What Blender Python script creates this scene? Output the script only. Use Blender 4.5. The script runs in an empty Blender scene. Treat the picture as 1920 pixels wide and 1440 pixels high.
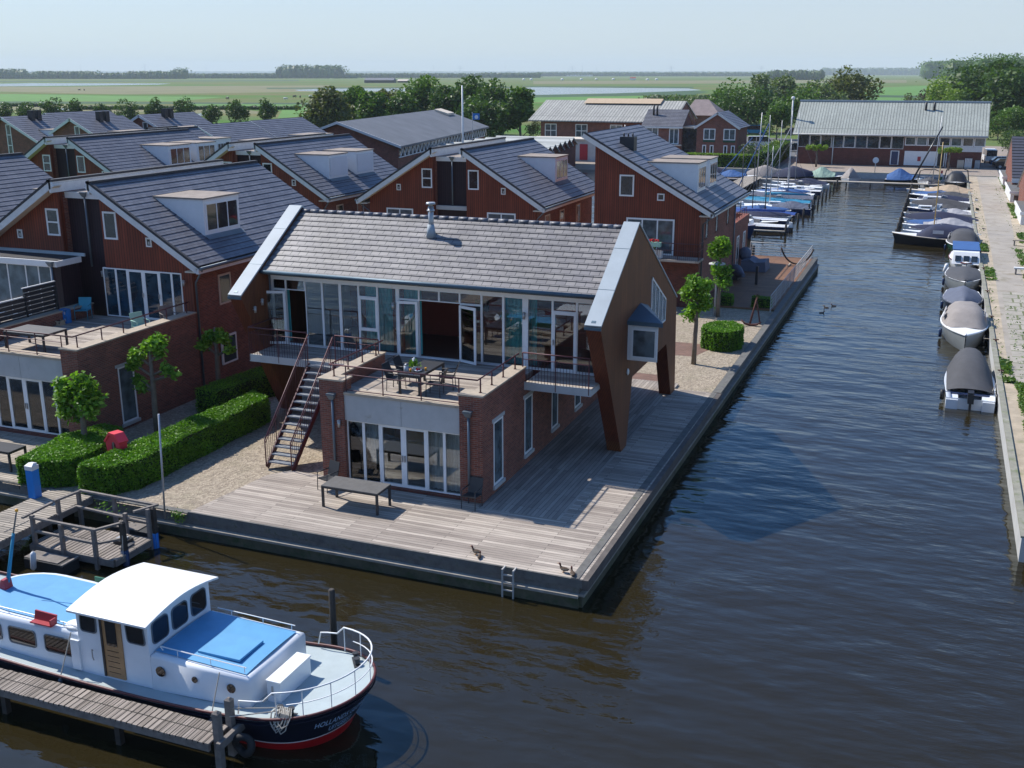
import bpy, math, random
from math import sin, cos, pi, radians, sqrt
from mathutils import Vector, Matrix
random.seed(7)
S = bpy.context.scene
COL = S.collection
# ---------------------------------------------------------------- camera
F, PIT, YAW, ROL = 2007.39, 0.2826, 0.3746, -0.0008
CP = Vector((12.7523, -29.8357, 13.4809))
FW = Vector((-sin(YAW)*cos(PIT), cos(YAW)*cos(PIT), -sin(PIT)))
_r = Vector((cos(YAW), sin(YAW), 0)); _u = _r.cross(FW)
RT = _r*cos(ROL)+_u*sin(ROL); UP = _u*cos(ROL)-_r*sin(ROL)
cd = bpy.data.cameras.new('camera'); cam = bpy.data.objects.new('camera', cd); COL.objects.link(cam)
cd.sensor_width = 36; cd.lens = F/1920*36; cd.clip_start = .5; cd.clip_end = 30000
m = Matrix((RT, UP, -FW)).transposed().to_4x4(); m.translation = CP
cam.matrix_world = m
S.camera = cam
# ---------------------------------------------------------------- light
SUN_EL, SUN_AZ = radians(48), radians(14)       # sun stands to the left (-X), a little behind the facade (+Y)
sd = Vector((-cos(SUN_AZ)*cos(SUN_EL), sin(SUN_AZ)*cos(SUN_EL), sin(SUN_EL)))
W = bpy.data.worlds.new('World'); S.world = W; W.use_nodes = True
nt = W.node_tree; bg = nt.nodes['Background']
sk = nt.nodes.new('ShaderNodeTexSky'); sk.sky_type = 'NISHITA'; sk.sun_disc = False
sk.sun_elevation = SUN_EL; sk.sun_rotation = -(pi/2-SUN_AZ)
sk.altitude = 0; sk.air_density = 1.0; sk.dust_density = .6; sk.ozone_density = 2.0
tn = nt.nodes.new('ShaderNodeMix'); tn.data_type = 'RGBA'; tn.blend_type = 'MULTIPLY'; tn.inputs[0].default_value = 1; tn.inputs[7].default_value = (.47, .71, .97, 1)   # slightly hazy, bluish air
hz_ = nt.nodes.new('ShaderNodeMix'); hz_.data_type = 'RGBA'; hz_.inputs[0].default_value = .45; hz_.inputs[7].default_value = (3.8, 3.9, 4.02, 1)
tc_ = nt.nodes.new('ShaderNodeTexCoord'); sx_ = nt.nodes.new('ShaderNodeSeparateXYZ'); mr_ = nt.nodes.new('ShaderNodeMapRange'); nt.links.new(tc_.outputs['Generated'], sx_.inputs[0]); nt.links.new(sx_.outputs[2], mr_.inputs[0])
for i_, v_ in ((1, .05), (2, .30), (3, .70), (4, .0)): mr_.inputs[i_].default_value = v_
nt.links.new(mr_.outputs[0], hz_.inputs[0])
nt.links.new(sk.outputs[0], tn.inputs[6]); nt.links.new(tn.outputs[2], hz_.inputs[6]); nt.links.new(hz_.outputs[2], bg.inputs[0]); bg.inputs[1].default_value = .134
sl = bpy.data.lights.new('sun', 'SUN'); sl.energy = 4.2; sl.angle = radians(.55); sl.color = (1, .95, .87)
so = bpy.data.objects.new('sun', sl); COL.objects.link(so); so.rotation_euler = sd.to_track_quat('Z', 'Y').to_euler()
S.view_settings.view_transform = 'Standard'; S.view_settings.look = 'None'; S.view_settings.exposure = .46; S.view_settings.gamma = 1
S.cycles.max_bounces = 6; S.cycles.volume_bounces = 1; S.cycles.transparent_max_bounces = 12; S.cycles.caustics_reflective = False; S.cycles.caustics_refractive = False
WZ = -.85                                       # water level (deck top is z = 0)
GZ = -.1                                        # ground level

def ray(px, py): return FW+RT*((px-960)/F)-UP*((py-720)/F)
def at(px, py, z):
    d = ray(px, py); return CP+d*((z-CP.z)/d.z)
def aty(px, py, y):
    d = ray(px, py); return CP+d*((y-CP.y)/d.y)
def hpx(p, npx): return npx*(p-CP).dot(FW)/F/cos(PIT)   # real height of npx photo pixels at point p

# ---------------------------------------------------------------- object helpers
def tag(o, label=None, cat=None, group=None, kind=None):
    if label: o['label'] = label
    if cat: o['category'] = cat
    if group: o['group'] = group
    if kind: o['kind'] = kind
    return o
def thing(name, label, cat, loc=(0, 0, 0), rz=0, group=None):
    o = bpy.data.objects.new(name, None); COL.objects.link(o); o.location = loc; o.rotation_euler = (0, 0, rz)
    o.empty_display_size = .3
    return tag(o, label, cat, group)
def worldmat(o):
    m = o.matrix_basis.copy()
    while o.parent: o = o.parent; m = o.matrix_basis @ m
    return m
class MB:
    def __init__(s): s.v = []; s.f = []; s.m = []; s.cur = 0; s.sm = []
    def face(s, pts, smooth=False):
        n = len(s.v); s.v += [tuple(p) for p in pts]; s.f.append(tuple(range(n, n+len(pts)))); s.m.append(s.cur); s.sm.append(smooth); return s
    def box(s, x0, x1, y0, y1, z0, z1):
        if x0 > x1: x0, x1 = x1, x0
        if y0 > y1: y0, y1 = y1, y0
        if z0 > z1: z0, z1 = z1, z0
        n = len(s.v)
        s.v += [(x, y, z) for z in (z0, z1) for x, y in ((x0, y0), (x1, y0), (x1, y1), (x0, y1))]
        for q in ((3, 2, 1, 0), (4, 5, 6, 7), (0, 1, 5, 4), (1, 2, 6, 5), (2, 3, 7, 6), (3, 0, 4, 7)):
            s.f.append(tuple(n+i for i in q)); s.m.append(s.cur); s.sm.append(False)
        return s
    def obox(s, O, U, V, N, u0, u1, v0, v1, n0, n1):
        n = len(s.v)
        for w in (n0, n1):
            for a, b in ((u0, v0), (u1, v0), (u1, v1), (u0, v1)): s.v.append(tuple(O+U*a+V*b+N*w))
        for q in ((3, 2, 1, 0), (4, 5, 6, 7), (0, 1, 5, 4), (1, 2, 6, 5), (2, 3, 7, 6), (3, 0, 4, 7)):
            s.f.append(tuple(n+i for i in q)); s.m.append(s.cur); s.sm.append(False)
        return s
    def prism(s, poly, d):                       # poly: 3D points of one cap (any plane), d: extrusion vector
        poly = [Vector(p) for p in poly]; d = Vector(d)
        nn = Vector((0, 0, 0))
        for i in range(len(poly)): nn += poly[i].cross(poly[(i+1) % len(poly)])
        if nn.dot(d) > 0: poly = poly[::-1]
        n = len(s.v); k = len(poly)
        s.v += [tuple(p) for p in poly]+[tuple(p+d) for p in poly]
        s.f.append(tuple(range(n, n+k))); s.f.append(tuple(range(n+2*k-1, n+k-1, -1)))
        for i in range(k):
            j = (i+1) % k; s.f.append((n+j, n+i, n+k+i, n+k+j))
        s.m += [s.cur]*(k+2); s.sm += [False]*(k+2); return s
    def tube(s, pts, r, n=6, cap=True, closed=False):
        pts = [Vector(p) for p in pts]; rings = []; k = len(pts)
        rr = r if isinstance(r, (list, tuple)) else [r]*k
        prev = None
        for i, p in enumerate(pts):
            if closed: t = (pts[(i+1) % k]-pts[i-1])
            else: t = (pts[min(i+1, k-1)]-pts[max(i-1, 0)])
            t.normalize()
            if prev is None:
                a = Vector((0, 0, 1)) if abs(t.z) < .9 else Vector((1, 0, 0)); u = t.cross(a).normalized()
            else: u = (prev-t*prev.dot(t)).normalized()
            prev = u; w = t.cross(u); b = len(s.v)
            for j in range(n):
                g = 2*pi*(j+.5)/n; s.v.append(tuple(p+u*(cos(g)*rr[i])+w*(sin(g)*rr[i])))
            rings.append(b)
        prs = list(zip(rings, rings[1:]))+([(rings[-1], rings[0])] if closed else [])
        for a, b in prs:
            for j in range(n):
                q = (j+1) % n; s.f.append((a+j, a+q, b+q, b+j)); s.m.append(s.cur); s.sm.append(n > 5)
        if cap and not closed:
            s.f.append(tuple(rings[0]+j for j in range(n))[::-1]); s.f.append(tuple(rings[-1]+j for j in range(n)))
            s.m += [s.cur]*2; s.sm += [False]*2
        return s
    def sphere(s, c, rx, ry=None, rz=None, nu=12, nv=8, f=None):
        ry = ry or rx; rz = rz or rx; b = len(s.v); c = Vector(c)
        for i in range(nv+1):
            th = pi*i/nv
            for j in range(nu):
                ph = 2*pi*j/nu; p = Vector((sin(th)*cos(ph)*rx, sin(th)*sin(ph)*ry, cos(th)*rz))
                if f: p = f(p)
                s.v.append(tuple(c+p))
        for i in range(nv):
            for j in range(nu):
                q = (j+1) % nu; s.f.append((b+i*nu+j, b+(i+1)*nu+j, b+(i+1)*nu+q, b+i*nu+q)); s.m.append(s.cur); s.sm.append(True)
        return s
    def grid(s, rows, smooth=True, closed=False):  # rows of equal-length point lists
        b = len(s.v); k = len(rows[0])
        for r in rows: s.v += [tuple(p) for p in r]
        for i in range(len(rows)-1):
            for j in range(k if closed else k-1):
                q = (j+1) % k; s.f.append((b+i*k+j, b+i*k+q, b+(i+1)*k+q, b+(i+1)*k+j)); s.m.append(s.cur); s.sm.append(smooth)
        return s
    def build(s, name, mats, parent=None, weld=False):
        if not isinstance(mats, (list, tuple)): mats = [mats]
        me = bpy.data.meshes.new(name); vv = s.v
        if parent is not None:
            mi = worldmat(parent).inverted(); vv = [tuple(mi @ Vector(p)) for p in s.v]
        me.from_pydata(vv, [], s.f)
        for q in mats: me.materials.append(q)
        me.polygons.foreach_set('material_index', [min(i, len(mats)-1) for i in s.m])
        me.polygons.foreach_set('use_smooth', s.sm)
        me.update()
        o = bpy.data.objects.new(name, me); COL.objects.link(o)
        if parent is not None: o.parent = parent
        return o
    def split(s, name, mats, parent):
        """every connected piece becomes a part of its own"""
        par = list(range(len(s.v)))
        def fd(a):
            while par[a] != a: par[a] = par[par[a]]; a = par[a]
            return a
        for f in s.f:
            r = fd(f[0])
            for q in f[1:]: par[fd(q)] = r
        groups = {}
        for k, f in enumerate(s.f): groups.setdefault(fd(f[0]), []).append(k)
        out = []
        for ks in groups.values():
            m = MB(); ids = {}
            for k in ks:
                ff = []
                for v in s.f[k]:
                    if v not in ids: ids[v] = len(m.v); m.v.append(s.v[v])
                    ff.append(ids[v])
                m.f.append(tuple(ff)); m.m.append(s.m[k]); m.sm.append(s.sm[k])
            out.append(m.build(name, mats, parent))
        return out
def copy_tree(o, parent=None):
    c = o.copy(); COL.objects.link(c)
    if parent is not None: c.parent = parent
    for ch in [x for x in bpy.data.objects if x.parent == o]: copy_tree(ch, c)
    return c
X3, Y3, Z3 = Vector((1, 0, 0)), Vector((0, 1, 0)), Vector((0, 0, 1))

# ---------------------------------------------------------------- materials
def newmat(name):
    m = bpy.data.materials.new(name); m.use_nodes = True; nt = m.node_tree
    return m, nt, nt.nodes['Principled BSDF'], nt.nodes.new, nt.links.new
def coords(N, L, mode):
    """object coordinates re-arranged: 'wall' -> (x+y, z), 'wallv' -> (z, x+y), 'xy', 'yx', 'o'"""
    tc = N('ShaderNodeTexCoord')
    if mode == 'o' or mode == 'xy': return tc.outputs['Object']
    sp = N('ShaderNodeSeparateXYZ'); L(tc.outputs['Object'], sp.inputs[0]); cb = N('ShaderNodeCombineXYZ')
    if mode == 'yx': L(sp.outputs[1], cb.inputs[0]); L(sp.outputs[0], cb.inputs[1])
    else:
        ad = N('ShaderNodeMath'); L(sp.outputs[0], ad.inputs[0]); L(sp.outputs[1], ad.inputs[1])
        if mode == 'wall': L(ad.outputs[0], cb.inputs[0]); L(sp.outputs[2], cb.inputs[1])
        else: L(sp.outputs[2], cb.inputs[0]); L(ad.outputs[0], cb.inputs[1])
    return cb.outputs[0]
def mixc(N, L, fac, a, b, kind='MIX'):
    n = N('ShaderNodeMix'); n.data_type = 'RGBA'; n.blend_type = kind
    for s, v in ((0, fac), (6, a), (7, b)):
        if hasattr(v, 'is_output'): L(v, n.inputs[s])
        elif s == 0: n.inputs[0].default_value = v
        else: n.inputs[s].default_value = (*v[:3], 1)
    return n.outputs[2]
def noise(N, L, vec, scale, detail=3, rough=.5, stretch=None):
    if stretch:
        mp = N('ShaderNodeMapping'); L(vec, mp.inputs[0]); mp.inputs['Scale'].default_value = stretch; vec = mp.outputs[0]
    n = N('ShaderNodeTexNoise'); L(vec, n.inputs[0]); n.inputs['Scale'].default_value = scale; n.inputs['Detail'].default_value = detail; n.inputs['Roughness'].default_value = rough
    return n.outputs[0]
def ramp(N, L, fac, stops):
    r = N('ShaderNodeValToRGB'); L(fac, r.inputs[0]); e = r.color_ramp.elements
    while len(e) < len(stops): e.new(.5)
    for k, (p, c) in enumerate(stops):
        e[k].position = p; e[k].color = (*(c if isinstance(c, (tuple, list)) else (c, c, c))[:3], 1)
    return r.outputs[0]
def bump(N, L, b, h, strength, dist=.02):
    n = N('ShaderNodeBump'); L(h, n.inputs['Height']); n.inputs['Strength'].default_value = strength; n.inputs['Distance'].default_value = dist
    L(n.outputs[0], b.inputs['Normal']); return n
def mat(name, c, rough=.6, metal=0, var=.12, vs=1.5, bp=0, bs=20, spec=.5, dirt=None):
    m, nt, b, N, L = newmat(name); v = coords(N, L, 'o')
    n = noise(N, L, v, vs, 5, .65)
    lo = tuple(x*(1-var) for x in c); hi = tuple(min(1, x*(1+var)) for x in c)
    col = mixc(N, L, ramp(N, L, n, [(.3, 0.), (.7, 1.)]), lo, hi)
    if dirt:
        n2 = noise(N, L, v, dirt[1], 6, .7); col = mixc(N, L, ramp(N, L, n2, [(dirt[2], 0.), (dirt[2]+.16, 1.)]), col, dirt[0])
    L(col, b.inputs['Base Color']); b.inputs['Roughness'].default_value = rough; b.inputs['Metallic'].default_value = metal
    b.inputs['Specular IOR Level'].default_value = spec
    if bp: bump(N, L, b, noise(N, L, v, bs, 4), bp)
    return m
def brickmat(name, c1, c2, mortar, w, h, ms=.012, mode='wall', offset=.5, rough=.85, bstr=.4, stain=.3, stretch=None, ns=1.2, spec=.3, sq=None):
    m, nt, b, N, L = newmat(name); v = coords(N, L, mode)
    t = N('ShaderNodeTexBrick'); L(v, t.inputs[0]); t.offset = offset; t.squash = 1
    t.inputs['Color1'].default_value = (*c1, 1); t.inputs['Color2'].default_value = (*c2, 1); t.inputs['Mortar'].default_value = (*mortar, 1)
    t.inputs['Scale'].default_value = 1; t.inputs['Mortar Size'].default_value = ms; t.inputs['Mortar Smooth'].default_value = .1
    t.inputs['Brick Width'].default_value = w; t.inputs['Row Height'].default_value = h
    ov = coords(N, L, 'o')
    n = noise(N, L, ov, ns, 6, .65)
    col = mixc(N, L, 1.0, t.outputs[0], ramp(N, L, n, [(.25, 1-stain), (.75, 1+stain*.6)]), 'MULTIPLY')
    if stretch:
        n3 = noise(N, L, ov, 6, 5, .6, stretch); col = mixc(N, L, 1.0, col, ramp(N, L, n3, [(.3, .78), (.7, 1.15)]), 'MULTIPLY')
    L(col, b.inputs['Base Color']); b.inputs['Roughness'].default_value = rough; b.inputs['Specular IOR Level'].default_value = spec
    iv = N('ShaderNodeMath'); iv.operation = 'SUBTRACT'; iv.inputs[0].default_value = 1; L(t.outputs['Fac'], iv.inputs[1])
    bump(N, L, b, iv.outputs[0], bstr, .01)
    return m
M = {}
M['brick'] = brickmat('brick', (.275, .086, .054), (.155, .048, .035), (.22, .18, .15), .22, .068, .007, stain=.3)
M['brick_dark'] = brickmat('brick_dark', (.18, .05, .036), (.11, .032, .026), (.12, .09, .075), .22, .068, .007, stain=.3)
M['siding'] = brickmat('red_siding', (.225, .049, .023), (.175, .039, .018), (.045, .012, .007), 40, .14, .014, 'wallv', 0, .6, .6, .22, (1, 1, .08), .6, .35)
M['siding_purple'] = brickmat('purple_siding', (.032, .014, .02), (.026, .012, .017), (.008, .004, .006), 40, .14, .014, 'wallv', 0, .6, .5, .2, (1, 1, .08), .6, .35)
M['cedar'] = brickmat('cedar_siding', (.205, .07, .024), (.165, .055, .02), (.065, .022, .009), 40, .09, .011, 'wallv', 0, .6, .4, .25, (1, 1, .08), .5, .35)
M['cedar_red'] = brickmat('red_cedar_boards', (.16, .04, .016), (.13, .032, .013), (.05, .014, .008), 40, .09, .008, 'wallv', 0, .55, .4, .2, (1, 1, .08), .5, .35)
M['deck_x'] = brickmat('grey_deck_boards', (.50, .43, .36), (.27, .225, .19), (.05, .045, .04), 3.1, .145, .006, 'xy', .37, .75, .5, .16, (.12, 1, 1), .5)
M['deck_y'] = brickmat('grey_deck_boards_lengthwise', (.40, .35, .30), (.24, .205, .18), (.045, .04, .035), 3.6, .145, .006, 'yx', .37, .75, .5, .16, (1, .12, 1), .5)
M['deck_old'] = brickmat('pale_deck_boards', (.43, .37, .30), (.31, .27, .22), (.06, .05, .04), 2.6, .13, .012, 'xy', .5, .8, .6, .2, (.12, 1, 1), .7)
M['jetty'] = brickmat('jetty_boards', (.34, .29, .25), (.22, .185, .155), (.02, .018, .015), 6, .145, .014, 'yx', 0, .8, .7, .25, (1, .12, 1), .9)
M['deck_brown'] = brickmat('brown_deck_boards', (.26, .135, .07), (.19, .095, .05), (.04, .02, .012), 3.2, .14, .008, 'xy', .4, .7, .5, .2, (.12, 1, 1), .6)
M['slate'] = brickmat('main_roof_tiles', (.255, .235, .225), (.185, .172, .178), (.06, .06, .065), .36, .45, .016, 'xy', .5, .55, .35, .38, None, .55, .5)
M['tile'] = brickmat('grey_roof_tiles', (.165, .165, .185), (.12, .12, .14), (.055, .055, .065), .36, .33, .010, 'yx', .5, .5, .3, .25, None, .5, .5)
M['tile_nose'] = mat('tile_edges', (.035, .035, .04), .7)
M['blueglass'] = None
M['flatroof'] = mat('flat_roof_felt', (.29, .24, .2), .9, vs=2, var=.2, dirt=((.2, .17, .14), 1.5, .55))
M['blackroof'] = mat('black_roof_felt', (.035, .033, .036), .85, var=.3)
M['white'] = mat('white_paint', (.78, .78, .77), .45, var=.04, vs=3)
M['white_old'] = mat('weathered_white_paint', (.66, .66, .65), .6, var=.08, vs=4, dirt=((.4, .39, .36), 7, .62))
M['cream'] = mat('cream_render', (.6, .52, .42), .8, var=.08)
M['concrete'] = mat('pale_concrete', (.45, .45, .44), .85, var=.1, vs=1.4, dirt=((.3, .27, .21), 2.2, .64), bp=.15, bs=40)
M['coping'] = mat('sandstone_coping', (.4, .33, .25), .85, var=.14, vs=5, dirt=((.22, .19, .15), 4, .6))
M['zinc'] = mat('zinc_cladding', (.36, .41, .44), .62, 0, var=.08, vs=1.0)
M['zinc_dark'] = mat('dark_zinc_flashing', (.07, .12, .16), .5, .3, var=.15)
M['pipe'] = mat('grey_zinc_pipe', (.14, .17, .2), .5, .5)
M['steel'] = mat('stainless_steel', (.42, .42, .42), .45, .7, var=.05)
M['plum'] = mat('plum_steel_rail', (.085, .024, .03), .5, .1, var=.2)
M['tread'] = mat('grey_stair_treads', (.22, .24, .26), .7, var=.2, vs=8)
M['anth'] = mat('anthracite_metal', (.035, .036, .04), .5, .2)
M['black'] = mat('black_plastic', (.015, .015, .017), .5)
M['rubber'] = mat('black_rubber', (.018, .018, .019), .75)
M['wood_post'] = mat('weathered_grey_wood', (.19, .165, .145), .85, var=.3, vs=5, bp=.3, bs=30)
M['wood_dark'] = mat('dark_wet_wood', (.045, .037, .03), .75, var=.4, vs=4, bp=.3, bs=30)
M['wood_warm'] = mat('varnished_wood', (.36, .2, .09), .5, var=.2, vs=6)
M['fascia_wood'] = mat('grey_green_quay_timber', (.13, .125, .115), .85, var=.35, vs=2.5, dirt=((.06, .07, .035), 2.5, .55))
M['boatblue'] = mat('sky_blue_deck_paint', (.10, .32, .55), .55, var=.07, vs=3, dirt=((.13, .33, .52), 3, .66))
M['boatwhite'] = mat('barge_white_paint', (.72, .75, .78), .35, var=.04, vs=2, dirt=((.42, .36, .3), 5, .70))
M['bargedeck'] = mat('grey_deck_paint', (.36, .42, .43), .6, var=.07, vs=2.5, dirt=((.25, .28, .28), 4, .64))
M['navy'] = mat('dark_navy_hull', (.012, .014, .028), .3, var=.2)
M['redhull'] = mat('red_hull_paint', (.42, .012, .014), .35, var=.08)
M['darkred'] = mat('dark_red_paint', (.36, .02, .035), .45)
M['maroon'] = mat('maroon_rail', (.10, .02, .02), .5)
M['green'] = mat('dark_green_paint', (.012, .12, .06), .5)
M['rope'] = mat('pale_rope', (.42, .38, .32), .9)
M['teal'] = mat('turquoise_plastic', (.03, .26, .36), .5)
M['mint'] = mat('mint_green_plastic', (.3, .52, .42), .5)
M['blue'] = mat('bright_blue_paint', (.01, .18, .56), .45, var=.06)
M['bluecrate'] = mat('blue_crate_plastic', (.03, .2, .55), .5)
M['lifered'] = mat('faded_red_plastic', (.68, .035, .06), .5, var=.06, vs=1.5)
M['skin_fl'] = mat('red_flowers', (.6, .02, .03), .7)
M['orange'] = mat('orange_juice', (.8, .35, .02), .4)
M['sand'] = mat('sandy_earth', (.40, .33, .24), .95, var=.25, vs=1.0, dirt=((.2, .2, .09), .8, .55), bp=.3, bs=8)
M['concrete_path'] = mat('pale_concrete_path', (.34, .30, .25), .9, var=.16, vs=.5, dirt=((.21, .18, .12), .7, .53), bp=.3, bs=6)
M['paver'] = brickmat('concrete_slabs', (.42, .38, .32), (.33, .30, .25), (.16, .17, .09), 1.3, 1.3, .06, 'xy', .3, .9, .4, .2)
M['quay_paving'] = brickmat('quay_clinkers', (.37, .30, .24), (.28, .23, .19), (.2, .17, .14), .3, .15, .01, 'xy', .5, .9, .2, .15)
M['asphalt'] = mat('asphalt', (.12, .115, .11), .9, var=.15)
M['brickpath'] = brickmat('brick_paving', (.23, .13, .1), (.17, .1, .08), (.12, .1, .08), .22, .11, .008, 'xy', .5, .9, .3, .2)
M['leaf_wood'] = mat('bark', (.16, .13, .10), .9, var=.3, vs=6, bp=.4, bs=20)
M['green_cover'] = mat('pale_green_canvas', (.27, .38, .3), .8)
M['grey_cover'] = mat('grey_canvas', (.065, .065, .07), .85, var=.15, vs=2, bp=.9, bs=2.2)
M['taupe_cover'] = mat('taupe_canvas', (.27, .24, .22), .85, var=.12, vs=2, bp=.9, bs=2.2)
M['blue_cover'] = mat('blue_canvas', (.03, .1, .27), .8, var=.12, vs=2, bp=.9, bs=2.2)
M['royal_cover'] = mat('royal_blue_canvas', (.008, .05, .24), .75, var=.1, vs=2)
M['tealcover'] = mat('turquoise_canvas', (.02, .22, .36), .75, var=.1, vs=2)
M['navy_cover'] = mat('navy_canvas', (.014, .02, .055), .8, var=.2, vs=2, bp=.9, bs=2.2)
M['slate_cover'] = mat('slate_blue_canvas', (.10, .115, .16), .85, var=.15, vs=2.5, bp=1.0, bs=2.2)
M['silver_cover'] = mat('silver_canvas', (.4, .39, .40), .8, var=.1, vs=2)
M['lilac'] = mat('lilac_grey_canvas', (.25, .25, .33), .7, var=.05)
M['tan_cover'] = mat('tan_canvas', (.48, .36, .24), .85, var=.1, vs=2)
M['hull_navy'] = mat('navy_gloss_hull', (.015, .035, .10), .25, var=.1)
M['hull_grey'] = mat('grey_gloss_hull', (.3, .32, .32), .3, var=.05)
M['hull_green'] = mat('dark_green_gloss_hull', (.02, .08, .05), .25)
M['hull_black'] = mat('black_gloss_hull', (.015, .016, .02), .3)
M['varnish'] = mat('varnished_mast', (.5, .33, .1), .4)
M['alu'] = mat('aluminium_mast', (.42, .43, .45), .45, .4, var=.05)
M['car_blue'] = mat('metallic_blue_car_paint', (.02, .11, .24), .25, .4)
M['car_dark'] = mat('dark_car_paint', (.02, .02, .025), .25, .3)
M['car_white'] = mat('white_car_paint', (.7, .7, .7), .3)
M['car_silver'] = mat('silver_car_paint', (.4, .42, .45), .3, .5)
M['metal_roof'] = brickmat('grey_green_corrugated_roof', (.40, .42, .37), (.36, .38, .335), (.2, .21, .19), 60, .42, .06, 'yx', 0, .6, 1.0, .16, (1, .08, 1), .35, .4)
M['fibre_roof'] = brickmat('pale_grey_corrugated_roof', (.42, .41, .37), (.36, .35, .32), (.22, .22, .2), 60, .55, .09, 'yx', 0, .75, 1.0, .2, (1, .08, 1), .3)
M['hall_roof'] = mat('dark_grey_sheet_roof', (.13, .135, .145), .7, var=.18, vs=.35)
M['duck'] = mat('brown_feathers', (.07, .042, .024), .8, var=.4, vs=25)
M['duck_head'] = mat('chestnut_feathers', (.09, .02, .012), .7)
M['duck_pale'] = mat('pale_feathers', (.22, .18, .14), .8)
M['duck_bill'] = mat('orange_bill', (.45, .2, .05), .5)
M['interior_red'] = mat('terracotta_interior_wall', (.28, .06, .04), .9)
M['interior_floor'] = mat('dark_wood_floor', (.12, .06, .04), .5)
M['interior_grey'] = mat('light_interior_wall', (.4, .38, .35), .9)
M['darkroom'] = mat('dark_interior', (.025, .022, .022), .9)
M['shutter'] = brickmat('white_roller_shutter', (.75, .76, .78), (.73, .74, .76), (.5, .51, .53), 20, .05, .008, 'wall', 0, .5, .4, .05)
M['cow_w'] = mat('white_hide', (.7, .68, .62), .9)
M['far_white'] = mat('white_sheet_cladding', (.75, .75, .72), .6)
M['bale'] = mat('white_wrapped_bale', (.7, .7, .68), .4)
M['dkbrown'] = mat('dark_brown_boards', (.05, .03, .02), .8)
M['pylon'] = mat('grey_steel_lattice', (.18, .19, .21), .6, .3)
M['rust'] = mat('rusty_iron', (.085, .028, .02), .85, var=.3, vs=8)

def curtain(name, c):
    m, nt, b, N, L = newmat(name); v = coords(N, L, 'o')
    n = noise(N, L, v, 5, 3, .6, (3, 3, .15)); L(mixc(N, L, ramp(N, L, n, [(.3, 0.), (.7, 1.)]), tuple(x*.6 for x in c), c), b.inputs['Base Color']); b.inputs['Roughness'].default_value = .9
    return m
M['cur_teal'] = curtain('teal_curtain', (.12, .6, .62)); M['cur_grey'] = curtain('grey_curtain', (.7, .72, .74)); M['cur_blue'] = curtain('blue_curtain', (.05, .16, .26)); M['cur_brown'] = curtain('brown_curtain', (.16, .1, .09))
def glassmat(name, tint, refl=1.5, rough=.02):
    m, nt, b, N, L = newmat(name); nt.nodes.remove(b); out = nt.nodes['Material Output']
    tr = N('ShaderNodeBsdfTransparent'); tr.inputs[0].default_value = (*tint, 1)
    gl = N('ShaderNodeBsdfGlossy'); gl.inputs['Roughness'].default_value = rough; gl.inputs[0].default_value = (.95, .97, 1, 1)
    fr = N('ShaderNodeFresnel'); fr.inputs[0].default_value = refl
    bpn = N('ShaderNodeBump'); L(noise(N, L, coords(N, L, 'o'), .9, 2), bpn.inputs['Height']); bpn.inputs['Strength'].default_value = .05; bpn.inputs['Distance'].default_value = .05
    L(bpn.outputs[0], gl.inputs['Normal']); L(bpn.outputs[0], fr.inputs['Normal'])
    mx = N('ShaderNodeMixShader'); L(fr.outputs[0], mx.inputs[0]); L(tr.outputs[0], mx.inputs[1]); L(gl.outputs[0], mx.inputs[2]); L(mx.outputs[0], out.inputs[0])
    return m
M['glass'] = glassmat('clear_window_glass', (.9, .94, .94), 1.75)
M['screen'] = glassmat('tinted_boat_glass', (.35, .42, .5), 1.6)
def darkglass(name, c, rough=.05):
    m, nt, b, N, L = newmat(name); v = coords(N, L, 'o'); n = noise(N, L, v, 2.2, 3)
    L(mixc(N, L, ramp(N, L, n, [(.35, 0.), (.65, 1.)]), tuple(x*.4 for x in c), c), b.inputs['Base Color']); b.inputs['Roughness'].default_value = rough; b.inputs['IOR'].default_value = 1.8
    bump(N, L, b, noise(N, L, v, .8, 2), .06, .05)
    return m
M['dglass'] = darkglass('dark_window_glass', (.03, .04, .045)); M['bglass'] = darkglass('wheelhouse_glass', (.012, .01, .009))
M['blueglass'] = darkglass('blue_curtained_glass', (.02, .055, .085), .05); M['curglass'] = darkglass('curtained_window_glass', (.12, .16, .18), .1)
def leafmat(name, dark, light, trans=.35):
    m, nt, b, N, L = newmat(name); g = N('ShaderNodeNewGeometry'); v = coords(N, L, 'o')
    c = mixc(N, L, g.outputs['Random Per Island'], dark, light)
    n = noise(N, L, v, .55, 3); c = mixc(N, L, 1.0, c, ramp(N, L, n, [(.3, .72), (.7, 1.3)]), 'MULTIPLY')
    L(c, b.inputs['Base Color']); b.inputs['Roughness'].default_value = .5; b.inputs['Specular IOR Level'].default_value = .35
    t = N('ShaderNodeBsdfTranslucent'); L(mixc(N, L, 1.0, c, (1.1, 1.25, .5), 'MULTIPLY'), t.inputs[0])
    mx = N('ShaderNodeMixShader'); mx.inputs[0].default_value = trans; L(b.outputs[0], mx.inputs[1]); L(t.outputs[0], mx.inputs[2]); L(mx.outputs[0], nt.nodes['Material Output'].inputs[0])
    return m
M['leaf'] = leafmat('plane_tree_leaves', (.065, .17, .015), (.25, .43, .045))
M['hedge'] = leafmat('hedge_leaves', (.05, .14, .008), (.17, .34, .018), .3)
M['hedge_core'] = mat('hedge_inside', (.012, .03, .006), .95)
M['leaf_dark'] = leafmat('dark_tree_leaves', (.035, .075, .015), (.10, .17, .035), .3)
M['leaf_mid'] = leafmat('mid_green_leaves', (.05, .11, .015), (.13, .22, .035), .35)
M['leaf_light'] = leafmat('light_green_leaves', (.10, .18, .018), (.23, .32, .045), .35)
M['leaf_grey'] = leafmat('willow_grey_leaves', (.09, .13, .05), (.19, .24, .10), .3)
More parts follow.
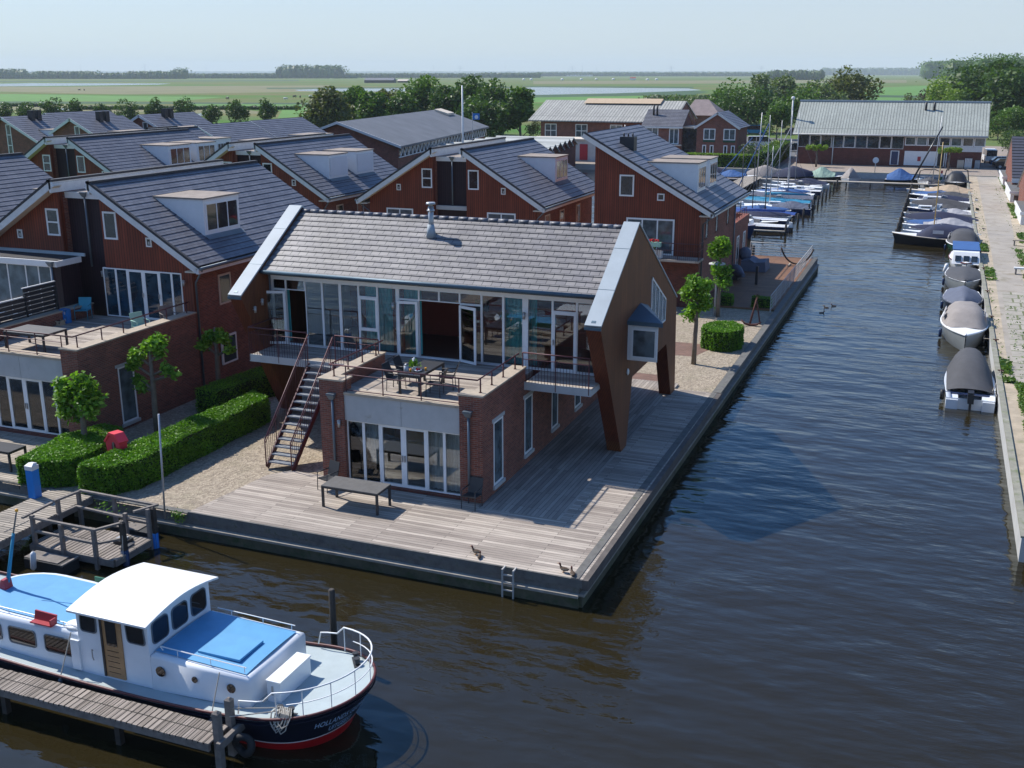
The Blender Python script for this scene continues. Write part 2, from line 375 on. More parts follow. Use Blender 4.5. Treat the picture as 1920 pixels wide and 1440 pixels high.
M['leaf_olive'] = leafmat('olive_brown_leaves', (.07, .09, .025), (.17, .18, .055), .3)
M['leaf_copper'] = leafmat('copper_leaves', (.03, .02, .018), (.08, .045, .035), .15)
M['weed'] = leafmat('weed_leaves', (.06, .15, .015), (.16, .3, .04), .3)
M['grassblade'] = leafmat('grass_blades', (.06, .13, .015), (.14, .22, .05), .3)

# water
def watermat():
    m, nt, b, N, L = newmat('canal_water'); v = coords(N, L, 'o')
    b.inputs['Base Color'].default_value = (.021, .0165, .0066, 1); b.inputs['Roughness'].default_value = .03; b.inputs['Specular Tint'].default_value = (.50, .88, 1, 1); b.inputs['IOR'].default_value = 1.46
    big = noise(N, L, v, .09, 4, .55, (1, 1.4, 1)); patch = ramp(N, L, big, [(.38, .08), (.60, 1.)])
    a = noise(N, L, v, .62, 2, .45, (.8, 1.5, 1)); c = noise(N, L, v, 2.6, 3, .55, (.62, 1.7, 1)); e = noise(N, L, v, 7.0, 2, .5, (.6, 1.6, 1))
    def ma(x, k, y):
        n = N('ShaderNodeMath'); n.operation = 'MULTIPLY_ADD'; L(x, n.inputs[0]); n.inputs[1].default_value = k
        if y is None: n.inputs[2].default_value = 0
        else: L(y, n.inputs[2])
        return n.outputs[0]
    f1 = ma(e, .06, ma(c, .24, None)); mu = N('ShaderNodeMath'); mu.operation = 'MULTIPLY'; L(f1, mu.inputs[0]); L(patch, mu.inputs[1])
    bump(N, L, b, ma(a, 1.0, mu.outputs[0]), .62, .17)
    return m
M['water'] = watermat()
def lakemat():
    m, nt, b, N, L = newmat('lake_water'); b.inputs['Base Color'].default_value = (.03, .05, .07, 1); b.inputs['Roughness'].default_value = .12
    bump(N, L, b, noise(N, L, coords(N, L, 'o'), .2, 3), .2, .3); return m
M['lake'] = lakemat()
def groundmat():
    m, nt, b, N, L = newmat('polder_grass'); v = coords(N, L, 'o')
    big = noise(N, L, v, .006, 3, .5, (.5, 2.2, 1)); med = noise(N, L, v, .03, 4, .6, (.6, 2.5, 1)); fine = noise(N, L, v, .8, 5, .7)
    c = mixc(N, L, ramp(N, L, big, [(.42, 0.), (.52, 1.)]), (.075, .17, .028), (.17, .16, .065))
    c = mixc(N, L, ramp(N, L, med, [(.45, 0.), (.62, 1.)]), c, (.11, .16, .05))
    c = mixc(N, L, 1.0, c, ramp(N, L, fine, [(.25, .75), (.75, 1.2)]), 'MULTIPLY')
    L(c, b.inputs['Base Color']); b.inputs['Roughness'].default_value = .95; b.inputs['Specular IOR Level'].default_value = .1; return m
M['ground'] = groundmat()
def gravelmat():
    m, nt, b, N, L = newmat('gravel'); v = coords(N, L, 'o')
    vo = N('ShaderNodeTexVoronoi'); L(v, vo.inputs[0]); vo.inputs['Scale'].default_value = 14
    c = mixc(N, L, vo.outputs['Color'], (.17, .135, .10), (.47, .39, .29)); n = noise(N, L, v, .8, 5, .6)
    c = mixc(N, L, ramp(N, L, n, [(.5, 0.), (.75, .5)]), c, (.2, .18, .11)); L(c, b.inputs['Base Color']); b.inputs['Roughness'].default_value = .95
    bump(N, L, b, vo.outputs[0], .8, .03); return m
M['gravel'] = gravelmat()
# ================================================================ setting
def struct(name, mb, m): return tag(mb.build(name, m), kind='structure')
HOLES = [(-200, 16.35, -400, -4.0), (16.35, 300, -400, 3.6), (4.7, 16.35, -4.0, 53.4), (-56, 16.35, 53.4, 131.3)]
xs = [-7000, -1500, -300, -200, -56, 4.7, 16.35, 60, 300, 1500, 7000]; ys = [-600, -400, -60, -4.0, 3.6, 53.4, 131.3, 250, 600, 1500, 4000, 12000]
g = MB()
for i in range(len(xs)-1):
    for j in range(len(ys)-1):
        cx, cy = (xs[i]+xs[i+1])/2, (ys[j]+ys[j+1])/2
        if any(a < cx < b and c < cy < d for a, b, c, d in HOLES): continue
        g.face([(xs[i], ys[j], GZ), (xs[i+1], ys[j], GZ), (xs[i+1], ys[j+1], GZ), (xs[i], ys[j+1], GZ)])
struct('ground', g, M['ground'])
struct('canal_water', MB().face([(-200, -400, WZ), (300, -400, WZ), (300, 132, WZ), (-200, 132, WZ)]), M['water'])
def sheet(name, poly, m, z): return struct(name, MB().face([(x, y, z) for x, y in poly]), m)
E4 = .004
sheet('gravel_yard', [(-15.95, -4.1), (-8.6, -4.1), (-7.6, .35), (-6, .35), (-6, 15.5), (4.8, 15.5), (4.8, 33.6), (-6.6, 33.6), (-6.6, 31), (-30, 31), (-30, 24), (-16.3, 24), (-16.3, -4.1)], M['gravel'], GZ+E4)
sheet('brick_path', [(-6, 21.5), (2.3, 21.5), (3.0, 24.2), (-6, 24.2)], M['brickpath'], GZ+2*E4)
sheet('brick_path_corner', [(-1.5, 16.25), (1.9, 16.25), (1.5, 17.6), (-1.5, 17.6)], M['brickpath'], GZ+2*E4)
sheet('harbour_quay_paving', [(-44, 131.1), (30, 131.1), (30, 146), (60, 200), (-20, 200), (-44, 146)], M['quay_paving'], GZ+E4)
sheet('canal_path', [(16.75, 22.3), (18.3, 22.3), (19.0, 60), (20.9, 131), (17.6, 131), (17.2, 60)], M['concrete_path'], GZ+2*E4)
sheet('slab_path', [(17.0, 23.2), (18.1, 23.2), (18.6, 45), (17.3, 45)], M['paver'], GZ+3*E4)
sheet('sandy_bank', [(16.36, 3.7), (40, 3.7), (40, 131), (16.36, 131)], M['sand'], GZ+E4)
sheet('parking_asphalt', [(20.5, 131.2), (60, 131.2), (60, 170), (20.5, 170)], M['asphalt'], GZ+2*E4)
sheet('access_road', [(-19.5, 131.5), (-9.2, 131.5), (-11, 175), (-16, 210), (-60, 235), (-60, 215), (-26, 195), (-19.5, 170)], M['asphalt'], GZ+2*E4)
# meadows and reed strips
M['meadow'] = mat('lush_meadow', (.085, .20, .025), .95, var=.18, vs=.06); M['reed'] = mat('reed_strip', (.03, .075, .02), .95, var=.3, vs=.05); M['dry'] = mat('dry_pasture', (.165, .155, .065), .95, var=.22, vs=.02)
def strip(name, pts, m, dz): sheet(name, [tuple(at(px, py, GZ)[:2]) for px, py in pts], m, GZ+dz)
def lake(name, pts): strip(name, pts, M['lake'], .03)
strip('near_meadow', [(530, 205), (600, 192), (600, 216), (520, 222)], M['meadow'], .01)
strip('left_meadow', [(0, 176), (230, 180), (420, 182), (330, 190), (0, 190)], M['meadow'], .012)
strip('middle_meadow', [(330, 192), (600, 196), (600, 206), (330, 205)], M['meadow'], .014)
strip('right_meadow', [(1620, 165), (1760, 160), (1760, 190), (1620, 195)], M['meadow'], .012)
strip('dry_field', [(0, 163), (620, 160), (620, 172), (230, 177), (0, 172)], M['dry'], .011)
strip('dry_field_far', [(1000, 152), (1700, 150), (1700, 155), (1000, 158)], M['dry'], .011)
strip('bright_field', [(990, 181), (1260, 177), (1290, 190), (990, 192)], M['meadow'], .012)
strip('sandy_field', [(0, 194), (420, 200), (520, 214), (0, 206)], M['dry'], .011)
lake('left_lake', [(-60, 158), (60, 155.8), (320, 156.6), (300, 158.6), (150, 160.6), (-60, 162.5)])
lake('middle_lake', [(552, 168.5), (600, 166.6), (690, 166), (790, 165), (830, 167), (790, 171.5), (640, 171.5), (560, 170.5)])
lake('right_lake', [(955, 166), (1000, 163.6), (1290, 165.8), (1316, 169), (1210, 174), (1100, 176), (985, 178.6), (950, 177)])
for a_ in ([(86, 203), (142, 204), (140, 207), (90, 206)], [(30, 198), (90, 199), (88, 201), (30, 200)], [(362, 213), (384, 213), (388, 217), (364, 217)]): lake('polder_ditch', a_)
for a in ([(500, 164.5), (960, 163), (960, 165), (500, 166.8)], [(960, 179), (1110, 176.5), (1300, 170), (1330, 172), (1300, 178), (990, 183)], [(0, 190), (580, 193), (580, 196), (0, 194)], [(960, 161), (1300, 163), (1300, 165.6), (1000, 163.4)], [(1620, 178), (1760, 180), (1760, 184), (1620, 182)], [(0, 152), (560, 150), (560, 152), (0, 154)]):
    strip('reed_bank', a, M['reed'], .04)

# quays
M['mossywood'] = mat('wet_mossy_boards', (.085, .08, .05), .85, var=.4, vs=2, dirt=((.04, .06, .015), 2.2, .5), bp=.4, bs=12)
M['silverwaling'] = mat('pale_weathered_waling', (.30, .27, .23), .85, var=.25, vs=3)
def quay(name, label, x0, x1, y0, y1, ztop, m, parent=None):
    return tag(MB().box(x0, x1, y0, y1, -1.6, ztop).build(name, m), label, 'quay')
def timber_quay(label, p0, p1, nrm, ztop=-.1, m='fascia_wood'):
    """capped timber quay with two walings"""
    p0, p1, nrm = Vector((*p0, 0)), Vector((*p1, 0)), Vector((*nrm, 0)); u = (p1-p0).normalized(); L = (p1-p0).length
    t = thing('timber_quay', label, 'quay', p0)
    MB().obox(p0, u, Z3, nrm, 0, L, -1.6, ztop, -.25, -.02).build('sheet_piling', M[m], t); MB().obox(p0, u, Z3, nrm, 0, L, -1.6, -.52, -.02, .09).build('lower_boards', M['mossywood'], t)
    w = MB(); w.obox(p0, u, Z3, nrm, 0, L, -.52, -.44, -.02, .15); w.build('waling', M['silverwaling'], t)
    return t
tq = timber_quay('long timber quay under the front edge of the grey deck', (-8.55, -4.05), (4.62, -4.05), (0, -1), -.13)
timber_quay('short timber quay edging the gravel beside the wooden landing', (-13.2, -4.05), (-8.55, -4.05), (0, -1), -.06)
timber_quay('timber quay edging the deck left of the blue bollard', (-60, -4.05), (-14.2, -4.05), (0, -1), -.06)
timber_quay('long timber quay along the canal side of deck and gravel yard', (4.62, -4.05), (4.85, 53.6), (1, 0), .02)
timber_quay('timber quay behind the brown terrace facing the marina', (4.85, 53.6), (-44, 53.6), (0, 1), -.05)
M['mossy'] = mat('mossy_concrete_edge', (.25, .24, .19), .9, var=.25, vs=2, dirt=((.13, .16, .06), 1.3, .52))
def cquay(label, x0, x1, y0, y1):
    t = thing('concrete_quay', label, 'quay', (x0, y0, 0)); MB().box(x0, x1, y0, y1, -1.6, -.06).build('quay_wall', M['concrete'], t)
    MB().box(x0-.03, x1+.03, y0, y1, -.06, .0).build('capping', M['mossy'], t)
cquay('pale concrete edge of the right bank beside the moored boats', 16.2, 16.37, 3.6, 131)
cquay('concrete quay edge in front of the long boathouse', -56, 20, 131.0, 131.5)
cquay('weathered quay corner at the lower end of the right bank', 16.55, 60, 3.45, 3.75)

# ================================================================ shared builders
def roof_slab(mb, e0, e1, r1, r0, n, th=.16, rise=.045):
    """stepped tile courses from eave (e0-e1) to ridge (r0-r1); materials 0 tile, 1 edge"""
    e0, e1, r1, r0 = map(Vector, (e0, e1, r1, r0)); N = (e1-e0).cross(r0-e0).normalized()
    if N.z < 0: N = -N
    lerp = lambda t: (e0.lerp(r0, t), e1.lerp(r1, t))
    for i in range(n):
        a, b = lerp(i/n); c, d = lerp((i+1)/n)
        mb.cur = 0; mb.face([a+N*(rise), b+N*(rise), d+N*.006, c+N*.006])
        mb.cur = 1; mb.face([a, b, b+N*rise, a+N*rise])
    mb.cur = 1
    for p, q in ((e0, r0), (e1, r1)): mb.face([p-N*th, q-N*th, q+N*.03, p+N*.03])
    mb.face([e0-N*th, e1-N*th, e1, e0]); mb.face([r0-N*th, r1-N*th, r1+N*.03, r0+N*.03])
    mb.cur = 2; mb.face([e0-N*th, e1-N*th, r1-N*th, r0-N*th]); mb.cur = 0
def frame_win(parent, O, U, w, h, cols=(1,), rows=(1,), fw=.06, name='window', m='white', g='dglass', depth=.05, out=.03, sash=0, V=Z3):
    O = Vector(O); U = Vector(U); N = U.cross(V); f = MB()
    f.obox(O, U, V, N, 0, w, 0, fw, -depth, out).obox(O, U, V, N, 0, w, h-fw, h, -depth, out).obox(O, U, V, N, 0, fw, fw, h-fw, -depth, out).obox(O, U, V, N, w-fw, w, fw, h-fw, -depth, out)
    t = sum(cols); a = 0; b = fw*.85
    for c in cols[:-1]:
        a += c/t*w; f.obox(O, U, V, N, a-b/2, a+b/2, fw, h-fw, -depth, out-.003)
    t = sum(rows); a = 0
    for c in rows[:-1]:
        a += c/t*h; f.obox(O, U, V, N, fw, w-fw, a-b/2, a+b/2, -depth, out-.006)
    fr = f.build(name, M[m], parent)
    p = MB(); p.obox(O, U, V, N, fw, w-fw, fw, h-fw, .003, .012)
    p.build('pane', M[g], fr)
    return fr
def railing(mb, pts, h=1.0, post=1.4, r=.022, mids=(.5,), bars=0, top=True):
    pts = [Vector(p) for p in pts]
    for a, b in zip(pts, pts[1:]):
        d = b-a; L = d.length; k = max(1, round(L/post))
        if top: mb.tube([a+Z3*h, b+Z3*h], r*1.15, 6)
        for q in mids: mb.tube([a+Z3*h*q, b+Z3*h*q], r*.75, 5)
        for i in range(k+1):
            p = a+d*(i/k); mb.tube([p, p+Z3*h], r, 5)
        if bars:
            nb = max(1, int(L/bars))
            for i in range(1, nb):
                p = a+d*(i/nb); mb.tube([p+Z3*.05, p+Z3*h*.8], r*.42, 4, cap=False)
def downpipe(parent, x, y, z0, z1, hopper=True, name='downpipe', m='pipe'):
    mb = MB().tube([(x, y, z0), (x, y, z1)], .045, 8)
    if hopper:
        a, b = .08, .14
        lo = [(x-a, y-a*.8, z1-.02), (x+a, y-a*.8, z1-.02), (x+a, y+a*.3, z1-.02), (x-a, y+a*.3, z1-.02)]; hi = [(x-b, y-b, z1+.14), (x+b, y-b, z1+.14), (x+b, y+a*.3, z1+.14), (x-b, y+a*.3, z1+.14)]
        for i in range(4): j = (i+1) % 4; mb.face([lo[i], lo[j], hi[j], hi[i]])
        mb.face(lo[::-1]); mb.box(x-b-.01, x+b+.01, y-b-.01, y+a*.3, z1+.14, z1+.2)
    return mb.build(name, M[m], parent)
def wall_lamp(parent, x, y, z, N=(0, -1, 0)):
    N = Vector(N); c = Vector((x, y, z))+N*.1
    mb = MB().tube([c-N*.1, c], .02, 5); mb.tube([c-Z3*.12, c+Z3*.1], [.045, .06], 8); mb.tube([c+Z3*.1, c+Z3*.14], [.08, .03], 8)
    return mb.build('wall_lamp', M['steel'], parent)
def curtains(parent, x0, x1, z0, z1, y, m, amp=.035, per=.16):
    n = max(8, int((x1-x0)/per*6)); rows = [[(x0+(x1-x0)*i/n, y+amp*sin(2*pi*(x0+(x1-x0)*i/n)/per+.7*sin(i*.13)), z) for i in range(n+1)] for z in (z0, z1)]
    return MB().grid(rows).build('curtain', M[m], parent)

def wing(root, x0, x1, y1, doors, yfront=0, right_win=(), left_open=False, ycap=None, brick='brick'):
    """brick ground floor projecting to the water with glazed front, concrete lintel, roof terrace and parapets"""
    yc = ycap or y1
    w = MB(); w.box(x0, x0+.92, yfront, yfront+.55, GZ-.2, 3.6); w.box(x0, x0+.46, yfront+.55, yc, 2.9, 3.6); w.box(x0, x0+.3, yfront+.55, y1, GZ-.2, 2.9); w.build('wall', M[brick], root)
    w = MB(); w.box(x1-.80, x1, yfront, yfront+.55, GZ-.2, 3.6); w.box(x1-.46, x1, yfront+.55, yc, 2.9, 3.6)
    ys_ = [yfront+.55]
    for (a, b, z0, z1) in right_win: ys_ += [a, b]
    ys_.append(y1)
    for i in range(0, len(ys_), 2): w.box(x1-.3, x1, ys_[i], ys_[i+1], GZ-.2, 2.9)
    for (a, b, z0, z1) in right_win: w.box(x1-.3, x1, a, b, GZ-.2, z0-.12); w.box(x1-.3, x1, a, b, z1+.12, 2.9)
    w.build('wall', M[brick], root)
    for (a, b, z0, z1) in right_win:
        l = MB().box(x1-.28, x1+.02, a-.12, b+.12, z1, z1+.12); l.box(x1-.28, x1+.07, a-.06, b+.06, z0-.12, z0); l.build('lintel', M['concrete'], root)
        frame_win(root, (x1-.02, a, z0), Y3, b-a, z1-z0, fw=.07, g='curglass')
    c = MB(); c.box(x0-.04, x0+.96, yfront-.04, yfront+.6, 3.6, 3.66).box(x0-.04, x0+.5, yfront+.6, yc+.03, 3.6, 3.66)
    c.box(x1-.84, x1+.04, yfront-.04, yfront+.6, 3.6, 3.66).box(x1-.5, x1+.04, yfront+.6, yc+.03, 3.6, 3.66)
    c.box(x0+.92, x1-.80, yfront+.02, yfront+.5, 3.15, 3.24); c.build('coping', M['coping'], root)
    mid = (x0+.92+x1-.8)/2
    l = MB(); l.box(x0+.92, mid-.008, yfront+.06, yfront+.4, 2.26, 3.15).box(mid+.008, x1-.8, yfront+.06, yfront+.4, 2.26, 3.15).box(mid-.008, mid+.008, yfront+.075, yfront+.4, 2.26, 3.15); l.build('concrete_lintel', M['concrete'], root)
    MB().box(x0+.3, x1-.3, yfront+.4, y1, 2.9, 3.1).build('terrace_floor', M['deck_x'], root)
    MB().box(x0+.92, x1-.8, yfront+.05, yfront+.35, GZ-.1, .08).build('sill', M['brick_dark'], root)
    # glazing
    gy = yfront+.2
    for k, (a, b, kind) in enumerate(doors):
        if kind == 'door':
            d = frame_win(root, (a, gy, .08), X3, b-a, 2.16, fw=.1, name='glazed_door', g='glass', out=.04)
            hx = b-.05 if k == 2 else a+.05
            MB().box(hx-.012, hx+.012, gy-.1, gy-.04, 1.0, 1.22).build('handle', M['steel'], d)
        else: frame_win(root, (a, gy, .08), X3, b-a, 2.16, fw=.05, g='glass')

# ================================================================ main house
root = H = thing('canal_house', 'large canal house with tent shaped gables on slanted brown legs and long glass front', 'house', (-3, 7, 0))
wing(H, -5.97, 0, 15.0, [(-5.05, -4.42, 'w'), (-4.42, -3.8, 'w'), (-3.8, -2.92, 'door'), (-2.92, -2.06, 'door'), (-2.06, -1.43, 'w'), (-1.43, -.8, 'w')],
     right_win=((.93, 1.77, .27, 2.5), (3.8, 4.6, .39, 2.5), (6.7, 7.43, .45, 2.4), (9.5, 10.3, .45, 2.4)), ycap=3.86)
curtains(H, -5.65, -4.0, .1, 2.24, .46, 'cur_grey'); curtains(H, -2.25, -.95, .1, 2.24, .46, 'cur_grey')
MB().box(-5.6, -.3, 4.6, 4.7, 0, 2.9).build('interior_wall', M['interior_red'], H); MB().box(-5.6, -.3, .4, 4.6, .02, .06).build('interior_floor', M['interior_floor'], H)
MB().box(-2.35, -1.98, .8, .9, .08, 2.2).build('interior_column', M['interior_red'], H)
downpipe(H, -5.44, -.07, .15, 3.0); downpipe(H, -.45, -.07, .15, 2.95)
wall_lamp(H, -5.2, 0, 2.15)
# rear wall of ground floor and floor slab above
MB().box(-5.97, 0, 15.0, 15.2, -.2, 2.6).build('rear_wall', M['brick'], H)
MB().box(-11.35, -5.97, 5.5, 14.6, 2.62, 3.1).box(0, 2.3, 5.5, 14.6, 2.62, 3.1).box(-5.97, 0, 5.45, 14.6, 2.905, 3.104).build('upper_floor', M['cedar_red'], H)
MB().box(-11.35, 2.3, 14.45, 14.6, 3.1, 4.2).build('upper_rear_wall', M['cedar'], H)
MB().box(-11.3, 2.28, 9.0, 9.1, 3.1, 7.2).build('interior_wall', M['interior_red'], H)
MB().box(-11.3, 2.28, 5.6, 9.0, 3.1, 3.13).build('interior_floor', M['interior_floor'], H)
MB().box(-9.95, -9.85, 5.7, 9.0, 3.13, 6.2).box(-1.9, -1.8, 6.6, 9.0, 3.13, 6.2).build('partition_wall', M['interior_grey'], H)
t_ = MB().box(-1.9, -.9, 6.3, 8.2, 3.85, 3.9)
for x, y in ((-1.85, 6.35), (-.95, 6.35), (-1.85, 8.1), (-.95, 8.1)): t_.box(x-.03, x+.03, y-.03, y+.03, 3.13, 3.85)
tag(t_.build('dining_table', M['anth']), 'dark dining table seen indoors behind the glass right of the open doors', 'table')
tag(MB().box(-4.05, -3.5, 8.85, 8.98, 4.3, 4.75).build('wall_screen', M['black']), 'small black screen on the red wall inside the open terrace doors', 'screen')
# gables
prof = [(3.45, 5.38), (8.0, 8.25), (14.7, 4.25), (15.1, 0), (14.35, 0), (13.15, 2.57), (7.75, 2.57), (7.15, 0), (6.45, 0)]
for x0, x1 in ((-11.88, -11.36), (2.3, 2.82)):
    gb = MB().prism([(x0, y, z-.02) if z > .1 else (x0, y, .0) for y, z in prof], (x1-x0, 0, 0)).build('gable', M['cedar'], H)
    def edge(a, b, th, m, nm, over=.0, lift=.012):
        (ya, za), (yb, zb) = a, b; d = Vector((0, yb-ya, zb-za)); L = d.length; d.normalize(); n = Vector((0, -d.z, d.y))
        if n.y > 0 and nm != 'zinc_cap' and m == 'cedar_red': n = -n
        o = MB().obox(Vector((0, ya, za)), X3, d, n, x0-over, x1+over, 0, L, -.002 if m == 'cedar_red' else -.01, th)
        return o.build(nm, M[m], gb)
    edge(prof[0], prof[1], .055, 'zinc', 'zinc_cap', .035); edge((8.0, 8.25), (14.7, 4.25), .055, 'zinc', 'zinc_cap', .035)
    # seams in the cap and the dark drain at its foot
    sm = MB(); d = Vector((0, 4.55, 2.87)).normalized(); n = Vector((0, -d.z, d.y))
    for s_ in (1.75, 3.9): sm.obox(Vector((0, 3.45, 5.38)), X3, d, n, x0-.036, x1+.036, s_, s_+.014, .05, .062)
    sm.obox(Vector((0, 3.45, 5.38)), X3, d, n, x0+.17, x0+.32, .12, .22, .05, .066); sm.split('seam', M['zinc_dark'], gb)
    MB().obox(Vector((0, 3.41, 5.33)), X3, Z3, -Y3, x0-.036, x1+.036, -.07, .03, -.03, .02).build('cap_edge', M['zinc_dark'], gb)
    fa = MB(); a, b = Vector((0, 3.45, 5.35)), Vector((0, 6.45, 0)); d = (b-a).normalized(); n = Vector((0, d.z, -d.y)); n = n if n.y < 0 else -n
    fa.obox(a, X3, d, n, x0+.002, x1-.002, 0, (b-a).length-.55, .001, .012); fa.build('red_facing', M['cedar_red'], gb)
    a2, b2 = Vector((0, 13.15, 2.55)), Vector((0, 14.35, 0)); d = (b2-a2).normalized(); n = Vector((0, d.z, -d.y)); n = n if n.y < 0 else -n
    MB().obox(a2, X3, d, n, x0+.002, x1-.002, 0, (b2-a2).length, .001, .012).build('red_facing', M['cedar_red'], gb)
# zinc strip on the inner side of the right cap
rf = MB(); roof_slab(rf, (-11.34, 4.902, 6.13), (2.28, 4.902, 6.13), (2.28, 7.998, 8.07), (-11.34, 7.998, 8.07), 12, .2, .032)
roof_slab(rf, (2.28, 14.6, 4.12), (-11.34, 14.6, 4.12), (-11.34, 7.998, 8.07), (2.28, 7.998, 8.07), 24, .2, .04)
M['slate'].node_tree.nodes['Brick Texture'].inputs['Row Height'].default_value = .258
main_roof = rf.build('roof', [M['slate'], M['tile_nose'], M['white_old']], H)
rc = MB()
for i in range(33):
    x = -11.34+i*.413; rc.tube([(x, 8.0, 8.065), (x+.42, 8.0, 8.067)], [.10, .105], 10)
rc.build('ridge_tiles', M['tile'], main_roof)
fl = MB(); fl.tube([(-5.08, 7.1, 7.5), (-5.08, 7.1, 8.62)], .105, 16); fl.tube([(-5.08, 7.1, 8.45), (-5.08, 7.1, 8.50)], .15, 16); fl.tube([(-5.08, 7.1, 8.62), (-5.08, 7.1, 8.72)], .08, 10); fl.tube([(-5.08, 7.1, 8.70), (-5.08, 7.1, 8.78)], [.19, .17], 16)
fp = fl.build('chimney_flue', M['steel'], main_roof)
MB().tube([(-5.08, 7.1, 7.45), (-5.08, 7.08, 7.95)], [.2, .12], 14).build('flashing', M['zinc'], fp)
gt = MB(); gt.tube([(-11.4, 4.82, 6.10), (2.3, 4.82, 6.10)], .075, 8); gt.build('gutter', M['zinc_dark'], H)
bm = MB(); bm.box(-11.35, 2.29, 5.38, 5.6, 5.74, 6.2); bm.box(-11.35, 2.29, 4.92, 5.38, 6.0, 6.06); bm.build('eaves_beam', M['white'], H)
MB().tube([(-11.28, 5.3, 3.15), (-11.28, 5.3, 6.0)], .04, 8).build('downpipe', M['pipe'], H)
MXS = [-11.2, -10.68, -9.81, -9.04, -8.24, -7.43, -6.63, -5.72, -4.87, -4.04, -3.2, -2.33, -1.47, -.54, .43, 1.33, 2.2]
MXS[0] = -11.3
yg = 5.5; ZS, ZT, ZD = 3.14, 5.74, 5.32
skip = {}
for i in range(len(MXS)-1):
    a, b = MXS[i], MXS[i+1]
    if i in (0, 1, 7, 8, 9, 10, 14):       # bays with a top light
        frame_win(H, (a, yg, ZD), X3, b-a, ZT-ZD, fw=.035, name='top_light', g='glass')
        if i in (0, 7, 10): frame_win(H, (a, yg, ZS), X3, b-a, ZD-ZS, fw=.04, g='glass')
        if i == 14:
            d = frame_win(H, (a, yg-.02, ZS), X3, b-a, ZD-ZS, fw=.1, name='glazed_door', g='glass'); MB().box(a+.03, a+.06, yg-.12, yg-.05, 4.1, 4.3).build('handle', M['steel'], d)
    elif i == 5:
        frame_win(H, (a, yg, 5.28), X3, b-a, ZT-5.28, fw=.035, name='top_light', g='glass'); frame_win(H, (a, yg-.02, 4.0), X3, b-a, 1.28, fw=.09, name='window', g='glass'); frame_win(H, (a, yg, ZS), X3, b-a, .86, fw=.04, g='glass')
    elif i == 13: frame_win(H, (a, yg, ZS), X3, b-a, ZT-ZS, fw=.045, g='glass')
    else: frame_win(H, (a, yg, ZS), X3, b-a, ZT-ZS, fw=.045, g='glass')
pm = MB()
for x in (-11.3, -8.24, -5.78, -.6): pm.box(x-.06, x+.06, yg-.04, yg+.1, ZS-.04, ZT)
pm.box(-.72, -.5, yg-.05, yg+.1, ZS-.04, ZT); pm.box(-11.35, 2.29, yg-.03, yg+.1, 3.1, 3.16); pm.build('mullions', M['white'], H)
def leaf_door(hx, w, ang, z0=3.14, h=2.14):
    """open door leaf hinged at hx, swung out by ang (towards the water)"""
    U = Vector((cos(ang), sin(ang), 0)); O = Vector((hx, yg-.08, z0))
    if U.x < 0: O = O+U*w; U = -U
    d = frame_win(H, O, U, w, h, fw=.1, name='open_door_leaf', g='glass', depth=.02, out=.02)
    return d
leaf_door(-10.68, .86, radians(200)); leaf_door(-4.9, .82, radians(188)); leaf_door(-3.2, .84, radians(-20))
curtains(H, -7.35, -6.2, 3.15, 5.7, 5.85, 'cur_teal'); curtains(H, -11.2, -10.75, 3.15, 5.7, 5.85, 'cur_teal'); curtains(H, -5.7, -4.95, 3.15, 5.7, 5.85, 'cur_teal'); curtains(H, -1.5, -.3, 3.15, 5.7, 5.85, 'cur_teal')
wall_lamp(H, -5.9, 5.44, 5.05); wall_lamp(H, -.62, 5.44, 5.1)
wall_lamp(H, -11.3, 4.6, 4.95, (1, 0, 0)); wall_lamp(H, -11.3, 4.1, 4.75, (1, 0, 0)); 
# bay window on the right gable (triangular plan), slanted clerestory window
by = MB(); bp_ = [(2.825, 6.9), (3.95, 6.9), (2.825, 9.5)]
by.prism([(x, y, 3.42) for x, y in bp_], (0, 0, 1.33)); bay = by.build('bay_window', M['white'], H)
MB().prism([(x, y, 4.75) for x, y in ((2.822, 6.78), (4.14, 6.78), (2.822, 9.75))], (0, 0, .15)).build('bay_roof', M['zinc_dark'], bay)
# hipped zinc top of the bay
tp = MB(); A, B_, C_, D_ = (2.822, 6.78, 4.905), (4.14, 6.78, 4.905), (2.822, 9.75, 4.905), (2.822, 8.6, 5.2)
tp.face([A, B_, D_]); tp.face([B_, C_, D_]); tp.face([A, D_, C_]); tp.build('bay_roof_top', M['zinc_dark'], bay)
frame_win(bay, (2.95, 6.885, 3.5), X3, .98, 1.15, fw=.09, g='curglass', depth=.02)
cl = MB(); y0, y1, zb = 10.2, 12.65, 3.66; top = lambda y: 5.92-(y-10.2)*.54
def yz(mb, pl, x0, x1): mb.prism([(x0, y, z) for y, z in pl], (x1-x0, 0, 0))
fwm = .07
for a, b, c, d in ((y0, y0+fwm, 0, 0), (y1-fwm, y1, 0, 0)): yz(cl, [(a, zb), (b, zb), (b, top(b)), (a, top(a))], 2.8, 2.86)
for k in (1, 2, 3): y = y0+(y1-y0)*k/4; yz(cl, [(y-.03, zb), (y+.03, zb), (y+.03, top(y+.03)), (y-.03, top(y-.03))], 2.8, 2.857)
yz(cl, [(y0, zb), (y1, zb), (y1, zb+.07), (y0, zb+.07)], 2.8, 2.862); yz(cl, [(y0, top(y0)-.09), (y1, top(y1)-.09), (y1, top(y1)), (y0, top(y0))], 2.8, 2.862)
cw = cl.build('slanted_window', M['white'], H); pn = MB(); yz(pn, [(y0+.03, zb+.03), (y1-.03, zb+.03), (y1-.03, top(y1)-.03), (y0+.03, top(y0)-.03)], 2.8, 2.835); pn.build('pane', M['curglass'], cw)
MB().sphere((2.86, 6.95, 2.95), .05, .09, .13).build('outdoor_lamp', M['white'], H)
